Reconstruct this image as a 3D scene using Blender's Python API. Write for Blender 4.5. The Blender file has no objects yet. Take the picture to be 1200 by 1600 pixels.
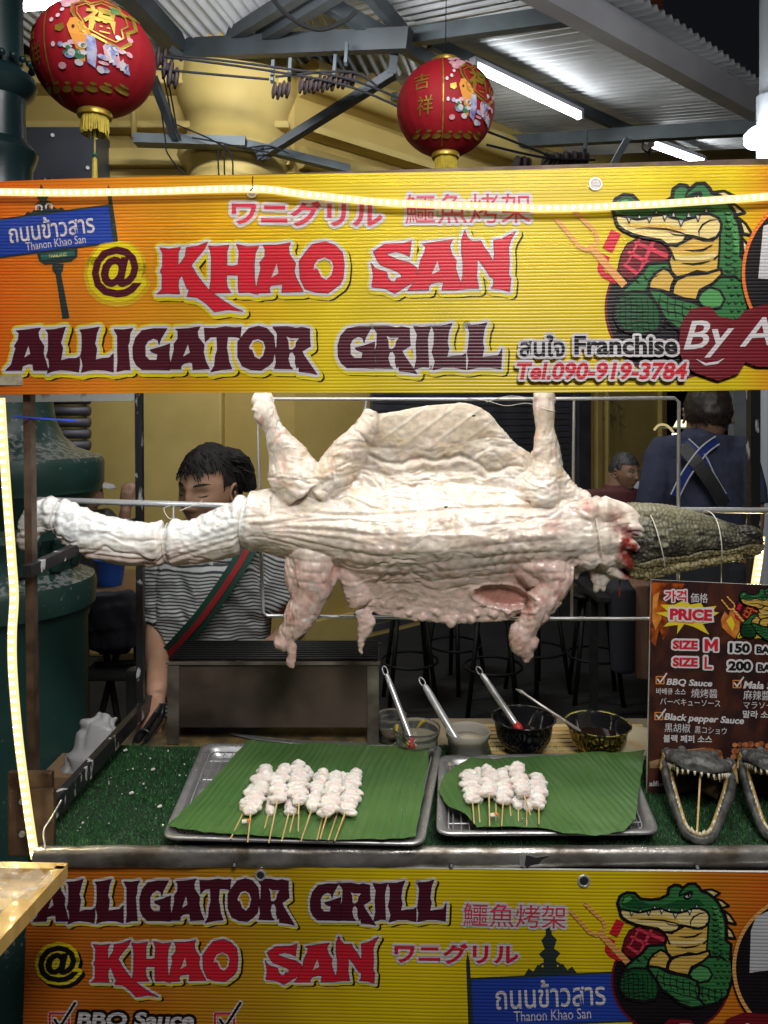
import bpy, math, random
import numpy as np
from mathutils import Vector, Matrix
from mathutils.geometry import tessellate_polygon
random.seed(7)
RNG = np.random.default_rng(11)
SC = bpy.context.scene
COL = SC.collection
PI = math.pi

# ------------------------------------------------------------------ camera
F = 1155.0            # focal length in photograph pixels
HZ = 660.0            # eye level row
CAMZ = 1.6
cam_d = bpy.data.cameras.new('camera')
cam = bpy.data.objects.new('camera', cam_d)
COL.objects.link(cam)
cam.location = (0, 0, CAMZ)
cam.rotation_euler = (PI / 2, 0, 0)
cam_d.sensor_width = 36
cam_d.lens = F / 1600 * 36
cam_d.shift_y = -(800 - HZ) / 1600
cam_d.clip_start = 0.05
cam_d.clip_end = 500
SC.camera = cam

# ------------------------------------------------------------------ night sky, exposure
w = bpy.data.worlds.new('World')
SC.world = w
w.use_nodes = True
wn = w.node_tree.nodes
wl = w.node_tree.links
sky = wn.new('ShaderNodeTexSky')
sky.sky_type = 'NISHITA'
sky.sun_disc = False
sky.sun_elevation = math.radians(-6)
sky.sun_rotation = math.radians(200)
bg = wn['Background']
mixw = wn.new('ShaderNodeMixRGB')
mixw.inputs[0].default_value = 0.85
mixw.inputs[2].default_value = (0.10, 0.105, 0.13, 1)
wl.new(sky.outputs[0], mixw.inputs[1])
wl.new(mixw.outputs[0], bg.inputs[0])
bg.inputs[1].default_value = 0.05
SC.view_settings.view_transform = 'Standard'
SC.view_settings.look = 'None'
SC.view_settings.exposure = 0.26
SC.view_settings.gamma = 1
SC.view_settings.use_curve_mapping = False
SC.render.engine = 'CYCLES'
SC.cycles.use_denoising = True
SC.cycles.max_bounces = 6
SC.cycles.diffuse_bounces = 3
SC.cycles.glossy_bounces = 3
SC.cycles.transmission_bounces = 6
SC.cycles.transparent_max_bounces = 12
SC.cycles.sample_clamp_indirect = 4
SC.cycles.caustics_reflective = False
SC.cycles.caustics_refractive = False


def area_lamp(name, loc, target, sx, sy, power, col):
    d = bpy.data.lights.new(name, 'AREA')
    d.shape = 'RECTANGLE'
    d.size = sx
    d.size_y = sy
    d.energy = power
    d.color = col
    o = bpy.data.objects.new(name, d)
    COL.objects.link(o)
    o.location = loc
    o.rotation_euler = (Vector(target) - Vector(loc)).to_track_quat('-Z', 'Y').to_euler()
    return o

# unseen area lamps, added to bring up the stall, carcass, counter and wall
area_lamp('overhead_fill_light', (0.1, 1.42, 2.80), (0.1, 1.56, 0.9), 1.7, 0.7, 12.5, (1.0, 0.985, 0.95))  # added fill from above for carcass and counter
area_lamp('banner_back_fill_light', (0.02, 1.435, 2.00), (0.05, 1.66, 1.20), 1.15, 0.04, 1.2, (1.0, 0.97, 0.90))  # added strip of fill hidden by the banner, for the top of the carcass
area_lamp('banner_foot_fill_light', (0.02, 1.425, 1.74), (0.05, 1.66, 1.15), 1.05, 0.04, 0.9, (1.0, 0.97, 0.90))  # added fill low behind the banner, for the front of the carcass
area_lamp('side_fill_light', (-0.60, 1.40, 1.60), (-0.50, 1.65, 1.3), 0.05, 0.22, 0.3, (0.80, 0.92, 1.0))  # added cool fill on the tail end
area_lamp('front_fill_light', (0.35, -0.25, 2.95), (0.0, 1.6, 1.3), 0.7, 0.4, 31, (1.0, 0.98, 0.95))  # added frontal fill above the viewer, no lamp known there
area_lamp('far_front_fill_light', (0.9, -3.0, 4.6), (0.0, 1.6, 1.2), 0.8, 0.8, 34, (1.0, 0.98, 0.95))  # added soft fill from far behind the viewer
area_lamp('wall_fill_light', (-0.6, 3.6, 3.65), (-0.4, 5.4, 2.2), 1.2, 0.08, 38, (0.97, 0.98, 1.0))  # added fill that brightens the yellow wall besides the tubes


# ------------------------------------------------------------------ helpers
def P(px, py, Y):
    """world point at distance Y behind the picture position (px, py)"""
    return Vector(((px - 600) / F * Y, Y, CAMZ - (py - HZ) / F * Y))


def G(px, py, z):
    """world point on the level z"""
    Y = (CAMZ - z) * F / (py - HZ)
    return Vector(((px - 600) / F * Y, Y, z))


def srgb(r, g, b):
    f = lambda c: (c / 255 / 12.92) if c / 255 <= 0.04045 else ((c / 255 + 0.055) / 1.055) ** 2.4
    return (f(r), f(g), f(b))


MATS = {}


def mat(name, c1, c2=None, scale=8.0, rough=0.6, metal=0.0, bump=0.0, bscale=40.0, spec=0.5, sss=0.0, coat=0.0,
        emit=None, es=0.0, detail=6.0, trans=0.0, alpha=1.0, ior=1.45, rough2=None, lo=0.35, hi=0.65, dist=0.002,
        stretch=None, vec='Object'):
    if name in MATS:
        return MATS[name]
    m = bpy.data.materials.new(name)
    m.use_nodes = True
    nt = m.node_tree
    N, L = nt.nodes, nt.links
    b = N['Principled BSDF']
    b.inputs['Base Color'].default_value = (*c1, 1)
    b.inputs['Roughness'].default_value = rough
    b.inputs['Metallic'].default_value = metal
    b.inputs['Specular IOR Level'].default_value = spec
    b.inputs['IOR'].default_value = ior
    b.inputs['Transmission Weight'].default_value = trans
    b.inputs['Alpha'].default_value = alpha
    b.inputs['Coat Weight'].default_value = coat
    if sss:
        b.inputs['Subsurface Weight'].default_value = sss
        b.inputs['Subsurface Radius'].default_value = (1.0, 0.45, 0.3)
        b.inputs['Subsurface Scale'].default_value = 0.008
    if emit:
        b.inputs['Emission Color'].default_value = (*emit, 1)
        b.inputs['Emission Strength'].default_value = es
    tc = N.new('ShaderNodeTexCoord')
    src = tc.outputs[vec]
    if vec == 'World':
        pass
    if stretch:
        mp = N.new('ShaderNodeMapping')
        mp.inputs['Scale'].default_value = stretch
        L.new(src, mp.inputs[0])
        src = mp.outputs[0]
    if c2 is not None or rough2 is not None:
        n = N.new('ShaderNodeTexNoise')
        n.inputs['Scale'].default_value = scale
        n.inputs['Detail'].default_value = detail
        L.new(src, n.inputs['Vector'])
        r = N.new('ShaderNodeMapRange')
        r.inputs[1].default_value = lo
        r.inputs[2].default_value = hi
        L.new(n.outputs[0], r.inputs[0])
        if c2 is not None:
            mx = N.new('ShaderNodeMixRGB')
            mx.inputs[1].default_value = (*c1, 1)
            mx.inputs[2].default_value = (*c2, 1)
            L.new(r.outputs[0], mx.inputs[0])
            L.new(mx.outputs[0], b.inputs['Base Color'])
        if rough2 is not None:
            mr = N.new('ShaderNodeMapRange')
            mr.inputs[3].default_value = rough
            mr.inputs[4].default_value = rough2
            L.new(r.outputs[0], mr.inputs[0])
            L.new(mr.outputs[0], b.inputs['Roughness'])
    if bump:
        n2 = N.new('ShaderNodeTexNoise')
        n2.inputs['Scale'].default_value = bscale
        n2.inputs['Detail'].default_value = 5
        L.new(src, n2.inputs['Vector'])
        bp = N.new('ShaderNodeBump')
        bp.inputs['Strength'].default_value = bump
        bp.inputs['Distance'].default_value = dist
        L.new(n2.outputs[0], bp.inputs['Height'])
        L.new(bp.outputs[0], b.inputs['Normal'])
    MATS[name] = m
    return m


def rib_nodes(m, color_socket_from, pitch=0.0063, dark=0.80, strength=0.5, wear=True):
    """fine horizontal flutes of hollow plastic board: bump plus the ink that sits thinner in the flutes"""
    nt = m.node_tree
    N, L = nt.nodes, nt.links
    b = N['Principled BSDF']
    g = N.new('ShaderNodeNewGeometry')
    sx = N.new('ShaderNodeSeparateXYZ')
    L.new(g.outputs['Position'], sx.inputs[0])
    nz = N.new('ShaderNodeTexNoise')
    nz.inputs['Scale'].default_value = 3.0
    L.new(g.outputs['Position'], nz.inputs['Vector'])
    ad = N.new('ShaderNodeMath')
    ad.operation = 'MULTIPLY_ADD'
    ad.inputs[1].default_value = 0.006
    L.new(nz.outputs[0], ad.inputs[0])
    L.new(sx.outputs['Z'], ad.inputs[2])
    mu = N.new('ShaderNodeMath')
    mu.operation = 'MULTIPLY'
    mu.inputs[1].default_value = 2 * PI / pitch
    L.new(ad.outputs[0], mu.inputs[0])
    sn = N.new('ShaderNodeMath')
    sn.operation = 'SINE'
    L.new(mu.outputs[0], sn.inputs[0])
    ab = N.new('ShaderNodeMapRange')
    ab.inputs[1].default_value = -1
    ab.inputs[2].default_value = 0.3
    L.new(sn.outputs[0], ab.inputs[0])
    bp = N.new('ShaderNodeBump')
    bp.inputs['Strength'].default_value = strength
    bp.inputs['Distance'].default_value = 0.0009
    L.new(ab.outputs[0], bp.inputs['Height'])
    L.new(bp.outputs[0], b.inputs['Normal'])
    mr = N.new('ShaderNodeMapRange')
    mr.inputs[3].default_value = dark
    mr.inputs[4].default_value = 1.0
    L.new(ab.outputs[0], mr.inputs[0])
    # broad uneven fading of the ink
    n2 = N.new('ShaderNodeTexNoise')
    n2.inputs['Scale'].default_value = 7.0
    n2.inputs['Detail'].default_value = 8
    L.new(g.outputs['Position'], n2.inputs['Vector'])
    m2 = N.new('ShaderNodeMapRange')
    m2.inputs[1].default_value = 0.3
    m2.inputs[2].default_value = 0.7
    m2.inputs[3].default_value = 0.84
    m2.inputs[4].default_value = 1.08
    L.new(n2.outputs[0], m2.inputs[0])
    mm = N.new('ShaderNodeMath')
    mm.operation = 'MULTIPLY'
    L.new(mr.outputs[0], mm.inputs[0])
    L.new(m2.outputs[0], mm.inputs[1])
    mx = N.new('ShaderNodeMixRGB')
    mx.blend_type = 'MULTIPLY'
    mx.inputs[0].default_value = 1.0
    if isinstance(color_socket_from, tuple):
        mx.inputs[1].default_value = (*color_socket_from, 1)
    else:
        L.new(color_socket_from, mx.inputs[1])
    L.new(mm.outputs[0], mx.inputs[2])
    L.new(mx.outputs[0], b.inputs['Base Color'])


def ink(name, c, rough=0.38):
    key = 'ink_' + name
    if key in MATS:
        return MATS[key]
    m = mat(key, c, rough=rough, spec=0.4)
    rib_nodes(m, c)
    return m


class MB:
    """collects verts and faces (with a material each) and links them as one mesh object"""

    def __init__(self):
        self.v = []
        self.f = []
        self.m = []
        self.mats = []

    def mi(self, m):
        if m not in self.mats:
            self.mats.append(m)
        return self.mats.index(m)

    def add(self, v, f, m):
        o = len(self.v)
        self.v.extend([tuple(p) for p in v])
        i = self.mi(m)
        for a in f:
            self.f.append(tuple(k + o for k in a))
            self.m.append(i)
        return self

    def box(self, c, s, m, rot=None, bev=0.0):
        x, y, z = s[0] / 2, s[1] / 2, s[2] / 2
        if bev <= 0:
            vs = [Vector((a * x, b * y, d * z)) for a in (-1, 1) for b in (-1, 1) for d in (-1, 1)]
            fs = [(0, 1, 3, 2), (4, 6, 7, 5), (0, 4, 5, 1), (2, 3, 7, 6), (0, 2, 6, 4), (1, 5, 7, 3)]
        else:
            import bmesh
            bm = bmesh.new()
            bmesh.ops.create_cube(bm, size=1)
            bmesh.ops.scale(bm, vec=(s[0], s[1], s[2]), verts=bm.verts)
            bmesh.ops.bevel(bm, geom=bm.edges[:], offset=bev, segments=2, affect='EDGES', profile=0.6)
            bm.verts.ensure_lookup_table()
            vs = [v.co.copy() for v in bm.verts]
            fs = [tuple(v.index for v in f.verts) for f in bm.faces]
            bm.free()
        if rot is not None:
            vs = [rot @ v for v in vs]
        c = Vector(c)
        return self.add([v + c for v in vs], fs, m)

    def bar(self, a, b, w, h, m, up=(0, 0, 1)):
        """a straight bar of width w (sideways) and height h (along up) from a to b"""
        a, b = Vector(a), Vector(b)
        d = (b - a)
        ln = d.length
        d.normalize()
        u = Vector(up)
        s = d.cross(u)
        if s.length < 1e-4:
            s = d.cross(Vector((1, 0, 0)))
        s.normalize()
        u = s.cross(d).normalized()
        vs = []
        for t in (0, ln):
            for i, j in ((-1, -1), (1, -1), (1, 1), (-1, 1)):
                vs.append(a + d * t + s * (i * w / 2) + u * (j * h / 2))
        fs = [(0, 1, 2, 3), (7, 6, 5, 4), (0, 4, 5, 1), (1, 5, 6, 2), (2, 6, 7, 3), (3, 7, 4, 0)]
        return self.add(vs, fs, m)

    def tube(self, pts, r, m, n=10, closed=False, caps=True, flat=None):
        """swept tube; r a number, list, or list of (ra, rb); flat: preferred direction of the first axis"""
        v, f = tube_mesh(pts, r, n, closed, caps, flat)
        return self.add(v, f, m)

    def lathe(self, prof, c, m, n=32, a0=0.0, a1=2 * PI):
        """profile of (radius, height) turned round the vertical through c"""
        full = abs(a1 - a0 - 2 * PI) < 1e-6
        k = n if full else n + 1
        vs, fs = [], []
        for r, z in prof:
            for i in range(k):
                a = a0 + (a1 - a0) * i / n
                vs.append((c[0] + r * math.cos(a), c[1] + r * math.sin(a), c[2] + z))
        for j in range(len(prof) - 1):
            for i in range(n):
                i2 = (i + 1) % k
                fs.append((j * k + i, j * k + i2, (j + 1) * k + i2, (j + 1) * k + i))
        return self.add(vs, fs, m)

    def build(self, name, parent=None, origin=None, smooth=False, sharp=None):
        if origin is None:
            if parent is not None:
                origin = parent.location.copy()
            else:
                a = np.array(self.v)
                mn, mxx = a.min(0), a.max(0)
                origin = Vector(((mn[0] + mxx[0]) / 2, (mn[1] + mxx[1]) / 2, mn[2]))
        origin = Vector(origin)
        me = bpy.data.meshes.new(name)
        a = np.array(self.v, dtype=np.float64) - np.array(origin)[None, :]
        me.from_pydata(a.tolist(), [], self.f)
        for m in self.mats:
            me.materials.append(m)
        if len(self.mats) > 1:
            me.polygons.foreach_set('material_index', self.m)
        if smooth:
            me.polygons.foreach_set('use_smooth', [True] * len(me.polygons))
            if sharp:
                me.set_sharp_from_angle(angle=math.radians(sharp))
        me.update()
        o = bpy.data.objects.new(name, me)
        COL.objects.link(o)
        if parent is not None:
            o.parent = parent
            o.location = origin - parent_world(parent)
        else:
            o.location = origin
        return o


def parent_world(p):
    v = p.location.copy()
    while p.parent:
        p = p.parent
        v += p.location
    return v


def tube_mesh(pts, r, n=10, closed=False, caps=True, flat=None):
    pts = [Vector(p) for p in pts]
    k = len(pts)
    if not isinstance(r, (list, tuple, np.ndarray)):
        r = [r] * k
    rr = [(q, q) if not isinstance(q, (list, tuple)) else q for q in r]
    tang = []
    for i in range(k):
        if closed:
            t = pts[(i + 1) % k] - pts[i - 1]
        else:
            t = pts[min(i + 1, k - 1)] - pts[max(i - 1, 0)]
        tang.append(t.normalized() if t.length > 1e-9 else Vector((0, 0, 1)))
    u = Vector(flat) if flat is not None else (Vector((0, 0, 1)) if abs(tang[0].z) < 0.9 else Vector((1, 0, 0)))
    vs, fs = [], []
    for i in range(k):
        u = u - tang[i] * u.dot(tang[i])
        if u.length < 1e-6:
            u = tang[i].orthogonal()
        u.normalize()
        s = tang[i].cross(u)
        for j in range(n):
            a = 2 * PI * j / n
            vs.append(pts[i] + u * (rr[i][0] * math.cos(a)) + s * (rr[i][1] * math.sin(a)))
    for i in range(k if closed else k - 1):
        i2 = (i + 1) % k
        for j in range(n):
            j2 = (j + 1) % n
            fs.append((i * n + j, i * n + j2, i2 * n + j2, i2 * n + j))
    if not closed and caps:
        fs.append(tuple(range(n))[::-1])
        fs.append(tuple((k - 1) * n + j for j in range(n)))
    return vs, fs


def thing(name, loc, label, cat, group=None):
    o = bpy.data.objects.new(name, None)
    o.empty_display_size = 0.05
    COL.objects.link(o)
    o.location = loc
    return tag(o, label, cat, group)


def tag(o, label=None, cat=None, group=None, kind=None):
    if label:
        o['label'] = label
    if cat:
        o['category'] = cat
    if group:
        o['group'] = group
    if kind:
        o['kind'] = kind
    return o


def copy_thing(o, loc, rz=None):
    c = o.copy()
    COL.objects.link(c)
    c.location = loc
    if rz is not None:
        c.rotation_euler = (0, 0, rz)
    for ch in list(o.children):
        d = ch.copy()
        COL.objects.link(d)
        d.parent = c
        for g in list(ch.children):
            e = g.copy()
            COL.objects.link(e)
            e.parent = d
    return c


def spline(pts, n):
    """Catmull-Rom through pts"""
    p = np.array([list(q) for q in pts], dtype=float)
    out = []
    k = len(p)
    for i in range(k - 1):
        p0, p1, p2, p3 = p[max(i - 1, 0)], p[i], p[i + 1], p[min(i + 2, k - 1)]
        for s in range(n):
            t = s / n
            out.append(0.5 * ((2 * p1) + (-p0 + p2) * t + (2 * p0 - 5 * p1 + 4 * p2 - p3) * t * t + (-p0 + 3 * p1 - 3 * p2 + p3) * t ** 3))
    out.append(p[-1])
    return np.array(out)


def vnoise(x, y, z, seed=0):
    """vectorised smooth value noise in -1..1"""
    xi, yi, zi = np.floor(x).astype(np.int64), np.floor(y).astype(np.int64), np.floor(z).astype(np.int64)
    xf, yf, zf = x - xi, y - yi, z - zi
    u, v, w_ = xf * xf * (3 - 2 * xf), yf * yf * (3 - 2 * yf), zf * zf * (3 - 2 * zf)

    def h(a, b, c):
        n = (a * 374761393 + b * 668265263 + c * 2147483647 + seed * 1274126177) & 0xffffffff
        n = ((n ^ (n >> 13)) * 1274126177) & 0xffffffff
        n = n ^ (n >> 16)
        return (n & 0xffff) / 32767.5 - 1
    r = 0
    for dx in (0, 1):
        for dy in (0, 1):
            for dz in (0, 1):
                wt = (u if dx else 1 - u) * (v if dy else 1 - v) * (w_ if dz else 1 - w_)
                r = r + h(xi + dx, yi + dy, zi + dz) * wt
    return r


def fbm(x, y, z, o=4, seed=0):
    r, a, s = 0, 1.0, 0
    for i in range(o):
        r = r + a * vnoise(x * 2 ** i, y * 2 ** i, z * 2 ** i, seed + i)
        s += a
        a *= 0.5
    return r / s


def fuse(mb, voxel, smooth=2, factor=0.5):
    """one continuous skin over everything collected in mb; returns verts (world) and faces arrays"""
    me = bpy.data.meshes.new('tmp')
    me.from_pydata(mb.v, [], mb.f)
    o = bpy.data.objects.new('tmp', me)
    COL.objects.link(o)
    md = o.modifiers.new('r', 'REMESH')
    md.mode = 'VOXEL'
    md.voxel_size = voxel
    if smooth:
        ms = o.modifiers.new('s', 'SMOOTH')
        ms.iterations = smooth
        ms.factor = factor
    dg = bpy.context.evaluated_depsgraph_get()
    ev = bpy.data.meshes.new_from_object(o.evaluated_get(dg))
    bpy.data.objects.remove(o)
    n = len(ev.vertices)
    v = np.empty(n * 3)
    ev.vertices.foreach_get('co', v)
    v = v.reshape(-1, 3)
    nr = np.empty(n * 3)
    ev.vertices.foreach_get('normal', nr)
    return ev, v, nr.reshape(-1, 3)


def link_mesh(me, v, name, mats, parent=None, origin=(0, 0, 0), smooth=True):
    origin = Vector(origin)
    me.vertices.foreach_set('co', (v - np.array(origin)[None, :]).astype(np.float32).ravel())
    me.materials.clear()
    for m in mats:
        me.materials.append(m)
    if smooth:
        me.polygons.foreach_set('use_smooth', [True] * len(me.polygons))
    me.update()
    me.name = name
    o = bpy.data.objects.new(name, me)
    COL.objects.link(o)
    if parent is not None:
        o.parent = parent
        o.location = origin - parent_world(parent)
    else:
        o.location = origin
    return o


# ------------------------------------------------------------------ flat print: lettering and pictures on boards
class Board:
    """a flat board: picture positions on it and sheets of ink a fraction of a millimetre proud of it"""

    def __init__(self, yl, yr, xl=0.0, xr=1200.0, lean=0.0, y0=0.0):
        self.a, self.b, self.xl, self.xr = 1 / yl, 1 / yr, xl, xr
        self.lean, self.y0 = lean, y0
        p0, p1, p2 = self.pt(0, 0), self.pt(1000, 0), self.pt(0, 1000)
        n = (p1 - p0).cross(p2 - p0).normalized()
        if n.y > 0:
            n = -n
        self.n = n

    def pt(self, px, py, lay=0.0):
        inv = self.a + (self.b - self.a) * (px - self.xl) / (self.xr - self.xl) + self.lean * (py - self.y0)
        p = P(px, py, 1 / inv)
        if lay:
            p = p + self.n * lay
        return p


LAY = 0.00035


class Print:
    def __init__(self, board):
        self.b = board
        self.mb = MB()
        self.k = 0

    def tris(self, v2, faces, m, lay):
        self.mb.add([self.b.pt(x, y, lay * LAY) for x, y in v2], faces, m)

    def poly(self, pts, m, lay, holes=()):
        loops = [[Vector((x, y, 0)) for x, y in pts]] + [[Vector((x, y, 0)) for x, y in h] for h in holes]
        t = tessellate_polygon(loops)
        flat = [(p.x, p.y) for l in loops for p in l]
        self.tris(flat, [tuple(q) for q in t], m, lay)

    def stroke(self, pts, w, m, lay, closed=True, taper=False):
        n = len(pts)
        for i in range(n if closed else n - 1):
            a, b = pts[i], pts[(i + 1) % n]
            self.k += 1
            z = lay + 0.03 * (self.k % 17)
            an = math.atan2(b[1] - a[1], b[0] - a[0])
            vs = []
            wa = wb = w
            if taper and not closed:
                wa = w * math.sin(PI * (i + 0.15) / (n - 0.7)) if n > 2 else w
                wb = w * math.sin(PI * (i + 1.15) / (n - 0.7)) if n > 2 else w
                wa, wb = max(abs(wa), w * 0.15), max(abs(wb), w * 0.15)
            for q in range(5):
                t = an + PI / 2 + PI * q / 4
                vs.append((a[0] + wa * math.cos(t), a[1] + wa * math.sin(t)))
            for q in range(5):
                t = an - PI / 2 + PI * q / 4
                vs.append((b[0] + wb * math.cos(t), b[1] + wb * math.sin(t)))
            self.tris(vs, [tuple(range(10))], m, z)

    def shape(self, pts, fill, line, lay, lw, holes=()):
        self.poly(pts, fill, lay, holes)
        if line:
            self.stroke(pts, lw, line, lay + 0.6)

    def text(self, s, cx, cy, w_, h_, m, lay, rot=0.0, shear=0.0, bold=0.0, outs=(), space=1.0, warp=None):
        """text fitted to a box; outs: list of (width, material, layer, dx, dy)"""
        v, f, e = text_mesh(s, bold, space)
        mn, mx_ = v.min(0), v.max(0)
        q = (v - mn) / (mx_ - mn)
        x = (q[:, 0] - 0.5) * w_
        y = (0.5 - q[:, 1]) * h_
        x = x + shear * (-y)
        c, sn = math.cos(rot), math.sin(rot)
        X = cx + x * c - y * sn
        Y = cy + x * sn + y * c
        pts = list(zip(X.tolist(), Y.tolist()))
        if warp:
            pts = [warp(*p) for p in pts]
        self.tris(pts, f, m, lay)
        for ww, om, ol, dx, dy in outs:
            for i, j in e:
                a, b = pts[i], pts[j]
                self.stroke([(a[0] + dx, a[1] + dy), (b[0] + dx, b[1] + dy)], ww, om, ol, closed=False)

    def build(self, name, parent):
        return self.mb.build(name, parent)


_TXT = {}


def text_mesh(s, bold=0.0, space=1.0):
    key = (s, bold, space)
    if key in _TXT:
        return _TXT[key]
    c = bpy.data.curves.new('t', 'FONT')
    c.body = s
    c.offset = bold
    c.space_character = space
    c.resolution_u = 3
    o = bpy.data.objects.new('t', c)
    COL.objects.link(o)
    bpy.context.view_layer.update()
    me = bpy.data.meshes.new_from_object(o.evaluated_get(bpy.context.evaluated_depsgraph_get()))
    bpy.data.objects.remove(o)
    v = np.array([p.co[:2] for p in me.vertices])
    f = [tuple(p.vertices) for p in me.polygons]
    cnt = {}
    for p in f:
        for i in range(len(p)):
            a, b = p[i], p[(i + 1) % len(p)]
            cnt[(min(a, b), max(a, b))] = cnt.get((min(a, b), max(a, b)), 0) + 1
    e = [k for k, n in cnt.items() if n == 1]
    bpy.data.meshes.remove(me)
    _TXT[key] = (v, f, e)
    return _TXT[key]
# ------------------------------------------------------------------ common materials
M_STEEL = mat('brushed_steel', (0.62, 0.62, 0.63), (0.42, 0.42, 0.42), 30, rough=0.27, metal=0.80, rough2=0.5, bump=0.15, bscale=60, stretch=(1, 1, 6))
M_ROD = mat('rod_steel', (0.66, 0.66, 0.67), rough=0.30, metal=0.6)
M_ALU = mat('dented_aluminium', (0.66, 0.64, 0.60), (0.16, 0.13, 0.10), 13, rough=0.22, metal=0.75, rough2=0.5, bump=0.6, bscale=16, dist=0.006, stretch=(1, 1, 1.5))
M_BLACKP = mat('chipped_black_paint', (0.018, 0.018, 0.02), (0.45, 0.45, 0.44), 42, rough=0.35, lo=0.60, hi=0.64, bump=0.3, bscale=60, stretch=(1, 1, 0.35))
M_WHITEP = mat('dirty_white_paint', (0.50, 0.50, 0.48), (0.05, 0.05, 0.05), 26, rough=0.5, lo=0.5, hi=0.66, bump=0.3)
M_BROWN = mat('rusty_brown_steel', (0.05, 0.028, 0.018), (0.12, 0.08, 0.055), 22, rough=0.5, metal=0.4, bump=0.5, bscale=40)
M_TURFB = mat('turf_backing', (0.012, 0.03, 0.014), rough=0.9)
M_BLACK = mat('matt_black', (0.02, 0.02, 0.022), (0.035, 0.035, 0.035), 12, rough=0.5, bump=0.2)
M_TWINE = mat('cotton_twine', (0.72, 0.68, 0.60), rough=0.8)
M_DWIRE = mat('dark_wire', (0.010, 0.010, 0.011), rough=0.8, spec=0.1)

CZ = 0.82      # counter top level

# ------------------------------------------------------------------ ground
g = MB()
asph = mat('asphalt', (0.009, 0.009, 0.010), (0.017, 0.0165, 0.016), 3.0, rough=0.8, bump=0.6, bscale=90, dist=0.004, vec='Object')
n = 24
vs = [(-60 + 120 * i / n, -20 + 100 * j / n, 0) for j in range(n + 1) for i in range(n + 1)]
fs = [(j * (n + 1) + i, j * (n + 1) + i + 1, (j + 1) * (n + 1) + i + 1, (j + 1) * (n + 1) + i) for j in range(n) for i in range(n)]
g.add(vs, fs, asph)
tag(g.build('street_ground', origin=(0, 0, 0)), 'dark asphalt street under and behind the stall', kind='structure')

# ------------------------------------------------------------------ big glyphs of the painted lettering
def gl(ox, oy, s, pts, *holes):
    f = lambda q: [(ox + x / s, oy + y / s) for x, y in q]
    return (f(pts), [f(h) for h in holes])

Z1 = (230, 350, 3.75)
Z2 = (560, 340, 4.2857)
Z3 = (0, 490, 4.615)
Z4 = (240, 490, 4.2857)
Z5 = (510, 490, 4.0)
KHAO = [
 gl(*Z1, [(75,140),(130,148),(198,138),(184,165),(182,250),(225,190),(232,140),(300,130),(355,107),(335,150),(300,190),(268,230),(258,248),(272,262),(292,300),(362,388),(385,405),(440,445),(510,490),(560,512),(480,502),(395,515),(350,468),(295,430),(235,425),(246,395),(243,370),(236,382),(222,345),(205,300),(186,325),(184,370),(192,410),(120,406),(60,410),(88,385),(90,295),(78,280),(92,250),(92,170)]),
 gl(*Z1, [(360,130),(400,134),(480,125),(468,160),(468,245),(500,248),(535,240),(540,160),(525,120),(590,135),(655,130),(635,170),(628,240),(630,320),(635,358),(640,380),(650,412),(600,400),(540,402),(535,375),(535,300),(468,298),(465,330),(470,370),(490,402),(385,405),(366,385),(375,330),(378,200),(372,160)]),
 gl(*Z1, [(680,125),(760,125),(840,112),(828,140),(835,180),(870,232),(862,280),(875,320),(915,395),(790,400),(795,352),(765,355),(725,360),(715,380),(722,402),(648,405),(640,380),(652,320),(667,262),(660,228),(690,192),(692,150)], [(760,232),(770,290),(728,315)]),
 gl(*Z1, [(970,120),(1045,105),(1100,125),(1145,170),(1155,240),(1148,320),(1130,355),(1060,405),(985,400),(925,380),(897,320),(891,220),(930,165)], [(1000,210),(1040,195),(1080,215),(1092,250),(1080,300),(1050,328),(1020,310),(1002,268),(988,260),(976,270),(980,240)]),
]
SAN = [
 gl(*Z2, [(100,230),(175,180),(300,175),(355,158),(350,200),(342,262),(300,240),(250,228),(205,240),(185,230),(200,255),(260,282),(340,302),(388,335),(396,352),(388,400),(375,430),(330,455),(245,508),(180,475),(90,465),(100,400),(95,350),(85,305),(112,342),(190,367),(196,402),(220,430),(245,432),(256,408),(288,402),(288,382),(262,362),(200,338),(150,318),(128,290)]),
 gl(*Z2, [(430,178),(520,165),(630,150),(610,190),(625,245),(655,290),(650,340),(670,400),(687,445),(662,484),(560,485),(570,435),(540,430),(490,440),(470,460),(470,485),(330,488),(370,440),(400,370),(415,290),(445,230),(450,195)], [(530,290),(545,355),(490,382)]),
 gl(*Z2, [(690,150),(712,88),(730,135),(760,160),(820,158),(840,200),(870,235),(905,300),(910,240),(905,155),(960,145),(1052,95),(1020,150),(1005,200),(1010,300),(1005,380),(1020,410),(1012,497),(960,480),(890,475),(905,450),(905,410),(880,395),(840,330),(795,275),(795,340),(790,390),(805,475),(740,475),(662,484),(688,440),(700,380),(700,300),(690,230)]),
]
R_ = [(290,80),(380,78),(440,88),(470,82),(520,92),(520,150),(525,200),(472,232),(485,260),(520,310),(565,375),(520,365),(455,358),(452,322),(440,338),(430,300),(432,265),(415,235),(395,240),(385,280),(398,325),(415,342),(320,340),(300,340),(312,300),(303,235),(315,200),(318,120)]
RH = [(375,138),(400,150),(455,150),(435,175),(430,205),(410,222),(392,220),(388,170)]
G_ = [(130,95),(200,82),(285,82),(265,115),(245,150),(236,182),(228,152),(200,142),(165,160),(148,190),(150,255),(175,280),(222,280),(228,242),(190,228),(180,215),(240,200),(303,178),(298,240),(305,300),(300,342),(230,338),(130,338),(95,310),(75,270),(72,200),(90,140)]
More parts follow.
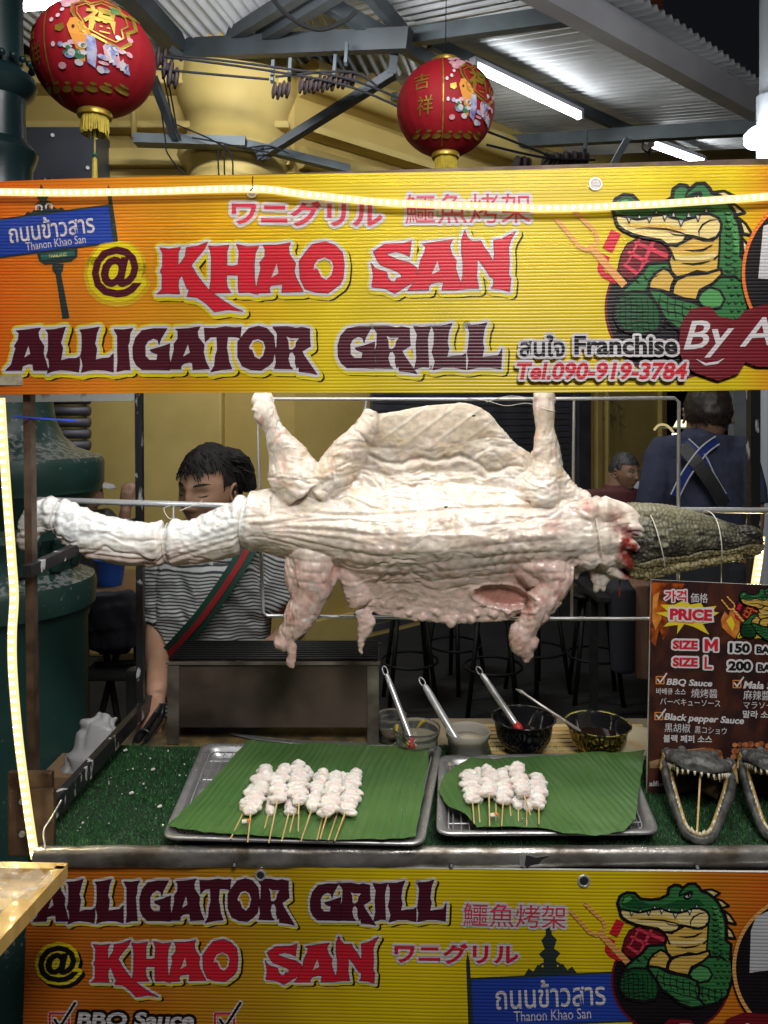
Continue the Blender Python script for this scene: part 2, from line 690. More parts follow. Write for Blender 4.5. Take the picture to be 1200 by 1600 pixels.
ALLIGATOR = [
 gl(*Z3, [(120,125),(210,115),(295,105),(278,135),(285,180),(320,235),(315,290),(335,350),(350,408),(245,408),(240,365),(210,362),(165,378),(160,408),(45,410),(85,370),(105,290),(118,250),(108,235),(135,190),(140,140)], [(208,232),(222,290),(178,318)]),
 gl(*Z3, [(335,118),(400,115),(475,98),(460,140),(450,180),(440,210),(455,250),(440,340),(500,325),(550,325),(575,310),(578,360),(570,422),(510,410),(440,405),(390,412),(345,430),(360,380),(355,330),(338,310),(350,270),(352,200),(350,140)]),
 gl(*Z3, [(578,118),(640,112),(718,98),(700,140),(692,190),(685,215),(700,255),(690,335),(740,325),(790,320),(820,290),(820,422),(760,408),(690,405),(640,410),(590,425),(600,380),(595,340),(582,310),(592,270),(595,200),(592,140)]),
 gl(*Z3, [(825,115),(890,118),(960,108),(940,140),(935,200),(925,230),(930,300),(940,405),(900,405),(845,418),(852,350),(850,280),(850,160)]),
 gl(510 - 320, 493, 4.0, G_),
 gl(*Z4, [(150,105),(240,100),(312,88),(295,120),(300,160),(340,210),(335,260),(350,320),(375,370),(265,375),(262,330),(240,325),(205,335),(185,350),(185,372),(95,372),(120,320),(140,240),(138,205),(165,170),(165,115)], [(232,205),(245,262),(200,288)]),
 gl(*Z4, [(340,98),(410,100),(485,88),(540,95),(588,92),(580,165),(560,158),(530,155),(497,155),(490,230),(500,280),(505,320),(525,370),(450,375),(385,390),(410,350),(415,290),(430,240),(425,155),(380,158),(348,190),(345,150)]),
 gl(*Z4, [(640,100),(705,85),(760,100),(805,150),(815,230),(800,320),(770,350),(720,380),(650,375),(595,350),(565,290),(565,190),(600,145)], [(665,180),(700,170),(735,185),(750,225),(735,280),(710,305),(680,290),(660,240),(647,240),(640,225)]),
 gl(510 - 156, 491, 4.0, R_, RH),
]
GRILL = [
 gl(*Z5, G_), gl(*Z5, R_, RH),
 gl(*Z5, [(545,80),(600,85),(655,78),(640,120),(632,160),(635,240),(640,335),(600,332),(550,348),(565,280),(560,200),(568,130)]),
 gl(*Z5, [(660,80),(720,78),(785,62),(765,110),(755,180),(765,220),(752,275),(800,265),(850,262),(870,250),(870,350),(800,335),(730,335),(665,352),(680,300),(660,240),(672,190),(675,120)]),
 gl(*Z5, [(882,75),(950,70),(1003,58),(985,100),(975,180),(985,215),(972,275),(1040,265),(1075,262),(1097,220),(1090,345),(1020,335),(950,335),(882,350),(890,290),(880,250),(888,200),(895,120)]),
]
K_WHITE = ink('white', (0.62, 0.58, 0.60))
K_RED = ink('red', (0.62, 0.018, 0.035))
K_PLUM = ink('plum', (0.075, 0.010, 0.020))
K_YEL = ink('yellow', (0.72, 0.58, 0.015))
K_GOLD = ink('gold', (0.62, 0.38, 0.02))
K_BLACK = ink('black', (0.010, 0.008, 0.010))
K_BLUE = ink('blue', (0.02, 0.055, 0.36))
K_TEAL = ink('teal', (0.028, 0.042, 0.040))
K_GREEN = ink('green', (0.035, 0.17, 0.05))
K_GREEN2 = ink('light_green', (0.08, 0.30, 0.09))
K_DGREEN = ink('dark_green', (0.012, 0.085, 0.025))
K_TAN = ink('tan', (0.66, 0.42, 0.08))
K_CREAM = ink('cream', (0.75, 0.60, 0.25))
K_PEACH = ink('peach', (0.75, 0.36, 0.10))
K_MAROON = ink('maroon', (0.16, 0.008, 0.015))
K_ORANGE = ink('orange', (0.75, 0.17, 0.03))
K_PINK = ink('pinkish_red', (0.66, 0.05, 0.09))
K_GREY = ink('paper_grey', (0.52, 0.52, 0.55))


def word(board, glyphs, parent, fill, name, aff=None, lw=5.6, yl=8.6):
    pr = Print(board)
    af = aff or (lambda x, y: (x, y))
    for outer, holes in glyphs:
        o = [af(x, y) for x, y in outer]
        h = [[af(x, y) for x, y in q] for q in holes]
        pr.stroke([(x + 5, y + 5) for x, y in o], yl * 0.9, K_BLACK, 1.0)
        pr.stroke(o, yl, K_YEL if name != 'x' else K_GOLD, 2.0)
        pr.stroke([(x + 1.5, y + 3) for x, y in o], yl, K_YEL, 2.6)
        pr.stroke(o, lw, K_WHITE, 3.4)
        for q in h:
            pr.stroke(q, lw * 0.55, K_WHITE, 3.4)
        pr.poly(o, fill, 5.0, h)
        pr.stroke(o, 0.7, K_BLACK, 4.3)
    return pr.build(name, parent)


def ell(cx, cy, rx, ry, n=40, a0=0.0, a1=2 * PI):
    return [(cx + rx * math.cos(a0 + (a1 - a0) * i / n), cy + ry * math.sin(a0 + (a1 - a0) * i / n)) for i in range(n)]


def mascot(board, parent, ox, oy, sx, sy, base=1.0, small=False):
    """green crocodile with crossed arms in front of a round barbecue"""
    pr = Print(board)
    A = lambda pts: [(ox + (x - 108) * sx, oy + (y - 40) * sy) for x, y in pts]
    lw = 4.2 * (sx + sy)
    L = base
    if not small:
        pr.poly(A(ell(498, 740, 432, 395)), K_BLACK, L)
        pr.stroke(A(ell(498, 740, 425, 388)), lw * 0.9, K_MAROON, L + 1)
    # round barbecue and its red bars
    pr.shape(A([(150,500),(165,440),(200,380),(260,350),(340,345),(460,400),(470,480),(330,560),(220,580),(160,560)]), K_MAROON, K_BLACK, L + 1.5, lw * 0.5)
    for q in ([(240,375),(255,362),(460,440),(450,465)], [(200,430),(214,415),(400,505),(390,530)], [(175,500),(185,485),(310,560),(290,578)], [(270,350),(290,345),(215,480),(190,500)], [(350,360),(375,365),(290,530),(265,540)]):
        pr.poly(A(q), K_PINK if not small else K_ORANGE, L + 2.6)
    pr.shape(A([(105,298),(165,325),(112,430),(52,400)]), K_RED, None, L + 2.6, 1)
    pr.shape(A([(32,422),(98,455),(82,492),(14,460)]), K_RED, None, L + 2.6, 1)
    pr.stroke(A([(45,480),(38,520),(62,552),(125,585)]), lw * 2.0, K_RED, L + 2.2, closed=False)
    # fork
    pr.stroke(A([(-14,400),(60,480),(190,616)]), lw * 2.6, K_PEACH, L + 3.6, closed=False)
    pr.stroke(A([(-224,246),(-150,325),(-90,395),(-40,415),(5,395),(22,350),(5,310),(-60,250),(-119,192)]), lw * 1.5, K_PEACH, L + 3.6, closed=False)
    L += 3
    # spikes on the back
    for q in ([(715,92),(790,85),(850,112),(800,142),(760,115)], [(812,150),(860,163),(915,205),(858,218)], [(880,238),(920,268),(965,335),(905,322)], [(895,345),(935,385),(960,440),(905,432)]):
        pr.shape(A(q), K_CREAM, K_BLACK, L, lw)
    L += 1.4
    body = [(125,225),(112,180),(130,130),(180,105),(235,110),(275,150),(350,158),(420,150),(475,120),(480,75),(520,50),(560,55),(580,75),(620,45),(670,42),(700,70),(715,95),(765,112),(812,150),(850,200),(880,270),(895,350),(890,450),(930,480),(925,560),(945,680),(930,760),(900,850),(830,900),(750,920),(640,930),(560,900),(500,850),(440,810),(400,830),(380,870),(290,885),(200,870),(150,840),(125,790),(130,720),(160,660),(180,630),(240,580),(290,540),(330,490),(450,480),(470,420),(420,360),(240,330),(150,280)]
    pr.shape(A(body), K_GREEN, K_BLACK, L, lw * 1.3)
    L += 1.8
    pr.poly(A([(140,190),(150,140),(190,120),(230,128),(262,165),(340,178),(430,172),(500,150),(560,160),(690,150),(740,200),(660,205),(560,225),(470,212),(380,205),(270,225),(190,215)]), K_DGREEN, L)
    pr.poly(A([(150,180),(165,140),(200,130),(215,150),(180,175)]), K_GREEN2, L + 0.5)
    pr.poly(A([(300,175),(430,175),(520,130),(560,120),(540,160),(440,198),(340,195)]), K_GREEN, L + 0.5)
    pr.poly(A([(790,200),(830,210),(870,300),(880,430),(850,420),(840,320)]), K_GREEN2, L)
    L += 1.2
    jaw = [(128,225),(150,222),(200,232),(260,245),(300,240),(350,225),(420,218),(470,235),(540,250),(600,235),(650,215),(700,215),(750,235),(770,270),(765,310),(740,345),(690,360),(640,350),(600,340),(560,335),(540,370),(500,385),(440,385),(400,360),(330,350),(240,330),(180,305),(145,280),(130,250)]
    neck = [(440,385),(540,372),(600,342),(660,362),(720,362),(762,320),(760,400),(755,470),(750,525),(690,545),(600,545),(500,568),(468,535),(452,480),(470,430)]
    pr.shape(A(neck), K_TAN, K_BLACK, L, lw * 0.8)
    pr.shape(A([(420,515),(455,530),(490,572),(470,612),(462,655),(400,638),(330,630),(335,590),(370,545)]), K_TAN, K_BLACK, L + 1, lw)
    pr.shape(A([(500,580),(560,555),(680,545),(768,520),(775,550),(720,600),(640,640),(620,695),(540,685),(470,660),(480,612)]), K_TAN, K_BLACK, L + 1, lw)
    pr.shape(A(jaw), K_CREAM if not small else K_TAN, K_BLACK, L + 2.2, lw)
    pr.poly(A([(180,260),(300,275),(420,270),(520,290),(560,310),(480,315),(330,300),(210,285)]), K_TAN, L + 3.2)
    pr.stroke(A([(250,295),(330,292),(440,300),(520,318),(600,345)]), lw * 0.7, K_BLACK, L + 4, closed=False, taper=True)
    pr.stroke(A([(635,345),(632,310),(655,275),(700,250),(750,245)]), lw * 0.7, K_BLACK, L + 4, closed=False, taper=True)
    pr.stroke(A([(455,315),(480,330),(540,335),(570,340)]), lw * 0.5, K_BLACK, L + 4, closed=False, taper=True)
    for q in ([(545,415),(600,420),(660,415),(700,395),(720,385)], [(530,488),(600,495),(650,488),(705,475)], [(470,430),(480,460),(490,475)], [(570,545),(620,532),(670,540),(700,540)], [(755,440),(735,460),(720,470)], [(430,385),(500,392),(540,370)]):
        pr.stroke(A(q), lw * 0.8, K_BLACK, L + 4, closed=False, taper=True)
    pr.poly(A([(480,440),(560,450),(660,445),(735,425),(740,455),(650,475),(540,475),(480,465)]), K_CREAM, L + 3)
    for a, b, c, d, e, f in ((262,240,283,240,272,212),(365,215,388,212,372,190),(466,230,494,232,478,200),(558,234,586,234,568,203),(665,205,690,207,676,178)):
        pr.shape(A([(a, b), (c, d), (e, f)]), K_WHITE, K_BLACK, L + 5, lw * 0.35)
    for a, b, c, d, e, f in ((195,233,222,238,210,267),(318,233,347,233,333,264),(412,220,442,220,425,254),(508,246,541,249,524,286),(610,221,640,223,628,260)):
        pr.shape(A([(a, b), (c, d), (e, f)]), K_WHITE, K_BLACK, L + 5, lw * 0.35)
    # eye
    pr.shape(A([(588,130),(605,115),(640,108),(638,130),(620,143),(600,142)]), K_WHITE, K_BLACK, L + 3, lw * 0.6)
    pr.poly(A(ell(620, 124, 8, 9, 12)), K_BLACK, L + 4.5)
    pr.stroke(A([(555,120),(600,105),(640,95),(655,110)]), lw * 1.2, K_BLACK, L + 4, closed=False, taper=True)
    pr.stroke(A([(580,75),(560,95),(555,120)]), lw * 0.7, K_BLACK, L + 4, closed=False)
    # arms
    pr.shape(A([(160,660),(240,645),(320,650),(380,720),(410,790),(400,830),(380,870),(290,885),(200,870),(150,840),(125,790),(130,720)]), K_DGREEN, K_BLACK, L + 1.5, lw)
    pr.shape(A([(320,632),(400,640),(480,680),(600,705),(680,740),(700,800),(690,860),(740,915),(640,930),(560,900),(500,850),(430,800),(380,720)]), K_GREEN, K_BLACK, L + 1.0, lw)
    pr.shape(A([(625,690),(650,650),(700,622),(760,640),(790,690),(765,735),(700,745),(650,725)]), K_GREEN2, K_BLACK, L + 2.5, lw * 0.8)
    pr.stroke(A([(715,600),(770,560),(850,560),(910,600)]), lw * 0.8, K_BLACK, L + 3, closed=False, taper=True)
    # scale marks
    rs = random.Random(3)
    for k in range(7):
        y = 660 + k * 32
        pts = [(140 + i * 34, y + 8 * math.sin(i * 1.3 + k) + 0.02 * (i * 34 - 120) ** 2 / 30) for i in range(8)]
        pr.stroke(A([p for p in pts if p[0] < 240 + 26 * k and p[1] < 880]), lw * 0.32, K_BLACK, L + 3.4, closed=False) if len([p for p in pts if p[0] < 240 + 26 * k and p[1] < 880]) > 1 else None
    for k in range(8):
        x = 150 + k * 34
        pr.stroke(A([(x, 670 + 4 * k), (x + 8, 740), (x + 4, 800), (x + 14, 865)]), lw * 0.3, K_BLACK, L + 3.4, closed=False)
    for k in range(11):
        x = 400 + k * 46
        y0 = 660 + k * 16
        pr.stroke(A([(x, y0), (x - 6, y0 + 50), (x + 4, y0 + 100 if x < 700 else y0 + 80)]), lw * 0.32, K_BLACK, L + 3.4, closed=False)
    for k in range(4):
        pts = [(390 + i * 60, 690 + k * 45 + i * 16 + 8 * (i % 2)) for i in range(9)]
        pts = [p for p in pts if p[0] < 920 and p[1] < 905 - abs(p[0] - 680) * 0.15]
        if len(pts) > 1:
            pr.stroke(A(pts), lw * 0.32, K_BLACK, L + 3.4, closed=False)
    for k in range(9):
        y = 200 + k * 40
        pr.stroke(A([(785 + (k % 2) * 12, y), (800, y + 16), (822, y + 18), (838, y + 4)]), lw * 0.5, K_BLACK, L + 3.4, closed=False, taper=True)
        pr.stroke(A([(836 - (k % 2) * 8, y + 22), (852, y + 36), (872, y + 34)]), lw * 0.4, K_BLACK, L + 3.4, closed=False, taper=True)
    for k in range(7):
        for j in range(3):
            x, y = 800 + j * 42 + (k % 2) * 18, 520 + k * 44
            if not (y > 620 and x < 800) and y < 850:
                pr.stroke(A([(x, y), (x + 14, y + 18), (x + 34, y + 8)]), lw * 0.4, K_BLACK, L + 3.4, closed=False, taper=True)
    for k in range(3):
        x = 240 + k * 55
        pr.stroke(A([(x, 560 + k * -18), (x + 20, 590 - k * 14), (x + 50, 600 - k * 25)]), lw * 0.4, K_BLACK, L + 3.4, closed=False, taper=True)
    return pr.build('crocodile_picture', parent)


def board_mat(name, stops):
    m = mat(name, (0.7, 0.5, 0.02), rough=0.33, spec=0.45)
    nt = m.node_tree
    N, L = nt.nodes, nt.links
    gg = N.new('ShaderNodeNewGeometry')
    sx = N.new('ShaderNodeSeparateXYZ')
    L.new(gg.outputs['Position'], sx.inputs[0])
    nz = N.new('ShaderNodeTexNoise')
    nz.inputs['Scale'].default_value = 2.2
    L.new(gg.outputs['Position'], nz.inputs['Vector'])
    ma = N.new('ShaderNodeMath')
    ma.operation = 'MULTIPLY_ADD'
    ma.inputs[1].default_value = 0.14
    L.new(nz.outputs[0], ma.inputs[0])
    L.new(sx.outputs['X'], ma.inputs[2])
    mr = N.new('ShaderNodeMapRange')
    mr.inputs[1].default_value = -0.68
    mr.inputs[2].default_value = 0.82
    L.new(ma.outputs[0], mr.inputs[0])
    cr = N.new('ShaderNodeValToRGB')
    L.new(mr.outputs[0], cr.inputs[0])
    el = cr.color_ramp.elements
    el[0].position, el[0].color = stops[0][0], (*stops[0][1], 1)
    el[1].position, el[1].color = stops[-1][0], (*stops[-1][1], 1)
    for p, c in stops[1:-1]:
        e = el.new(p)
        e.color = (*c, 1)
    rib_nodes(m, cr.outputs[0], dark=0.86, strength=0.55)
    return m

OR, DY, YE = (0.70, 0.14, 0.012), (0.66, 0.33, 0.01), (0.70, 0.52, 0.008)
BM1 = board_mat('banner_print_upper', [(0, (0.72, 0.13, 0.012)), (0.14, (0.66, 0.20, 0.015)), (0.27, DY), (0.42, YE), (0.93, YE), (1.0, OR)])
BM2 = board_mat('banner_print_lower', [(0, (0.50, 0.11, 0.012)), (0.20, (0.50, 0.15, 0.012)), (0.38, (0.5, 0.30, 0.01)), (0.50, YE), (0.78, YE), (0.88, (0.6, 0.2, 0.012)), (1.0, (0.5, 0.08, 0.012))])
M_BACK = mat('board_back', (0.6, 0.6, 0.58), rough=0.5)


def board_sheet(board, corners, front, thick, name, parent, wob=0.0, nx=60):
    """the fluted sheet: corners TL TR BR BL in picture positions, a little bowed along its edges"""
    mb = MB()
    tl, tr, br, bl = corners
    vs, fs = [], []
    ny = 4
    for lay in (0.0, -thick):
        for j in range(ny + 1):
            for i in range(nx + 1):
                u, v = i / nx, j / ny
                x = (1 - v) * (tl[0] + (tr[0] - tl[0]) * u) + v * (bl[0] + (br[0] - bl[0]) * u)
                y = (1 - v) * (tl[1] + (tr[1] - tl[1]) * u) + v * (bl[1] + (br[1] - bl[1]) * u)
                y += wob * ((1 - v) * (math.sin(u * PI) * 1.0 + 0.4 * math.sin(u * 9)) + v * (0.35 * math.sin(u * 7)))
                vs.append(board.pt(x, y, lay))
    K = (nx + 1) * (ny + 1)
    ff, fb = [], []
    for j in range(ny):
        for i in range(nx):
            a = j * (nx + 1) + i
            ff.append((a, a + nx + 1, a + nx + 2, a + 1))
            fb.append((K + a, K + a + 1, K + a + nx + 2, K + a + nx + 1))
    for i in range(nx):
        fb.append((i, i + 1, K + i + 1, K + i))
        a = ny * (nx + 1) + i
        fb.append((a, K + a, K + a + 1, a + 1))
    for j in range(ny):
        a = j * (nx + 1)
        fb.append((a, K + a, K + a + nx + 1, a + nx + 1))
        a += nx
        fb.append((a, a + nx + 1, K + a + nx + 1, K + a))
    o = len(mb.v)
    mb.add(vs, ff, front)
    mb.f += fb
    mb.m += [mb.mi(M_BACK)] * len(fb)
    return mb.build(name, parent)


def eyelet(board, px, py, parent, r=9):
    mb = MB()
    c = board.pt(px, py, 0.001)
    ring = [c + Vector((math.cos(a) * r * 0.0012, 0, math.sin(a) * r * 0.0012)) for a in np.linspace(0, 2 * PI, 20, endpoint=False)]
    mb.tube(ring, 0.0022, M_ROD, 6, closed=True)
    mb.tube([c + board.n * -0.0006, c + board.n * 0.0004], r * 0.0011, M_BLACK if py > 1000 else K_WHITE, 14)
    return mb.build('eyelet', parent)

# ------------------------------------------------------------------ upper banner
B1 = Board(1.405, 1.335)
ub = thing('stall_banner', B1.pt(600, 612), 'long yellow and orange printed banner board across the top of the stall', 'banner', 'banners of the stall')
board_sheet(B1, ((-75, 287), (1330, 258), (1330, 608), (-75, 618)), BM1, 0.005, 'board', ub, wob=-5)
word(B1, KHAO, ub, K_RED, 'lettering')
word(B1, SAN, ub, K_RED, 'lettering')
word(B1, ALLIGATOR, ub, K_PLUM, 'lettering')
word(B1, GRILL, ub, K_PLUM, 'lettering')
pr = Print(B1)
pr.text('@', 183, 425, 78, 80, K_PLUM, 5, bold=0.035, outs=((13, K_GOLD, 1, 0, 2), (7.5, K_YEL, 2.5, 0, 0),))
pr.text('ワニグリル', 480, 334, 236, 40, K_PINK, 5, rot=0.015, bold=0.03, outs=((5.2, K_WHITE, 3, 0, 0),))
pr.text('鱷魚烤架', 731, 326, 196, 46, K_PINK, 5, rot=-0.01, bold=0.0, outs=((5.0, K_WHITE, 3, 0, 0),))
pr.text('สนใจ', 846, 541, 70, 34, K_BLACK, 26, bold=0.02, outs=((4.2, K_WHITE, 24, 0, 0),))
pr.text('Franchise', 976, 540, 160, 29, K_BLACK, 26, bold=0.03, outs=((4.2, K_WHITE, 24, 0, 0),))
pr.text('Tel.090-919-3784', 938, 580, 266, 27, K_RED, 26, shear=0.18, bold=0.03, outs=((4.0, K_WHITE, 24, 0, 0),))
pr.build('lettering', ub)


def street_sign(board, parent, cx, cy, w_, h_, rot, lay=1.0, post=True, s=1.0):
    pr = Print(board)
    c, sn = math.cos(rot), math.sin(rot)
    T = lambda pts: [(cx + x * c - y * sn, cy + x * sn + y * c) for x, y in pts]
    hw, hh = w_ / 2, h_ / 2
    pr.poly(T([(-hw - 3, -hh - 3), (hw + 3, -hh - 3), (hw + 3, hh + 3), (-hw - 3, hh + 3)]), K_TEAL, lay)
    pr.poly(T([(-hw, -hh), (hw, -hh), (hw, hh), (-hw, hh)]), K_BLUE, lay + 1)
    pr.text('ถนนข้าวสาร', cx + 5 * s * sn - 2 + (9 if post else 0), cy - 8 * s, 134 * s, 34 * s, K_WHITE, lay + 2, rot=rot, bold=0.012)
    pr.text('Thanon Khao San', *T([(11 if post else 0, 18 * s)])[0], 94 * s, 13 * s, K_WHITE, lay + 2, rot=rot)
    # finial and end posts
    fin = [(-34, 0), (-28, -8), (-22, -4), (-16, -12), (-9, -8), (-8, -18), (-14, -24), (-6, -30), (-10, -40), (-4, -46), (-3, -60), (0, -74), (3, -60), (4, -46), (10, -40), (6, -30), (14, -24), (8, -18), (9, -8), (16, -12), (22, -4), (28, -8), (34, 0)]
    fc = (0 if post else 0)
    pr.poly(T([(fc + x * 0.95 * s, -hh - 3 + y * s * (0.62 if post else 1.05)) for x, y in fin]), K_TEAL, lay + 0.4)
    for sg in (-1, 1):
        pr.stroke(T([(-0.0 + sg * 8 * s + 5 * s * math.cos(a), -hh - 11 * s + 5 * s * math.sin(a)) for a in np.linspace(PI * 0.9, PI * 2.2, 7)]), 1.3 * s, K_WHITE if post else K_TEAL, lay + 1.2, closed=False)
    for e in (-1, 1):
        pr.poly(T([(e * (hw + 4) - 3, -hh - 22 * s), (e * (hw + 4), -hh - 34 * s), (e * (hw + 4) + 3, -hh - 22 * s), (e * (hw + 4) + 4, hh + 18), (e * (hw + 4) - 4, hh + 18)]), K_TEAL, lay + 0.7)
    return pr, T

pr, T = street_sign(B1, ub, 74, 363, 200, 56, -0.13)
pr.poly(T([(-20, 31), (44, 31), (42, 44), (32, 50), (-10, 50), (-18, 43)]), K_TEAL, 3)
pr.poly(T([(-15, 33), (39, 33), (38, 42), (-14, 42)]), ink('sign_green', (0.03, 0.12, 0.10)), 4)
pr.text('THAILAND', *T([(12, 38)])[0], 28, 5, K_CREAM, 5, rot=-0.13)
pr.poly([(82, 412), (100, 412), (99, 422), (96, 428), (109, 497), (98, 498), (87, 428), (82, 422)], K_TEAL, 3)
pr.build('street_sign_picture', ub)
mascot(B1, ub, 955.5, 286.4, 0.2575, 0.2796)
pr = Print(B1)
pr.poly(ell(1272, 428, 114, 122, 60), K_BLACK, 18)
pr.stroke(ell(1272, 428, 113, 121, 60), 2.6, K_ORANGE, 19)
pr.poly([(1190, 355), (1228, 340), (1320, 345), (1320, 470), (1240, 440), (1182, 436)], K_GREY, 19.5)
bl = [(1063,545),(1066,510),(1080,488),(1105,484),(1118,500),(1150,506),(1165,490),(1190,482),(1330,482),(1330,570),(1180,568),(1160,560),(1148,580),(1120,590),(1085,578),(1070,566)]
pr.poly(bl, K_MAROON, 20)
pr.stroke(bl, 5, K_MAROON, 20.3)
pr.text('By Ai', 1145, 528, 150, 58, K_WHITE, 23, rot=-0.05, shear=0.35, bold=0.012)
pr.stroke([(1086, 562), (1100, 570), (1118, 567), (1128, 561)], 2.2, K_WHITE, 23, closed=False, taper=True)
pr.build('lettering', ub)
eyelet(B1, 930, 288, ub)
eyelet(B1, 394, 302, ub, 7)

# ------------------------------------------------------------------ lower banner
B2 = Board(1.348, 1.318)
lb = thing('counter_banner', B2.pt(620, 1600), 'printed yellow and orange banner board on the front of the counter', 'banner', 'banners of the stall')
board_sheet(B2, ((44, 1350), (1330, 1364), (1330, 1960), (24, 1960)), BM2, 0.005, 'board', lb, wob=0.6)
am = lambda x, y: (52 + (x - 9.75) * 0.841, 1373 + (y - 511) * 0.97)
word(B2, ALLIGATOR, lb, K_PLUM, 'lettering', am, lw=4.6, yl=4.6)
am2 = lambda x, y: (485 + (x - 528) * 0.828, 1376 + (y - 506) * 0.885)
word(B2, GRILL, lb, K_PLUM, 'lettering', am2, lw=4.6, yl=4.6)
am3 = lambda x, y: (144 + (x - 247) * 0.784, 1467 + (y - 378) * 0.82)
word(B2, KHAO, lb, K_RED, 'lettering', am3, lw=4.2, yl=4.2)
am4 = lambda x, y: (415 + (x - 580) * 0.783, 1462 + (y - 361) * 0.77)
word(B2, SAN, lb, K_RED, 'lettering', am4, lw=4.2, yl=4.2)
pr = Print(B2)
pr.text('@', 92, 1505, 64, 58, K_BLACK, 5, bold=0.035, outs=((5.2, K_YEL, 2.5, 0, 0), (6, K_BLACK, 1, 4, 5)))
pr.text('鱷魚烤架', 804, 1430, 160, 36, K_PINK, 5, rot=0.03, outs=((4, K_WHITE, 3, 0, 0),))
pr.text('ワニグリル', 713, 1489, 194, 32, K_RED, 5, rot=0.01, bold=0.03, outs=((4, K_WHITE, 3, 0, 0),))
pr.text('BBQ Sauce', 213, 1594, 182, 27, K_WHITE, 5, shear=0.15, bold=0.035, outs=((4.5, K_BLACK, 3, 0, 0),))
for x in (94, 352):
    pr.stroke([(x - 16, 1583), (x + 14, 1583), (x + 14, 1612), (x - 16, 1612)], 3.0, K_WHITE, 2)
    pr.stroke([(x - 16, 1583), (x + 14, 1583), (x + 14, 1612), (x - 16, 1612)], 1.8, K_RED, 3)
    pr.stroke([(x - 8, 1592), (x, 1604), (x + 24, 1566)], 4.2, K_WHITE, 4, closed=False)
    pr.stroke([(x - 8, 1592), (x, 1604), (x + 24, 1566)], 2.0, K_BLACK, 5, closed=False)
pr.text('Mala Sauce', 470, 1628, 170, 27, K_WHITE, 5, shear=0.15, bold=0.035, outs=((4.5, K_BLACK, 3, 0, 0),))
pr.build('lettering', lb)
pr, T = street_sign(B2, lb, 862, 1562, 248, 74, -0.045, post=False, s=1.28)
pr.build('street_sign_picture', lb)
mascot(B2, lb, 963.4, 1378.7, 0.2167, 0.2167, base=3.0)
pr = Print(B2)
pr.poly(ell(1250, 1507, 106, 110, 60), K_BLACK, 20)
pr.stroke(ell(1250, 1507, 106, 110, 60), 2.8, K_PEACH, 21)
pr.poly([(1178, 1428), (1200, 1418), (1300, 1418), (1300, 1500), (1220, 1508), (1168, 1515), (1170, 1450)], K_GREY, 22)
bl = [(1035,1600),(1045,1590),(1075,1592),(1085,1620),(1125,1620),(1135,1590),(1160,1580),(1190,1582),(1330,1585),(1330,1680),(1040,1680)]
pr.poly(bl, K_MAROON, 22.5)
pr.stroke(bl, 4, K_MAROON, 22.6)
pr.text('By Ai', 1120, 1620, 140, 54, K_WHITE, 24, shear=0.35, bold=0.012)
pr.build('lettering', lb)
eyelet(B2, 407, 1367, lb, 7)
eyelet(B2, 912, 1376, lb, 8)
# ------------------------------------------------------------------ stall frame and counter
fr = thing('stall_scaffold', (0, 1.6, 0), 'paint chipped steel frame posts and rails carrying the banner above the counter', 'stall frame')


def part_bar(parent, name, a, b, w_, h_, m, up=(0, 0, 1)):
    mb = MB()
    mb.bar(a, b, w_, h_, m, up)
    return mb.build(name, parent)


def part_tube(parent, name, pts, r, m, n=10, closed=False, flat=None):
    mb = MB()
    mb.tube(pts, r, m, n, closed, flat=flat)
    return mb.build(name, parent, smooth=True, sharp=50)

LF = Vector((-0.672, 1.372, 0))
part_bar(fr, 'post', (-0.692, 1.432, 2.05), (-0.668, 1.432, 0.02), 0.014, 0.022, M_BROWN, up=(0, 1, 0))
part_bar(fr, 'post', (-0.615, 1.85, 2.07), (-0.608, 1.85, 0.87), 0.017, 0.017, M_BLACKP, up=(0, 1, 0))
part_bar(fr, 'post', (0.925, 1.85, 2.07), (0.922, 1.85, 0.02), 0.024, 0.024, M_BLACKP, up=(0, 1, 0))
part_bar(fr, 'post', (0.86, 1.42, 2.07), (0.86, 1.42, 0.02), 0.02, 0.02, M_BLACKP, up=(0, 1, 0))
part_bar(fr, 'top_rail', (-0.96, 1.85, 1.660), (-0.622, 1.85, 1.664), 0.014, 0.020, M_WHITEP)
part_bar(fr, 'top_rail', (-0.75, 1.424, 2.050), (0.96, 1.372, 2.085), 0.022, 0.018, M_BROWN)
part_bar(fr, 'side_rail', (-0.675, 1.397, 1.318), (-0.625, 1.84, 1.352), 0.018, 0.022, M_BLACKP)
part_bar(fr, 'counter_rail', (-0.622, 1.372, 0.875), (-0.600, 1.90, 0.885), 0.016, 0.034, M_BLACKP)
part_bar(fr, 'top_rail', (-0.65, 1.42, 2.06), (-0.615, 1.86, 2.06), 0.02, 0.02, M_BLACKP)
part_bar(fr, 'top_rail', (0.82, 1.40, 2.06), (0.925, 1.86, 2.06), 0.02, 0.02, M_BLACKP)
# corner bracket low at the left post
mb = MB()
mb.box((-0.655, 1.372, 0.875), (0.082, 0.012, 0.155), M_BROWN, bev=0.002)
mb.box((-0.630, 1.366, 0.862), (0.045, 0.010, 0.125), M_BROWN, bev=0.002)
mb.build('corner_plate', fr)
for z in (0.90, 0.84):
    mb = MB()
    mb.lathe([(0, 0.004), (0.005, 0.004), (0.006, 0)], (0, 0, 0), M_ROD, 8)
    mb.v = [(-0.668 + x, 1.3655 - zz, z + y) for x, y, zz in mb.v]
    mb.build('bolt', fr)
# aluminium tape at the banner's lower left corner
ft = MB()
ft.box(B1.pt(16, 594, 0.002), (0.050, 0.0012, 0.020), mat('foil_tape', (0.75, 0.68, 0.50), (0.45, 0.40, 0.28), 60, rough=0.25, metal=0.4, bump=0.5, bscale=60), bev=0.0004)
tag(ft.build('foil_tape'), 'short piece of foil tape at the lower left corner of the top banner', 'tape')
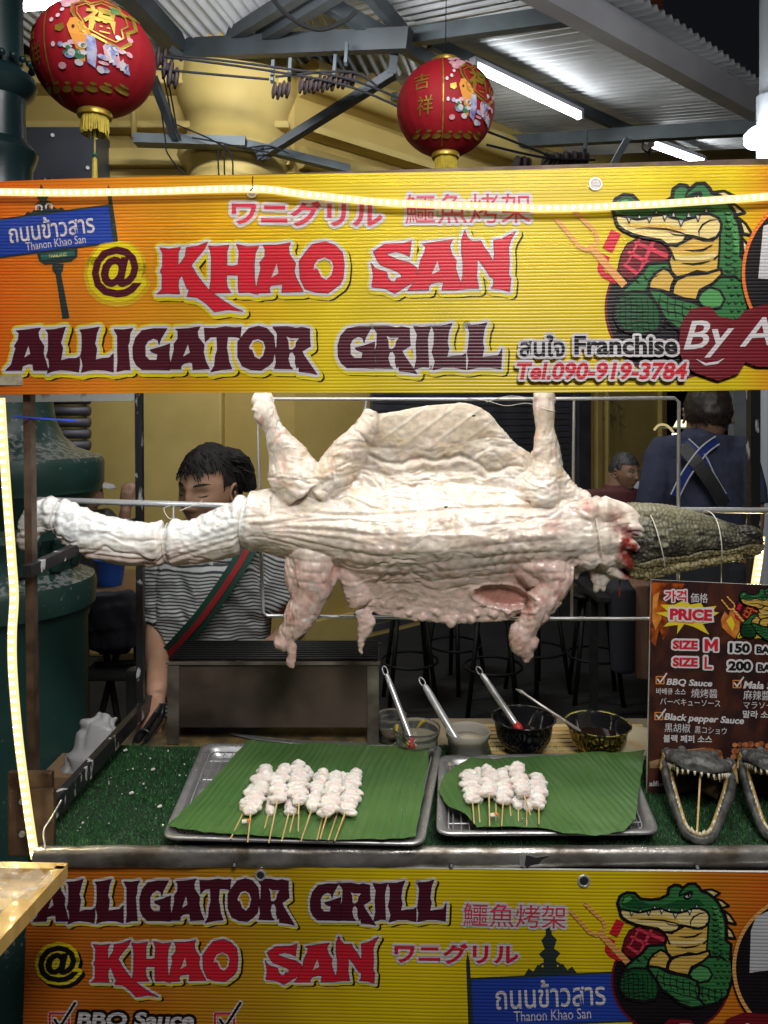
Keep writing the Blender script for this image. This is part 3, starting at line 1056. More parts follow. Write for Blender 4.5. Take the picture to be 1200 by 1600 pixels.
# blue cable tie
bt = MB()
bt.tube([P(22, 651, 1.38), P(60, 654, 1.44), P(118, 657, 1.5)], 0.0016, mat('blue_plastic', (0.01, 0.04, 0.5), rough=0.4), 6)
tag(bt.build('cable_tie'), 'thin blue cable tie sticking out from the left post', 'cable tie')

# counter: cabinet, rim, turf
ct = thing('counter', (0, 1.6, 0), 'stall counter with dented aluminium front edge and turf covered top', 'counter')
mb = MB()
mb.box((0.16, 1.64, 0.41), (1.60, 0.52, 0.77), M_STEEL)
mb.build('cabinet', ct)
M_PLY = mat('worn_tray_wood', (0.30, 0.24, 0.15), (0.16, 0.12, 0.07), 7, rough=0.5, bump=0.2)
mb = MB()
mb.box((0.17, 1.655, 0.806), (1.62, 0.60, 0.022), M_PLY)
mb.build('table_top', ct)
# front edging with a bowed, dented face
mb = MB()
prof = [(0.000, 0.012), (-0.006, 0.014), (-0.013, 0.011), (-0.016, 0.004), (-0.017, -0.008), (-0.0155, -0.018), (-0.010, -0.024), (0.0, -0.026)]
vs, fs = [], []
nx = 220
for i in range(nx + 1):
    x = -0.634 + 1.6 * i / nx
    for y, z in prof:
        d = 0.0022 * float(fbm(np.array([x * 14]), np.array([z * 60]), np.array([1.0]), 3)[0])
        vs.append((x, 1.348 + y + d, 0.817 + z + 0.4 * d))
k = len(prof)
for i in range(nx):
    for j in range(k - 1):
        a = i * k + j
        fs.append((a, a + 1, a + k + 1, a + k))
mb.add(vs, fs, M_ALU)
mb.build('edge_trim', ct, smooth=True)
for px in (367, 705, 1088):
    mb = MB()
    c = P(px, 1347 + px * 0.005, 1.331)
    mb.tube([c, c + Vector((0, -0.004, 0))], 0.0042, M_BLACK, 8)
    mb.tube([c + Vector((0, -0.004, 0)), c + Vector((0, -0.006, 0))], 0.0028, M_ROD, 8)
    mb.build('rivet', ct)
mb = MB()   # the torn spot
tp = [(812,1338),(822,1336),(838,1340),(858,1337),(848,1342),(842,1350),(830,1352),(824,1356),(818,1350)]
c0 = P(832, 1345, 1.3285)
vs = [P(x, y, 1.3285) for x, y in tp] + [P(x, y, 1.332) for x, y in tp]
n = len(tp)
mb.add(vs, [tuple(range(n))] + [(i, (i + 1) % n, n + (i + 1) % n, n + i) for i in range(n)], M_BLACK)
mb.add([P(811, 1337, 1.328), P(822, 1336, 1.324), P(819, 1356, 1.326), P(812, 1352, 1.328)], [(0, 1, 2, 3)], M_ROD)
mb.build('torn_strip', ct)

# turf
tm = MB()
tm.box((0.145, 1.5705, 0.8185), (1.58, 0.431, 0.003), M_TURFB)
tf = tm.build('turf_mat', origin=(0.165, 1.57, 0.817))
tag(tf, 'dark green artificial turf mat covering the counter', 'turf mat')
nb = 62000
x = RNG.uniform(-0.642, 0.925, nb)
y = RNG.uniform(1.352, 1.785, nb) + 0.004 * vnoise(x * 60, x * 0, x * 0)
y = np.minimum(y, 1.79)
hgt = RNG.uniform(0.004, 0.009, nb) * (1 + 0.35 * vnoise(x * 25, y * 25, x * 0 + 2))
an = RNG.uniform(0, 2 * PI, nb)
ln = RNG.uniform(0.0, 0.006, nb)
wd = 0.0011
vv = np.empty((nb, 3, 3))
vv[:, 0] = np.stack([x - wd * np.cos(an), y - wd * np.sin(an), np.full(nb, 0.8195)], 1)
vv[:, 1] = np.stack([x + wd * np.cos(an), y + wd * np.sin(an), np.full(nb, 0.8195)], 1)
a2 = RNG.uniform(0, 2 * PI, nb)
vv[:, 2] = np.stack([x + ln * np.cos(a2), y + ln * np.sin(a2), 0.8195 + hgt], 1)
me = bpy.data.meshes.new('turf_blades')
me.vertices.add(nb * 3)
me.vertices.foreach_set('co', (vv.reshape(-1, 3) - np.array([0.165, 1.57, 0.817])).ravel())
me.loops.add(nb * 3)
me.loops.foreach_set('vertex_index', np.arange(nb * 3, dtype=np.int32))
me.polygons.add(nb)
me.polygons.foreach_set('loop_start', np.arange(0, nb * 3, 3, dtype=np.int32))
me.update()
me.materials.append(mat('turf_blades', (0.014, 0.066, 0.022), (0.062, 0.20, 0.065), 220, rough=0.45, spec=0.35))
o = bpy.data.objects.new('turf_blades', me)
COL.objects.link(o)
o.parent = tf
tag(o, kind='stuff')
# white crumbs on the turf
mb = MB()
M_CRUMB = mat('meat_crumb', (0.75, 0.73, 0.68), rough=0.5)
for i in range(60):
    px, py = RNG.uniform(110, 330), RNG.uniform(1170, 1300)
    if px < 110 + (1300 - py) * 0.75:
        continue
    c = G(px, py, 0.828)
    s = RNG.choice([0.0008, 0.0012, 0.002], p=[0.6, 0.3, 0.1])
    v, f = tube_mesh([c, c + Vector((s, s * 0.6, s))], s, 5)
    mb.add(v, f, M_CRUMB)
for (px, py) in ((246, 1261), (202, 1240), (193, 1173), (236, 1203)):
    c = G(px, py, 0.829)
    mb.tube([c, c + Vector((0.006, 0.002, 0.001)), c + Vector((0.009, -0.001, 0.002))], [0.002, 0.0035, 0.001], M_CRUMB, 6)
tag(mb.build('meat_crumbs'), 'tiny white crumbs scattered on the green turf', 'crumbs', kind='stuff')

# ------------------------------------------------------------------ LED strips
def emis(name, col, s):
    m = bpy.data.materials.new(name)
    m.use_nodes = True
    N, L = m.node_tree.nodes, m.node_tree.links
    N.remove(N['Principled BSDF'])
    e = N.new('ShaderNodeEmission')
    e.inputs[0].default_value = (*col, 1)
    e.inputs[1].default_value = s
    L.new(e.outputs[0], N['Material Output'].inputs[0])
    return m

M_LEDW = emis('led_diode_warm', (1.0, 0.82, 0.42), 270)
M_LEDT = emis('led_sleeve_glow', (1.0, 0.78, 0.36), 1.05)
M_LEDT2 = emis('led_sleeve_glow_cool', (0.95, 0.97, 0.9), 16)


def led_strip(label, pts, r, step, wide, group, cool_to=None):
    """a soft clear sleeve with a row of little diodes"""
    sp = spline(pts, 14)
    root = thing('led_strip', tuple(sp[-1]), label, 'led strip', group)
    mb = MB()
    mb.tube([tuple(q) for q in sp], (r * wide, r), M_LEDT, 8, flat=(0, 0, 1)) if False else None
    vs, fs = tube_mesh([tuple(q) for q in sp], [(r * wide, r * 0.5)] * len(sp), 8, flat=(0, 0, 1) if abs(sp[-1][0] - sp[0][0]) > 0.3 else (1, 0, 0))
    mb.add(vs, fs, M_LEDT)
    mb.build('sleeve', root, smooth=True)
    d = np.r_[0, np.cumsum(np.linalg.norm(np.diff(sp, axis=0), axis=1))]
    mb = MB()
    for s in np.arange(step / 2, d[-1], step):
        c = np.array([np.interp(s, d, sp[:, i]) for i in range(3)])
        c2 = np.array([np.interp(min(s + 0.003, d[-1]), d, sp[:, i]) for i in range(3)])
        t = Vector(c2 - c).normalized()
        c = Vector(c) + Vector((0, -r * 0.5, 0))
        mm = M_LEDT2 if (cool_to is not None and s < cool_to) else M_LEDW
        mb.bar(c - t * 0.0022, c + t * 0.0022, r * 0.3, r * 0.8, mm, up=(0, 0, 1) if abs(t.z) < 0.5 else (1, 0, 0))
    o = mb.build('diodes', root)
    tag(o, kind='stuff')
    return root

yb = lambda px: 1 / (1 / 1.405 + (1 / 1.335 - 1 / 1.405) * px / 1200) - 0.018
led_strip('glowing led strip sagging along the top edge of the upper banner', [tuple(P(x, y, yb(x))) for x, y in ((-60, 300), (0, 300), (110, 301), (230, 299), (395, 295), (480, 304), (600, 316), (720, 321), (860, 325), (1000, 320), (1100, 314), (1200, 307), (1290, 299))], 0.0062, 0.0145, 1.15, 'led strips round the stall')
led_strip('bright led strip running down the left front post', [tuple(P(x, y, 1.345)) for x, y in ((1, 622), (5, 690), (12, 790), (18, 870), (22, 932), (19, 990), (20, 1051), (28, 1146), (40, 1241), (50, 1310), (55, 1341))], 0.0085, 0.0155, 1.0, 'led strips round the stall')
led_strip('short piece of led strip under the snout at the right edge', [tuple(P(x, y, 1.80)) for x, y in ((1189, 838), (1186, 870), (1180, 912), (1178, 940))], 0.0105, 0.014, 1.0, 'led strips round the stall')
mb = MB()
c = P(395, 291, yb(395))
mb.tube([c + Vector((0, 0, 0.018)), c + Vector((0, -0.004, 0.004)), c + Vector((0.003, -0.011, -0.006)), c + Vector((-0.003, -0.006, -0.010)), c + Vector((-0.004, 0.002, -0.004))], 0.0011, M_DWIRE, 6)
tag(mb.build('wire_hook'), 'small wire hook holding the led strip on the upper banner', 'hook')
mb = MB()
mb.tube(spline([P(96, 1250, 1.36), P(80, 1278, 1.35), P(68, 1300, 1.34), P(72, 1340, 1.335), P(60, 1352, 1.33), P(48, 1358, 1.33)], 6).tolist(), 0.0016, mat('white_cable', (0.6, 0.6, 0.55), rough=0.5), 6)
tag(mb.build('loose_wire'), 'loose white wire at the foot of the left led strip', 'wire')
mb = MB()
mb.tube([P(1127, 870, 1.62), P(1127, 885, 1.62), P(1127, 930, 1.62)], 0.0012, M_TWINE, 6)
tag(mb.build('hanging_string'), 'thin string hanging down from the snout of the carcass', 'string')

# added fitting for the banner fill light, out of view behind the board
mb = MB()
mb.box((0.04, 1.428, 1.765), (1.0, 0.02, 0.016), M_WHITEP, bev=0.003)
tag(mb.build('added_light_fitting'), 'slim added fitting for the fill light, unseen on the back of the upper banner', 'light fitting')

# ------------------------------------------------------------------ wire rack behind the carcass
RY = 1.70
rk = thing('wire_rack', P(730, 965, RY), 'upright steel wire rack with two long rods holding the carcass', 'rack')
part_tube(rk, 'skewer_rod', [P(52, 781, 1.67), P(60, 781, 1.67), P(380, 791, 1.67), P(800, 796, 1.67), P(1290, 798, 1.67)], [0.001, 0.0068, 0.0068, 0.0068, 0.0068], M_ROD, 12)
part_tube(rk, 'wire_loop', [P(403, 623, RY), P(735, 624, RY), P(1054, 622, RY), P(1061, 628, RY), P(1060, 790, RY), P(1059, 962, RY), P(1052, 967, RY), P(700, 966, RY), P(418, 962, RY), P(411, 957, RY), P(406, 800, RY)], 0.0042, M_ROD, 10, closed=True)
for a, b in (((897, 623), (893, 967)), ((572, 623), (571, 640))):
    part_tube(rk, 'upright', [P(*a, RY + 0.004), P(*b, RY + 0.004)], 0.0034, M_ROD, 10)
part_tube(rk, 'upright', [P(271, 790, RY - 0.03), P(271, 812, 1.63)], 0.002, M_ROD, 8)
mb = MB()
mb.tube(spline([P(730, 622, RY - .01), P(760, 626, RY - .01), P(790, 634, RY - .01), P(820, 630, RY - .01), P(838, 633, RY - .01)], 6).tolist(), 0.0009, M_TWINE, 5)
mb.tube(spline([P(860, 628, RY - .01), P(800, 619, RY - .01), P(760, 628, RY - .01)], 6).tolist(), 0.0009, M_TWINE, 5)
mb.tube(spline([P(271, 812, 1.65), P(262, 808, 1.65), P(256, 795, 1.65), P(266, 790, 1.65)], 5).tolist(), 0.0009, M_TWINE, 5)
mb.tube(spline([P(281, 798, 1.65), P(296, 792, 1.65), P(312, 785, 1.65), P(316, 781, 1.65)], 5).tolist(), 0.0009, M_TWINE, 5)
tag(mb.build('tie_string', rk), kind='stuff')
# ------------------------------------------------------------------ the skinned crocodile on the rack
CY = 1.60
PXM = CY / F          # metres per picture pixel at the carcass
U = lambda u: (u - 600) * PXM
W_ = lambda v: CAMZ - (v - HZ) * PXM


def cp(u, v, d=0.0):
    """carcass point: picture position and distance (m) towards the viewer"""
    return Vector((U(u), CY - d, W_(v)))

cb = MB()
FM = mat('tmpflesh', (0.7, 0.6, 0.5))
# trunk with its spread flanks, station by station: u, top, bottom, rim half thickness, core half thickness
ST = [(372,778,852,14,26),(385,774,856,15,26),(410,766,862,16,28),(440,760,870,17,30),(475,756,876,18,32),(505,742,880,18,36),(525,718,888,17,40),(545,695,902,15,44),(565,668,935,13,48),(585,648,958,12,50),(620,642,965,12,52),(660,634,972,12,54),(700,630,975,12,54),(735,630,974,12,54),(760,642,972,12,52),(785,668,970,12,50),(810,695,960,14,48),(835,712,945,16,46),(860,722,925,18,42),(885,740,908,20,38),(905,765,892,22,34),(930,778,882,24,32),(955,786,886,24,30),(980,800,892,18,24)]
sp = spline(ST, 4)
SPINE = lambda u: 818 + 14 * np.clip((u - 380) / 250, 0, 1) + 6 * np.sin((u - 400) / 90.0)
vs, fs = [], []
NR = 44
for u, t, b_, rim, core in sp:
    mid, hh = (t + b_) / 2, (b_ - t) / 2
    for j in range(NR):
        a = 2 * PI * j / NR
        v = mid - hh * math.cos(a)
        q = (v - (SPINE(u) + 5)) / 62.0
        thick = rim * 1.0 + core * math.exp(-q * q)
        s = math.sin(a)
        s = math.copysign(abs(s) ** 0.75, s)
        d = thick * s * PXM
        vs.append(cp(u, v, d * (1.0 if s > 0 else 0.8)))
k = len(sp)
for i in range(k - 1):
    for j in range(NR):
        j2 = (j + 1) % NR
        fs.append((i * NR + j, i * NR + j2, (i + 1) * NR + j2, (i + 1) * NR + j))
fs.append(tuple(range(NR))[::-1])
fs.append(tuple((k - 1) * NR + j for j in range(NR)))
cb.add(vs, fs, FM)


def limb(pts, n=14, m=FM, mbx=None):
    """pts: (u, v, depth px, radius px, depth radius px)"""
    s = spline(pts, 5)
    (mbx or cb).tube([cp(p[0], p[1], p[2] * PXM) for p in s], [(max(p[4], 1) * PXM, max(p[3], 1) * PXM) for p in s], m, n, flat=(0, -1, 0))

# tail
limb([(34,858,4,4,4),(42,845,4,13,11),(52,822,4,22,16),(68,805,4,24,18),(84,800,4,23,19),(96,806,4,27,20),(120,822,5,31,23),(150,836,6,34,24),(180,845,6,35,25),(220,850,6,34,26),(256,849,6,32,26),(264,848,6,28,24),(275,848,6,34,28),(310,844,6,36,30),(345,834,6,38,32),(372,822,6,39,34),(382,816,6,34,32),(400,812,6,42,36),(430,810,6,46,38)], 20)
# upper hind leg (foot up at 415,620)
limb([(398,622,8,10,8),(412,626,10,15,12),(426,620,6,10,9)], 10)
limb([(404,658,14,10,9),(412,650,12,19,15),(416,632,10,17,12)], 10)
limb([(414,625,10,14,12),(416,645,12,18,15),(428,668,12,15,14),(440,692,12,23,20),(452,716,12,33,26),(462,742,14,40,32),(480,768,14,40,34)], 16)
limb([(446,700,14,16,14),(474,730,18,22,20),(500,756,18,24,20),(530,770,14,20,16)], 12)
# knob of muscle beside it
limb([(580,642,6,12,10),(573,665,10,18,14),(556,690,14,24,18),(540,715,16,30,20),(520,745,18,30,24),(498,770,18,24,22)], 14)
# upper front leg
limb([(833,620,4,14,10),(848,622,6,18,14),(858,634,5,12,10)], 10)
limb([(846,614,6,14,12),(848,640,8,17,14),(849,668,10,14,13),(850,690,12,19,17),(852,716,16,22,20),(848,744,22,28,24),(838,772,24,32,26),(830,790,22,26,22)], 16)
limb([(842,700,16,16,14),(858,740,20,20,18),(880,768,20,20,18),(905,784,18,16,16)], 12)
# lower hind leg
limb([(480,850,18,30,26),(492,872,20,32,26),(490,895,20,33,26),(490,915,18,28,22),(484,935,16,24,20),(470,958,14,24,18),(462,975,12,20,16),(450,990,10,14,12),(444,1000,10,13,10)], 16)
limb([(464,862,16,14,12),(460,890,18,15,13),(466,920,16,12,12),(474,944,14,14,12)], 12)
limb([(514,872,14,14,12),(517,900,16,12,12),(500,926,14,12,12)], 12)
limb([(434,1003,10,8,8),(446,1000,12,14,10),(455,1010,10,9,8),(457,1022,9,5,5),(456,1030,8,7,6),(457,1040,8,3,3)], 10)
# ventral spike hanging down
limb([(562,950,6,10,8),(572,968,8,14,9),(566,990,8,9,8),(564,1010,8,5,5),(566,1020,8,2,2)], 12)
limb([(540,880,10,18,14),(552,905,12,20,14),(565,940,10,18,12)], 12)
# lower front leg
limb([(850,880,30,26,22),(862,894,32,26,22),(856,912,32,22,20),(840,935,30,24,20),(828,955,28,19,17),(820,970,26,17,15),(812,985,24,21,16),(816,1003,22,20,15),(820,1016,22,10,9),(818,1027,22,3,3)], 16)
limb([(806,866,26,16,14),(830,874,34,20,16),(858,884,34,20,16),(884,888,28,16,14)], 12)
limb([(800,880,24,12,10),(815,888,30,13,10),(830,905,30,10,8)], 10)
limb([(800,994,22,7,8),(808,1006,24,9,8)], 8)
limb([(828,1000,22,7,8),(830,990,24,9,8)], 8)
# shoulder folds and neck
limb([(860,800,30,16,14),(900,800,34,20,16),(935,795,34,20,18),(962,806,28,18,18)], 12)
limb([(880,830,34,18,14),(915,832,38,18,16),(950,832,36,16,16),(975,842,30,10,14)], 12)
limb([(880,862,30,16,14),(920,864,34,18,15),(950,868,30,14,14),(964,878,26,9,12)], 12)
limb([(935,782,20,10,12),(952,790,24,12,14),(975,800,26,12,16),(990,822,22,9,12)], 10)
for q_ in ([(948,784,26,8,7),(968,792,34,9,7),(984,806,36,7,5)], [(950,812,44,9,8),(975,818,46,9,7),(988,828,44,6,4)], [(950,838,48,9,8),(970,842,50,8,6),(980,850,48,5,4)], [(948,860,44,8,7),(966,872,42,8,6),(972,884,36,5,4)], [(940,880,32,9,8),(960,892,28,9,6),(975,898,24,5,4)], [(955,795,38,10,6),(978,812,42,6,5),(992,840,42,4,4)]):
    limb(q_, 10)
limb([(925,876,16,9,8),(924,893,16,8,7),(926,910,14,7,6),(925,922,14,2,2)], 10)
limb([(944,876,20,12,9),(942,893,20,12,8),(938,910,18,5,5),(938,920,18,2,2)], 10)
limb([(900,872,18,10,8),(898,888,16,6,6),(896,904,14,2,2)], 8)
# strands of fat along the lower rim
rs = np.random.default_rng(5)
for i in range(16):
    u = 575 + i * 17 + rs.uniform(-14, 14)
    v = np.interp(u, [p[0] for p in ST], [p[2] for p in ST]) - rs.uniform(4, 20)
    limb([(u - 5, v - 4, 4, 6, 5), (u, v, 6, rs.uniform(5, 9), 6), (u + 4, v + rs.uniform(0, 6), 4, 4, 4)], 8)
ev, V, NRM = fuse(cb, 0.0027, 2, 0.5)
u = V[:, 0] / PXM + 600
v = HZ - (V[:, 2] - CAMZ) / PXM
front = np.clip(-NRM[:, 1], 0, 1)
sz = SPINE(u)
trunk = np.clip((u - 395) / 40, 0, 1) * np.clip((935 - u) / 30, 0, 1)
tail = np.clip((400 - u) / 20, 0, 1)
D = np.zeros(len(u))      # relief in picture pixels

def gs(x, s):
    return np.exp(-(x / s) ** 2)

# crumpled flesh: ridged noise drawn out along the body, bent by a slow warp
wx = 26 * fbm(u / 70, v / 70, V[:, 1] * 8, 3, 20)
wy = 26 * fbm(u / 70 + 9, v / 70, V[:, 1] * 8, 3, 21)
rid = 1 - np.abs(fbm((u + wx) / 60, (v + wy) / 15, V[:, 1] * 9, 4, 1)) * 2.6
rid2 = 1 - np.abs(fbm((u + wx * .6) / 26, (v + wy * .6) / 11, V[:, 1] * 30, 4, 3)) * 2.4
rid3 = 1 - np.abs(fbm((u + wy) / 12, (v + wx) / 12, V[:, 1] * 50, 3, 5)) * 2.2
lump = fbm(u / 42, v / 34, V[:, 1] * 12, 3, 8)
edge_low = np.clip((v - 895) / 60, 0, 1) * trunk
fat = np.clip((800 - v) / 60, 0, 1) * np.clip((v - 660) / 40, 0, 1) * trunk
rv1 = 1 - np.abs(fbm((u + wx) / 15, (v + wy) / 55, V[:, 1] * 12, 4, 71)) * 2.4
limbm = np.clip(((v < 745) & ((np.abs(u - 450) < 75) | (np.abs(u - 850) < 34))) * 1.0 + ((v > 862) & ((np.abs(u - 480) < 55) | ((np.abs(u - 835) < 60) & (V[:, 1] < CY - 0.02)))) * 1.0, 0, 1)
def folds(a, b, seed, w):
    n_ = fbm(a, b, V[:, 1] * 9, 3, seed)
    return np.exp(-(n_ / w) ** 2)
al = 1 - limbm
den = np.clip(0.62 + 1.1 * fbm(u / 110, v / 70, u * 0, 2, 120), 0.25, 1.15)
D += al * (-2.6 * den * folds((u + wx) / 120, (v + wy) / 34, 101, 0.045) + 1.3 * den * folds((u + wx * .7) / 90, (v + wy * .7) / 26, 103, 0.06) - 0.8 * folds((u + wx) / 40, (v + wy) / 18, 105, 0.06) + 0.9 * fbm((u + wx) / 16, (v + wy) / 9, V[:, 1] * 40, 3, 115))
D += limbm * (-2.4 * folds((u + wx) / 24, (v + wy) / 100, 107, 0.05) + 1.0 * folds((u + wx) / 17, (v + wy) / 70, 109, 0.06))
D += 0.25 * rid2 + 0.12 * rid3 + 3.6 * lump * (1 - 0.4 * limbm) + trunk * np.clip(1 - np.abs(v - 760) / 60, 0, 1) * (1.8 * fbm((u + wx) / 26, (v + wy) / 10, u * 0, 3, 140) - 1.6 * folds((u + wy) / 60, (v + wx) / 16, 141, 0.05))
D += fat * (1.8 * fbm((u + wx) / 40, (v + wy) / 15, u * 0, 4, 31) + 1.8 * den * folds((u + wx) / 30, (v + wy) / 11, 111, 0.06) + 0.15 * rid3)
D += edge_low * (1.8 * fbm(u / 11, v / 11, u * 0, 3, 33) + 1.0 * rid3)
# ragged cut fat on the tail, long seams on its side
ragged = tail * np.clip((840 - v - 8 * np.sin(u / 30)) / 18, 0, 1)
D += ragged * (3.0 * fbm(u / 9, v / 7, V[:, 1] * 60, 3, 41))
for off, am_ in ((8, 1.2), (20, 1.6), (-6, 0.6)):
    lv = 850 - 34 * np.clip((u - 265) / 140, 0, 1) ** 1.3 - 30 * np.clip((130 - u) / 60, 0, 1) + off * 0.8 + 4 * np.sin(u / 37 + off)
    D -= tail * am_ * gs(v - lv, 2.4)
    D += tail * am_ * 0.6 * gs(v - lv - 5, 3)
# ring cuts under the twine
for c in (92, 263, 382, 921):
    D -= 7 * gs(u - c - 4 * np.sin(v / 17), 4.5) * (1 if c < 500 else 0.6)
    D += 3 * gs(u - c - 11, 6) + 2.5 * gs(u - c + 11, 6)
# rows of little knobs either side of the spine with furrows between
ramp = np.clip((u - 470) / 70, 0, 1) * np.clip((905 - u) / 50, 0, 1)
for off, am_, per, ph in ((-22, 2.4, 19, 0.0), (8, 2.6, 17, 0.8), (26, 3.2, 17, 2.0), (42, 3.0, 17, 0.3), (58, 2.2, 19, 1.2)):
    lv = sz + off - 0.02 * (u - 650) + 5 * np.sin((u - 400) / 120)
    D += front * ramp * gs(v - lv, 5.0) * am_ * (0.15 + 0.45 * np.clip(fbm(u / 60, v / 60, u * 0, 2, 77) + 0.5, 0, 1)) * (1.0 + 0.9 * np.sin(2 * PI * u / per + ph + 1.2 * np.sin(u / 40)))
    D -= front * np.clip((u - 400) / 40, 0, 1) * trunk * gs(v - lv - 8, 2.2) * 1.3 * (0.3 + np.clip(fbm(u / 45, v / 45, u * 0, 2, 78) + 0.4, 0, 1))
for off in (-38, -30, -14, 0, 16, 34):
    lv = sz + off * np.clip((u - 380) / 160, 0.25, 1) - 6 * np.sin((u - 380) / 60)
    D += front * np.clip((u - 385) / 20, 0, 1) * np.clip((640 - u) / 120, 0, 1) * (1.2 * gs(v - lv, 3.6) - 1.6 * gs(v - lv - 6, 1.8))
# long crease that parts the back muscle from the upper flank
lv = 792 + 8 * np.sin((u - 420) / 80) + 0.015 * (u - 600)
D -= front * np.clip((u - 470) / 40, 0, 1) * np.clip((900 - u) / 60, 0, 1) * 4 * gs(v - lv, 3)
lv = 700 + 26 * np.sin((u - 520) / 150) + 10 * np.sin(u / 30) + 16 * fbm(u / 40, u * 0, u * 0, 3, 132)
D -= front * np.clip((u - 560) / 40, 0, 1) * np.clip((830 - u) / 40, 0, 1) * 3.2 * gs(v - lv, 3)
D += front * np.clip((u - 560) / 40, 0, 1) * np.clip((830 - u) / 40, 0, 1) * 2.2 * gs(v - lv - 10, 6)
# slanting bands of sinew on the upper flap
flap = np.clip((695 - v) / 14, 0, 1) * np.clip((u - 585) / 12, 0, 1) * np.clip((790 - u) / 40, 0, 1)
sl = (u + (v - 640) * 1.35)
bands = np.cos(2 * PI * sl / 44)
D = D * (1 - 0.65 * flap) + flap * 0.8 * np.clip(bands, 0, 1) ** 6 + flap * 1.5 * fbm((u + wx) / 30, (v + wy) / 20, u * 0, 3, 130)
# hollow of the flank where the meat is cut open
cav = gs((u - 782) / 1.0 - 0.3 * (v - 928), 46) * gs(v - 928 - 0.05 * (u - 780), 21)
cav = cav + 0.12 * fbm(u / 12, v / 8, u * 0, 3, 82)
cavm = np.clip((cav - 0.38) * 4, 0, 1) * (V[:, 1] < CY)
D = D * (1 - 0.75 * cavm) - 6 * cavm + 2.5 * np.clip(1 - np.abs(cav - 0.34) * 14, 0, 1)
neckr = gs(u - 968 - (v - 850) * 0.16, 20) * np.clip((v - 800) / 20, 0, 1)
lim = 1.0 - 0.45 * np.clip((np.abs(u - 450) < 70) & (v < 740), 0, 1) - 0.45 * np.clip((np.abs(u - 850) < 34) & (v < 740), 0, 1)
V = V + NRM * (D * lim * PXM)[:, None]
# pigment of the flesh
cream = np.array([0.74, 0.65, 0.53])
pink = np.array([0.68, 0.47, 0.41])
pale = np.array([0.78, 0.71, 0.63])
white = np.array([0.80, 0.79, 0.76])
red = np.array([0.26, 0.03, 0.022])
rose = np.array([0.46, 0.15, 0.105])
C = np.tile(cream, (len(u), 1))

def mixc(C, c, t):
    t = np.clip(t, 0, 1)[:, None]
    return C * (1 - t) + c[None, :] * t
n1 = fbm(u / 50, v / 40, V[:, 1] * 10, 4, 61)
n2 = fbm(u / 14, v / 10, V[:, 1] * 30, 4, 62)
C = mixc(C, pale, 0.5 + 1.2 * n1)
C = mixc(C, pink, np.clip((v - 850) / 70, 0, 0.65) * trunk + 0.5 * np.clip(n2 * 2, 0, 1) + 0.25 * np.clip(-n1 * 2, 0, 1))
leg = ((u < 540) & (v > 865)) | ((u > 790) & (u < 900) & (v > 860))
C = mixc(C, pink, leg * (0.45 + 0.6 * n2))
C = mixc(C, rose, np.clip(-rid2 - 0.2, 0, 1) * 0.55 * (0.3 + trunk))
C = mixc(C, np.array([0.60, 0.43, 0.22]), 0.55 * np.clip(fbm(u / 24, v / 12, V[:, 1] * 20, 4, 66) * 2.2 - 0.1, 0, 1) * np.clip((830 - v) / 80, 0, 1) * trunk)
C = mixc(C, rose * 1.15, 0.45 * np.clip(fbm(u / 9, v / 22, V[:, 1] * 40, 3, 67) * 2.5 - 0.3, 0, 1) * limbm)
C = mixc(C, np.array([0.62, 0.50, 0.36]), flap * 0.5)
C = mixc(C, white, flap * np.clip((bands - 0.90) * 10, 0, 1) * 0.6 * np.clip(0.5 + 1.5 * fbm(u / 20, v / 20, u * 0, 2, 131), 0, 1))
C = mixc(C, white, np.clip(ragged * 1.2, 0, 1) * 0.75 + tail * 0.45)
C = mixc(C, pink * 1.05, tail * np.clip((v - 850) / 26, 0, 1) * 0.55)
C = mixc(C, white, np.clip(n2 * 3 - 0.9, 0, 0.5))
C = mixc(C, rose, cavm * 0.65)
C = mixc(C, np.array([0.42, 0.16, 0.10]), cavm * np.clip(n1 + 0.4, 0, 1) * 0.6)
C = mixc(C, red, np.clip(neckr * 1.5 - 0.35 + 0.9 * fbm(u / 9, v / 9, V[:, 1] * 40, 3, 80), 0, 1))
C = mixc(C, rose, 0.7 * gs(u - 905, 14) * gs(v - 786, 10) + 0.6 * gs(u - 945, 16) * gs(v - 800, 12))
C = mixc(C, rose, 0.5 * gs(u - 850, 16) * gs(v - 815, 12))
ca = ev.color_attributes.new('pigment', 'FLOAT_COLOR', 'POINT')
ca.data.foreach_set('color', np.c_[C, np.ones(len(C))].astype(np.float32).ravel())

fm = mat('raw_flesh', (0.6, 0.5, 0.4), rough=0.33, sss=0.2, bump=0.35, bscale=170, dist=0.0012, spec=0.5, coat=0.3)
nt = fm.node_tree
vc = nt.nodes.new('ShaderNodeVertexColor')
vc.layer_name = 'pigment'
nv = nt.nodes.new('ShaderNodeTexNoise')
nv.inputs['Scale'].default_value = 75
nv.inputs['Detail'].default_value = 8
tcn = nt.nodes.new('ShaderNodeTexCoord')
nt.links.new(tcn.outputs['Object'], nv.inputs['Vector'])
mrn = nt.nodes.new('ShaderNodeMapRange')
mrn.inputs[1].default_value = 0.3
mrn.inputs[2].default_value = 0.7
mrn.inputs[3].default_value = 0.82
mrn.inputs[4].default_value = 1.12
nt.links.new(nv.outputs[0], mrn.inputs[0])
mxx = nt.nodes.new('ShaderNodeMixRGB')
mxx.blend_type = 'MULTIPLY'
mxx.inputs[0].default_value = 1
nt.links.new(vc.outputs[0], mxx.inputs[1])
nt.links.new(mrn.outputs[0], mxx.inputs[2])
nt.links.new(mxx.outputs[0], nt.nodes['Principled BSDF'].inputs['Base Color'])
cr_root = thing('crocodile_carcass', cp(650, 1000), 'whole skinned pale crocodile with its dark scaly head left on, tied along a steel rod', 'crocodile')
ev_o = link_mesh(ev, V, 'body', [fm], cr_root, cp(650, 820))

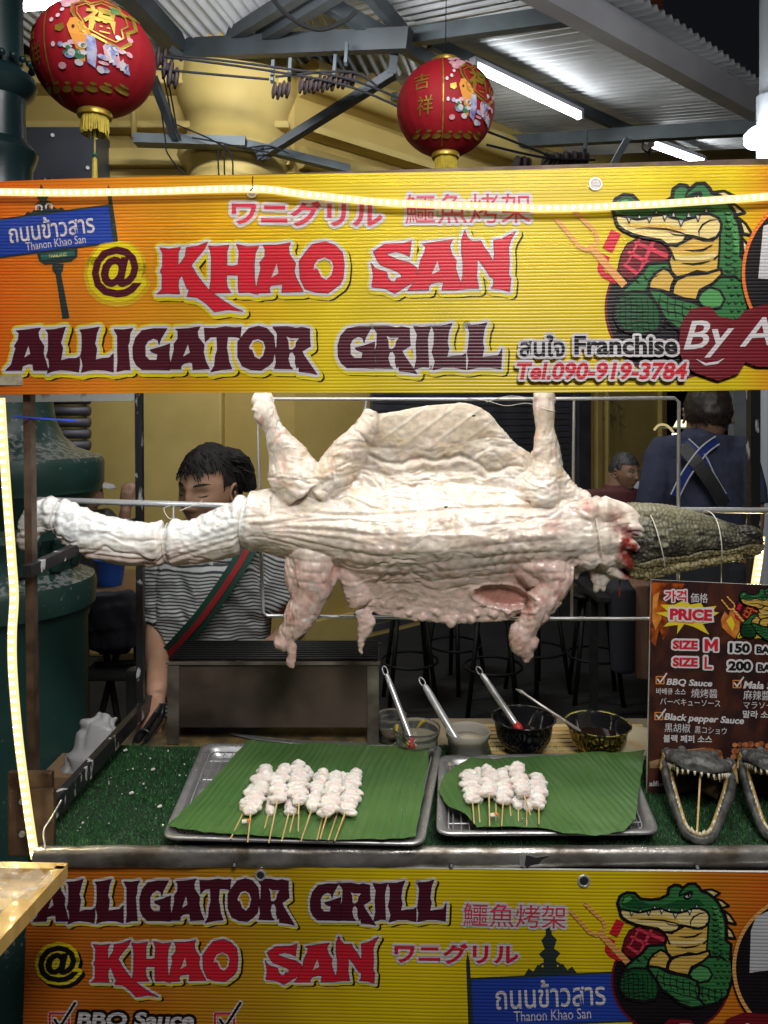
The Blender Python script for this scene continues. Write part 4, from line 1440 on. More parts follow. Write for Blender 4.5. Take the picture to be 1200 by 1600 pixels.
# head with its skin
hb = MB()
def hl(pts, n=20):
    s = spline(pts, 5)
    hb.tube([cp(p[0], p[1], p[2] * PXM) for p in s], [(p[4] * PXM, p[3] * PXM) for p in s], FM, n, flat=(0, -1, 0))
hl([(960,842,4,44,30),(975,843,6,57,38),(1000,842,6,58,44),(1030,838,6,52,42),(1060,838,6,46,37),(1090,840,6,39,32),(1120,843,6,32,27),(1145,846,6,26,23),(1165,848,6,22,19),(1180,849,6,17,15),(1189,850,6,7,7)])
hl([(985,800,20,14,14),(1005,800,24,17,16),(1030,806,24,16,16),(1050,812,20,10,10)], 14)     # brow
hl([(1000,838,38,12,9),(1030,842,36,15,11),(1060,842,32,11,9),(1100,845,28,9,7),(1150,846,22,9,7)], 14)
hl([(965,888,14,9,12),(1000,890,20,12,13),(1050,881,20,10,12),(1100,873,17,9,11),(1150,866,14,8,10)], 14)   # jaw edge
hl([(1150,830,12,10,12),(1168,831,14,12,12),(1180,838,12,9,10)], 12)      # nostril bulb
he, HV, HN = fuse(hb, 0.0019, 2, 0.5)
u, v = HV[:, 0] / PXM + 600, HZ - (HV[:, 2] - CAMZ) / PXM
dd = (CY - HV[:, 1]) / PXM

def worley(x, y, seed=0):
    xi, yi = np.floor(x).astype(np.int64), np.floor(y).astype(np.int64)
    best = np.full(len(x), 9.0)
    sec = np.full(len(x), 9.0)
    for dx in (-1, 0, 1):
        for dy in (-1, 0, 1):
            cx, cy = xi + dx, yi + dy
            h1 = ((cx * 374761393 + cy * 668265263 + seed * 97) & 0xffffffff)
            h1 = ((h1 ^ (h1 >> 13)) * 1274126177) & 0xffffffff
            px = cx + 0.15 + 0.7 * (h1 & 0xffff) / 65535
            py = cy + 0.15 + 0.7 * ((h1 >> 16) & 0xffff) / 65535
            d = np.hypot(x - px, y - py)
            sec = np.where(d < best, best, np.minimum(sec, d))
            best = np.minimum(best, d)
    return best, sec
ang = np.arctan2(v - 842, dd + 4) * 38
wv = 3 * fbm(u / 14, v / 14, u * 0, 2, 4)
f1, f2 = worley((u + wv) / 7.0, (ang + wv) / 5.5, 3)
g1, g2 = worley((u + wv) / 12, (ang + wv) / 9, 5)
edge = np.clip((f2 - f1) * 2.4, 0, 1)
ed2 = np.clip((g2 - g1) * 3.0, 0, 1)
rough_ = np.clip((v - 806 + 0.02 * (u - 1000)) / 20, 0.25, 1)
DD = 1.0 * (edge - 0.6) + 1.3 * (ed2 - 0.6) * rough_ + 2.8 * fbm(u / 18, v / 9, dd / 20, 4, 9) * rough_
DD -= 4.0 * gs(v - 858 + 0.12 * (u - 1080) - 2.5 * np.sin(u / 11), 1.8) * (dd > 0) * (u > 985)       # mouth line
DD -= 3.5 * gs(u - 1014, 9) * gs(v - 838, 6)
DD += 3.0 * gs(np.hypot((u - 1014) / 1.4, v - 838) - 9, 3)
for c, w1 in ((1148, 2.0), (1150, 2.0)):
    DD -= 2.0 * gs(u - c, 4) * gs(v - 830, 3)
HV = HV + HN * (DD * PXM)[:, None]
dark = np.array([0.026, 0.023, 0.018])
oliv = np.array([0.165, 0.155, 0.098])
yel = np.array([0.42, 0.34, 0.15])
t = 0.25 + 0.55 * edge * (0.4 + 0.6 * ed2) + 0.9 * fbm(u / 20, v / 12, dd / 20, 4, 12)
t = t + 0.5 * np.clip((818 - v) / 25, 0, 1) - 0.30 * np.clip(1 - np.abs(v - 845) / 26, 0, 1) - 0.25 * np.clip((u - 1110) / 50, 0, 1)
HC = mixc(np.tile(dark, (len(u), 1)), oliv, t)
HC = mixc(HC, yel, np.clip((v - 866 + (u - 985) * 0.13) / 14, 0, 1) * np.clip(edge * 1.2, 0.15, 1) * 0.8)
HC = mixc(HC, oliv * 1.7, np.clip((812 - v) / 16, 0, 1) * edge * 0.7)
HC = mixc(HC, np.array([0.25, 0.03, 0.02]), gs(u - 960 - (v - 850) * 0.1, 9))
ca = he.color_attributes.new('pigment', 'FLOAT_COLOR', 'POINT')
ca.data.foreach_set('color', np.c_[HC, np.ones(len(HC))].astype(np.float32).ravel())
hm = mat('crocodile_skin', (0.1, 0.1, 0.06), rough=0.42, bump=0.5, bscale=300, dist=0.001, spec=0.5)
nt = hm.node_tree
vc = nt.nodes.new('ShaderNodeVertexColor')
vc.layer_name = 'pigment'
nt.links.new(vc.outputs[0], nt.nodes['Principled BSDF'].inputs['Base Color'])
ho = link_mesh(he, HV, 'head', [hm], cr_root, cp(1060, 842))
ho['label'] = 'dark olive scaly head'
# teeth showing along the mouth
mb = MB()
M_TOOTH = mat('tooth', (0.72, 0.66, 0.50), rough=0.35)
for i, uu in enumerate(np.linspace(1060, 1172, 11)):
    vv_ = 858 - 0.12 * (uu - 1080) + 9
    c = cp(uu, vv_ - 4, 27 * PXM * (1 - 0.4 * (uu - 1060) / 112))
    mb.tube([c, c + Vector((0, -0.001, -0.0045 - 0.002 * (i % 3)))], [0.0018, 0.0004], M_TOOTH, 6)
mb.build('teeth', ho)
# twine round tail, hips, neck and snout
def ring(cu, cv, ru, rv, rd, tilt=0.0, m=M_TWINE, r=0.0011):
    pts = []
    for a in np.linspace(0, 2 * PI, 28, endpoint=False):
        pts.append(cp(cu + tilt * math.cos(a) * rv + 1.2 * math.sin(3 * a), cv + rv * math.cos(a), (6 + rd * math.sin(a)) * PXM))
    t = MB()
    t.tube(pts, r, m, 6, closed=True)
    return t.build('twine_tie', cr_root)
ring(92, 806, 0, 27, 21, -0.1)
ring(264, 848, 0, 31, 26, 0.05)
ring(382, 814, 0, 38, 35, -0.03)
ring(921, 832, 0, 50, 52, 0.15)
ring(1012, 842, 0, 54, 52, 0.25)
ring(1108, 838, 0, 40, 38, 0.12)
ring(415, 640, 0, 8, 18, 1.8)
ring(849, 640, 0, 4, 18, 4.0)
# dark spots (flies) on the flesh
for (a, b_, d_) in ((738, 650, 17), (692, 786, 56)):
    t = MB()
    c = cp(a, b_, d_ * PXM)
    t.tube([c + Vector((-0.004, 0, 0)), c, c + Vector((0.004, -0.001, 0.001))], [0.001, 0.0024, 0.001], M_BLACK, 7)
    tag(t.build('fly'), 'small dark fly on the upper flap of the carcass' if b_ < 700 else 'small dark fly near the middle of the carcass', 'fly')
t = MB()
t.tube([cp(964, 892, 0.02), cp(964, 915, 0.02), cp(963, 929, 0.02)], [0.0016, 0.0009, 0.0014], mat('blood', (0.3, 0.02, 0.015), rough=0.2), 6)
t.build('blood_drip', cr_root)
# ------------------------------------------------------------------ charcoal grill
GY, GB = 1.785, 1.935
gx0, gx1 = P(262, 0, GY).x, P(592, 0, GY).x
gz1 = P(0, 1036, GY).z
gr = thing('charcoal_grill', ((gx0 + gx1) / 2, (GY + GB) / 2, CZ), 'sooty steel box grill with black bars on top, standing at the back of the counter', 'grill')
M_SOOT = mat('sooty_steel', (0.060, 0.044, 0.034), (0.14, 0.105, 0.08), 6, rough=0.34, metal=0.45, rough2=0.6, bump=0.25, bscale=30)
M_SOOTL = mat('heat_stained_steel', (0.34, 0.30, 0.25), (0.07, 0.055, 0.042), 9, rough=0.3, metal=0.55, rough2=0.5, bump=0.2)
M_GRATE = mat('black_grate', (0.012, 0.012, 0.012), rough=0.45)
pan_z0 = P(0, 1137, GY).z
mb = MB()
mb.box(((gx0 + gx1) / 2, GY + 0.0035, (gz1 + pan_z0) / 2), (gx1 - gx0 - 0.004, 0.003, gz1 - pan_z0), M_SOOT)
mb.build('front_panel', gr)
mb = MB()
mb.box(((gx0 + gx1) / 2, GB - 0.0035, (gz1 + pan_z0) / 2), (gx1 - gx0 - 0.004, 0.003, gz1 - pan_z0), M_SOOT)
mb.build('back_panel', gr)
for x in (gx0 + 0.0025, gx1 - 0.0025):
    mb = MB()
    mb.box((x, (GY + GB) / 2, (gz1 + pan_z0) / 2), (0.003, GB - GY - 0.012, gz1 - pan_z0), M_SOOT)
    mb.build('side_panel', gr)
mb = MB()
mb.box(((gx0 + gx1) / 2, (GY + GB) / 2, pan_z0 + 0.003), (gx1 - gx0 - 0.01, GB - GY - 0.012, 0.004), M_SOOT)
mb.build('bottom_panel', gr)
mb = MB()
mb.bar((gx0 - 0.004, GY - 0.001, gz1), (gx1 + 0.004, GY - 0.001, gz1), 0.008, 0.006, M_SOOTL)
mb.build('rim', gr)
mb = MB()
mb.bar((gx0 - 0.004, GB, gz1), (gx1 + 0.004, GB, gz1), 0.008, 0.006, M_SOOT)
mb.build('rim', gr)
for x in (gx0 + 0.014, gx1 - 0.014):
    for y in (GY - 0.0005, GB + 0.0005):
        mb = MB()
        sgn = 1 if y < 1.86 else -1
        mb.box((x, y - 0.001 * sgn, (gz1 + CZ) / 2 - 0.001), (0.028, 0.003, gz1 - CZ - 0.01), M_SOOTL, bev=0.0006)
        e = -0.0125 if x < 0 and x < (gx0 + gx1) / 2 else 0.0125
        mb.box((x + e, y + 0.013 * sgn, (gz1 + CZ) / 2 - 0.001), (0.003, 0.022, gz1 - CZ - 0.012), M_SOOTL)
        mb.build('leg', gr)
for i in range(9):
    y = GY + 0.006 + i * (GB - GY - 0.012) / 8
    mb = MB()
    mb.tube([(gx0 + 0.002, y, gz1 + 0.009), (gx1 - 0.002, y, gz1 + 0.009)], 0.0032, M_GRATE, 7)
    mb.build('grate_bar', gr, smooth=True)
for x in (gx0 + 0.01, gx1 - 0.01):
    mb = MB()
    mb.bar((x, GY, gz1 + 0.004), (x, GB, gz1 + 0.004), 0.008, 0.005, M_GRATE)
    mb.build('grate_frame', gr)
rs = random.Random(9)
mb = MB()
M_CHAR = mat('charcoal', (0.02, 0.02, 0.02), (0.10, 0.095, 0.09), 50, rough=0.9, bump=0.8)
for i in range(60):
    c = Vector((rs.uniform(gx0 + 0.02, gx1 - 0.02), rs.uniform(GY + 0.02, GB - 0.02), gz1 - 0.05 + rs.uniform(-0.01, 0.01)))
    mb.box(c, (rs.uniform(.015, .04), rs.uniform(.012, .022), rs.uniform(.01, .02)), M_CHAR, rot=Matrix.Rotation(rs.uniform(0, 3), 3, 'Z') @ Matrix.Rotation(rs.uniform(-.4, .4), 3, 'X'), bev=0.003)
tag(mb.build('charcoal_bed', gr), kind='stuff')

# board the grill stands on and things beside it
mb = MB()
mb.box((P(430, 0, 1.86).x, 1.862, 0.8196), (0.60, 0.17, 0.005), mat('greasy_board', (0.27, 0.18, 0.07), (0.06, 0.045, 0.03), 16, rough=0.5, bump=0.3), bev=0.001)
tag(mb.build('greasy_board'), 'greasy brown board lying under the charcoal grill', 'board')
mb = MB()
pts = [P(360, 1146, 1.83), P(400, 1153, 1.81), P(470, 1160, 1.80), P(585, 1163, 1.79)]
mb.tube(pts, [(0.002, 0.004), (0.0025, 0.010), (0.0025, 0.012), (0.0025, 0.010)], M_STEEL, 8, flat=(0, 0, 1))
tag(mb.build('knife'), 'long flat steel blade lying below the grill box', 'knife')

# ------------------------------------------------------------------ bamboo slat mat
bm_ = thing('bamboo_mat', G(880, 1160, CZ), 'light bamboo slat mat under the two sauce bowls', 'mat')
M_BAM = mat('bamboo', (0.60, 0.42, 0.16), (0.45, 0.29, 0.09), 14, rough=0.4, bump=0.15, stretch=(0.3, 3, 3))
M_BAM2 = mat('bamboo_light', (0.66, 0.50, 0.24), (0.55, 0.38, 0.15), 14, rough=0.4, stretch=(0.3, 3, 3))
for i in range(9):
    y0 = 1.712 + i * 0.0225
    mb = MB()
    mb.box((P(900, 0, 1.8).x - 0.01, y0, 0.8225), (0.41, 0.0165, 0.005), M_BAM if i % 2 else M_BAM2, bev=0.0015)
    mb.build('slat', bm_)
mb = MB()
mb.box((P(978, 0, 1.80).x, 1.80, 0.8285), (0.10, 0.17, 0.004), mat('cream_card', (0.62, 0.55, 0.38), (0.55, 0.35, 0.12), 14, rough=0.6, lo=0.55, hi=0.7), rot=Matrix.Rotation(-0.35, 3, 'Z'), bev=0.0008)
tag(mb.build('cream_card'), 'cream card with orange stains lying beside the gold bowl', 'card')

# ------------------------------------------------------------------ bowls and tubs
def relief_mat(name, c1, c2, rough, metal):
    m = mat(name, c1, rough=rough, metal=metal)
    nt = m.node_tree
    N, L = nt.nodes, nt.links
    tc = N.new('ShaderNodeTexCoord')
    wv_ = N.new('ShaderNodeTexVoronoi')
    wv_.inputs['Scale'].default_value = 85
    wv_.feature = 'DISTANCE_TO_EDGE'
    mp = N.new('ShaderNodeMapping')
    mp.inputs['Scale'].default_value = (1, 1, 0.55)
    L.new(tc.outputs['Object'], mp.inputs[0])
    L.new(mp.outputs[0], wv_.inputs['Vector'])
    r = N.new('ShaderNodeMapRange')
    r.inputs[2].default_value = 0.22
    L.new(wv_.outputs[0], r.inputs[0])
    mx = N.new('ShaderNodeMixRGB')
    mx.inputs[1].default_value = (*c2, 1)
    mx.inputs[2].default_value = (*c1, 1)
    L.new(r.outputs[0], mx.inputs[0])
    L.new(mx.outputs[0], N['Principled BSDF'].inputs['Base Color'])
    bp = N.new('ShaderNodeBump')
    bp.inputs['Strength'].default_value = 1
    bp.inputs['Distance'].default_value = 0.003
    L.new(r.outputs[0], bp.inputs['Height'])
    L.new(bp.outputs[0], N['Principled BSDF'].inputs['Normal'])
    return m
M_BOWLK = relief_mat('black_relief', (0.03, 0.032, 0.038), (0.008, 0.008, 0.009), 0.22, 0.6)
M_BOWLG = relief_mat('gold_relief', (0.45, 0.36, 0.09), (0.12, 0.09, 0.02), 0.25, 0.95)
M_BOWLI = mat('black_gloss', (0.012, 0.012, 0.014), rough=0.12, coat=0.5)
M_GOLDR = mat('worn_gold_rim', (0.012, 0.012, 0.012), (0.65, 0.55, 0.16), 38, rough=0.25, metal=0.8, lo=0.46, hi=0.5)


def bowl(px, py, Y, r, h, mo, mi, mr, label, sauce):
    c = P(px, py, Y)
    c.z = 0.826
    b = thing('sauce_bowl', c, label, 'bowl', 'sauce bowls')
    mb = MB()
    mb.lathe([(r * 0.52, 0.0), (r * 0.58, 0.002), (r * 0.56, 0.006), (r * 0.60, 0.010), (r * 0.72, 0.018), (r * 0.83, 0.034), (r * 0.87, 0.052), (r * 0.90, h - 0.008), (r * 0.97, h - 0.002)], c, mo, 48)
    mb.build('shell', b, smooth=True)
    mb = MB()
    mb.lathe([(r * 0.965, h - 0.002), (r * 1.0, h), (r * 0.985, h + 0.002), (r * 0.94, h)], c, mr, 48)
    mb.build('rim', b, smooth=True)
    mb = MB()
    mb.lathe([(r * 0.94, h), (r * 0.86, h - 0.012), (r * 0.80, 0.035), (r * 0.6, 0.016), (0.001, 0.012)], c, mi, 48)
    mb.build('lining', b, smooth=True)
    mb = MB()
    mb.lathe([(r * 0.79, 0.034), (r * 0.4, 0.0345), (0.0005, 0.034)], c, sauce, 32)
    mb.build('sauce', b, smooth=True)
    return b, c
M_SAUCE = mat('dark_sauce', (0.02, 0.008, 0.004), rough=0.1, coat=0.4)
b1, c1 = bowl(818, 1172, 1.745, 0.076, 0.078, M_BOWLK, M_BOWLI, M_BOWLI, 'black bowl with a patterned outside and red tipped brush in it', M_SAUCE)
b2, c2 = bowl(934, 1180, 1.735, 0.077, 0.068, M_BOWLG, M_BOWLI, M_GOLDR, 'gold patterned bowl with worn gold rim holding a thin stick', M_SAUCE)
M_CLEAR = mat('clear_plastic', (0.80, 0.84, 0.82), rough=0.10, trans=0.92, ior=1.3, spec=0.5)
M_FROST = mat('frosted_plastic', (0.70, 0.68, 0.62), rough=0.4, trans=0.55, ior=1.25)


def tub(px, Y, r, h, m, label, fill, fc):
    c = P(px, 1150, Y)
    c.z = CZ + 0.008
    b = thing('plastic_tub', c, label, 'tub', 'plastic sauce tubs')
    mb = MB()
    mb.lathe([(0.001, 0.001), (r * 0.82, 0.001), (r * 0.86, 0.004), (r * 0.93, h - 0.014), (r * 0.99, h - 0.013), (r, h - 0.004), (r * 1.02, h), (r * 0.99, h + 0.001), (r * 0.96, h - 0.005), (r * 0.90, h - 0.015), (r * 0.83, 0.006), (0.001, 0.004)], c, m, 40)
    mb.build('cup', b, smooth=True)
    mb = MB()
    mb.lathe([(r * 0.80, 0.006), (r * 0.86, fill), (0.0005, fill), (0.0005, 0.006)], c, fc, 24)
    mb.build('sauce', b, smooth=True)
    return c
M_SC1 = mat('pinkish_sauce', (0.35, 0.14, 0.10), (0.55, 0.45, 0.25), 30, rough=0.3)
M_SC2 = mat('milky_sauce', (0.60, 0.53, 0.42), (0.5, 0.42, 0.32), 20, rough=0.35)
t1 = tub(651, 1.70, 0.054, 0.072, M_CLEAR, 'clear plastic tub of reddish sauce with a brush, right of the grill', 0.022, M_SC1)
t2 = tub(731, 1.69, 0.050, 0.068, M_FROST, 'cloudy plastic tub of pale sauce with a brush, second from the grill', 0.048, M_SC2)
t3 = tub(612, 1.80, 0.036, 0.062, M_CLEAR, 'small clear tub tucked behind the grill corner', 0.015, M_SC1)
mb = MB()
for a in (1.2, 2.0, 2.7, 4.0):
    mb.tube([t1 + Vector((0.049 * math.cos(a), 0.049 * math.sin(a), 0.068)), t1 + Vector((0.049 * math.cos(a + .3), 0.049 * math.sin(a + .3), 0.05))], [0.005, 0.002], mat('mustard', (0.6, 0.45, 0.05), rough=0.3), 6)
tag(mb.build('mustard_smear'), 'yellow mustard smear inside the rim of the clear tub', 'smear', kind='stuff')


def handle(a, b, r, label, tip=None, flat=False):
    a, b = Vector(a), Vector(b)
    o = thing('sauce_brush', b, label, 'brush', 'brushes and spoons in the sauces')
    d = (b - a).normalized()
    mb = MB()
    L_ = (b - a).length
    mb.tube([a + d * 0.020, a + d * 0.026, a + d * 0.05, a + d * (L_ * 0.9), b], [r * 0.5, r * 0.9, r, r * 1.05, r * 0.9], M_ROD, 14)
    mb.build('handle', o, smooth=True, sharp=60)
    mb = MB()
    s = d.cross(Vector((0, 1, 0))).normalized()
    loop = [a + d * (0.012 + 0.012 * math.cos(t)) + s * (0.0058 * math.sin(t)) for t in np.linspace(0, 2 * PI, 18, endpoint=False)]
    mb.tube(loop, 0.0017, M_ROD, 8, closed=True)
    mb.build('hanging_loop', o, smooth=True)
    if tip:
        mb = MB()
        mb.tube([b - d * 0.001, b + d * 0.006, b + d * 0.016, b + d * 0.018], [r * 1.15, r * 1.35, r * 1.3, r * 0.8], tip, 12)
        mb.build('brush_head', o, smooth=True)
    return o
M_REDS = mat('red_silicone', (0.55, 0.03, 0.03), rough=0.4)
handle(P(599, 1041, 1.80), P(641, 1152, 1.71), 0.0068, 'steel brush handle leaning in the clear tub nearest the grill', M_REDS)
handle(P(656, 1059, 1.79), P(716, 1160, 1.69), 0.0088, 'thick steel brush handle leaning in the cloudy tub', M_REDS)
handle(P(745, 1042, 1.84), P(806, 1132, 1.745), 0.0080, 'longest steel handle with red end leaning in the black bowl', M_REDS)
o = thing('stirring_spoon', P(905, 1143, 1.73), 'thin pale spoon handle leaning in the gold bowl', 'spoon', 'brushes and spoons in the sauces')
mb = MB()
mb.tube([P(806, 1077, 1.82), P(815, 1081, 1.81), P(822, 1086, 1.80), P(907, 1143, 1.73)], [0.002, 0.0045, 0.003, 0.0042], mat('pale_metal', (0.62, 0.60, 0.55), rough=0.35, metal=0.6), 10)
mb.build('handle', o, smooth=True)

# ------------------------------------------------------------------ trays
def tray(corners, label, nrack):
    """corners BL, BR, FR, FL of the rim on the counter"""
    z0 = CZ + 0.012
    z1 = CZ + 0.034
    C4 = [G(x, y, z1) for x, y in corners]
    cc = sum(C4, Vector()) / 4
    t = thing('steel_tray', (cc.x, cc.y, z0), label, 'tray', 'steel trays on the turf')

    def rr(off, z, rad=0.028, seg=6):
        pts = []
        for i in range(4):
            p, a, b = C4[i], C4[i - 1], C4[(i + 1) % 4]
            da, db = (a - p).normalized(), (b - p).normalized()
            inn = (da + db).normalized()
            p2 = p + inn * (off * 1.414)
            s_, e_ = p2 + da * rad, p2 + db * rad
            for k in range(seg + 1):
                q = k / seg
                pts.append(((1 - q) ** 2 * s_ + 2 * q * (1 - q) * p2 + q * q * e_))
        return [Vector((q.x, q.y, z)) for q in pts]
    prof = [(-0.002, z1 - 0.004), (-0.004, z1 - 0.001), (-0.002, z1 + 0.002), (0.002, z1 + 0.002), (0.011, z1 - 0.0005), (0.014, z1 - 0.004), (0.019, z0 + 0.006), (0.024, z0 + 0.001), (0.05, z0)]
    vs, fs = [], []
    for o_, z in prof:
        vs += rr(o_, z)
    k = len(rr(0, 0))
    for j in range(len(prof) - 1):
        for i in range(k):
            i2 = (i + 1) % k
            fs.append((j * k + i, j * k + i2, (j + 1) * k + i2, (j + 1) * k + i))
    fs.append(tuple((len(prof) - 1) * k + i for i in range(k)))
    mb = MB()
    mb.add(vs, fs, M_STEEL)
    mb.build('pan', t, smooth=True)
    # wire rack
    zz = z0 + 0.014
    I = [p + (cc - p) * 0.10 for p in C4]
    for p in I:
        p.z = zz
    mb = MB()
    loop = rr(0.020, zz, rad=0.02)
    mb.tube(loop, 0.0016, M_ROD, 6, closed=True)
    mb.build('rack_frame', t, smooth=True)
    for i in range(nrack):
        q = (i + 0.5) / nrack
        mb = MB()
        a, b = I[0].lerp(I[1], q), I[3].lerp(I[2], q)
        mb.tube([a, b], 0.0009, M_ROD, 5, caps=False)
        mb.build('rack_wire', t)
    for i in range(4):
        q = (i + 0.5) / 4
        mb = MB()
        a, b = I[0].lerp(I[3], q), I[1].lerp(I[2], q)
        mb.tube([a - Vector((0, 0, .002)), b - Vector((0, 0, .002))], 0.0011, M_ROD, 5, caps=False)
        mb.build('rack_wire', t)
    return t
tray(((318, 1163), (689, 1166), (660, 1318), (256, 1308)), 'larger steel tray on the left with a banana leaf and skewers', 26)
tray(((688, 1182), (978, 1178), (1028, 1300), (684, 1302)), 'smaller steel tray on the right with a banana leaf and skewers', 24)

# ------------------------------------------------------------------ banana leaves
def leaf_mat():
    m = mat('banana_leaf', (0.048, 0.130, 0.034), (0.098, 0.200, 0.060), 5, rough=0.27, spec=0.5, lo=0.3, hi=0.7)
    nt = m.node_tree
    N, L = nt.nodes, nt.links
    at = N.new('ShaderNodeAttribute')
    at.attribute_name = 'vein'
    mu = N.new('ShaderNodeMath')
    mu.operation = 'SINE'
    sc = N.new('ShaderNodeMath')
    sc.operation = 'MULTIPLY'
    sc.inputs[1].default_value = 420
    L.new(at.outputs['Fac'], sc.inputs[0])
    L.new(sc.outputs[0], mu.inputs[0])
    bp = N.new('ShaderNodeBump')
    bp.inputs['Strength'].default_value = 0.4
    bp.inputs['Distance'].default_value = 0.0010
    L.new(mu.outputs[0], bp.inputs['Height'])
    L.new(bp.outputs[0], N['Principled BSDF'].inputs['Normal'])
    # pale vein lines
    mr = N.new('ShaderNodeMapRange')
    mr.inputs[1].default_value = 0.90
    mr.inputs[2].default_value = 1.0
    mr.inputs[4].default_value = 0.35
    L.new(mu.outputs[0], mr.inputs[0])
    mx = N.new('ShaderNodeMixRGB')
    mx.inputs[2].default_value = (0.11, 0.27, 0.05, 1)
    old = N['Principled BSDF'].inputs['Base Color'].links[0].from_socket
    L.new(mr.outputs[0], mx.inputs[0])
    L.new(old, mx.inputs[1])
    L.new(mx.outputs[0], N['Principled BSDF'].inputs['Base Color'])
    return m
M_LEAF = leaf_mat()


def leaf(outline, z, label, vein_dir, seed):
    """a cut piece of banana leaf: grid clipped to its outline on the level z, gently waved"""
    pts = [G(x, y, z) for x, y in outline]
    from mathutils.geometry import intersect_point_line
    loops = []
    k = len(pts)
    sp_ = []
    for i in range(k):
        a, b = pts[i], pts[(i + 1) % k]
        n_ = max(2, int((b - a).length / 0.006))
        for j in range(n_):
            sp_.append(a.lerp(b, j / n_))
    P2 = [Vector((p.x, p.y)) for p in sp_]
    mnx, mxx_ = min(p.x for p in P2), max(p.x for p in P2)
    mny, mxy = min(p.y for p in P2), max(p.y for p in P2)
    from mathutils.geometry import delaunay_2d_cdt
    vv2 = list(P2)
    st = 0.007
    gx = np.arange(mnx, mxx_, st)
    gy = np.arange(mny, mxy, st)
    for i, X in enumerate(gx):
        for j, Y in enumerate(gy):
            vv2.append(Vector((X + (j % 2) * st / 2, Y)))
    nb_ = len(P2)
    res = delaunay_2d_cdt(vv2, [(i, (i + 1) % nb_) for i in range(nb_)], [tuple(range(nb_))], 1, 1e-6)
    rv, rf = res[0], res[2]
    X = np.array([q.x for q in rv])
    Y = np.array([q.y for q in rv])
    ca_, sa_ = math.cos(vein_dir), math.sin(vein_dir)
    across = -X * sa_ + Y * ca_
    along = X * ca_ + Y * sa_
    Z = z + 0.004 * fbm(X * 9, Y * 9, X * 0 + seed, 3, seed) + 0.0016 * vnoise(across * 60, along * 5, X * 0, seed)
    # a little upward curl at the rim
    mb = MB()
    top = np.c_[X, Y, Z]
    bot = np.c_[X, Y, Z - 0.0007]
    n_ = len(X)
    fs = [tuple(f) for f in rf] + [tuple(i + n_ for i in reversed(f)) for f in rf]
    cnt = {}
    for f in rf:
        for i in range(len(f)):
            e = (f[i], f[(i + 1) % len(f)])
            cnt[e] = 1
    for (a, b) in cnt:
        if (b, a) not in cnt:
            fs.append((b, a, a + n_, b + n_))
    mb.add(np.r_[top, bot].tolist(), fs, M_LEAF)
    o = mb.build('banana_leaf', smooth=True, sharp=50)
    at = o.data.attributes.new('vein', 'FLOAT', 'POINT')
    wob = across + 0.006 * vnoise(X * 12, Y * 12, X * 0, seed + 4) + 0.004 * vnoise(across * 45, X * 0, X * 0, seed + 6)
    at.data.foreach_set('value', np.r_[wob, wob].astype(np.float32))
    tag(o, label, 'banana leaf', 'banana leaves lining the trays')
    return Z
rs = np.random.default_rng(4)


def rough_line(pts, amp, n=5):
    out = []
    for i in range(len(pts)):
        a, b = pts[i], pts[(i + 1) % len(pts)]
        for j in range(n):
            t = j / n
            out.append((a[0] + (b[0] - a[0]) * t + (rs.normal() * amp if j else 0), a[1] + (b[1] - a[1]) * t + (rs.normal() * amp * .6 if j else 0)))
    return out
LZ = CZ + 0.043
leaf(rough_line([(262, 1290), (300, 1252), (345, 1205), (388, 1157), (430, 1160), (520, 1162), (600, 1164), (671, 1169), (668, 1200), (660, 1250), (650, 1306), (600, 1313), (500, 1311), (420, 1307), (340, 1302), (290, 1297)], 0.8), LZ, 'large cut banana leaf lining the left tray', math.radians(80), 3)
leaf(rough_line([(684, 1238), (692, 1215), (714, 1195), (736, 1183), (772, 1184), (850, 1180), (930, 1176), (1008, 1172), (1004, 1200), (997, 1240), (993, 1280), (975, 1298), (930, 1305), (890, 1302), (840, 1292), (790, 1292), (745, 1292), (728, 1272), (700, 1260)], 0.7), LZ, 'rounded banana leaf piece lining the right tray', math.radians(98), 8)

mb = MB()      # drops of water on the leaves
for i in range(70):
    px, py = (rs.uniform(330, 655), rs.uniform(1168, 1300)) if i < 40 else (rs.uniform(715, 995), rs.uniform(1190, 1290))
    if i < 40 and px < 390 - (py - 1160) * 0.9 + 25:
        continue
    c = G(px, py, LZ + 0.0015)
    r_ = rs.uniform(0.0008, 0.0026)
    mb.lathe([(r_ * 1.2, -0.0012), (r_, 0.0004), (r_ * 0.6, 0.001), (0.00001, 0.0013)], c, mat('water_drop', (0.9, 0.95, 0.9), rough=0.03, trans=0.9, ior=1.33), 8)
tag(mb.build('water_drops', smooth=True), 'small drops of water shining on the banana leaves', 'water drops', kind='stuff')

# ------------------------------------------------------------------ meat skewers
M_MEAT = mat('raw_white_meat', (0.88, 0.84, 0.79), (0.82, 0.71, 0.66), 60, rough=0.30, sss=0.5, bump=0.15, bscale=160, dist=0.001, spec=0.5)
M_STICK = mat('bamboo_stick', (0.66, 0.48, 0.22), (0.55, 0.36, 0.13), 30, rough=0.5)
ORD = ['first', 'second', 'third', 'fourth', 'fifth', 'sixth', 'seventh', 'eighth', 'ninth', 'tenth', 'eleventh', 'twelfth', 'thirteenth']


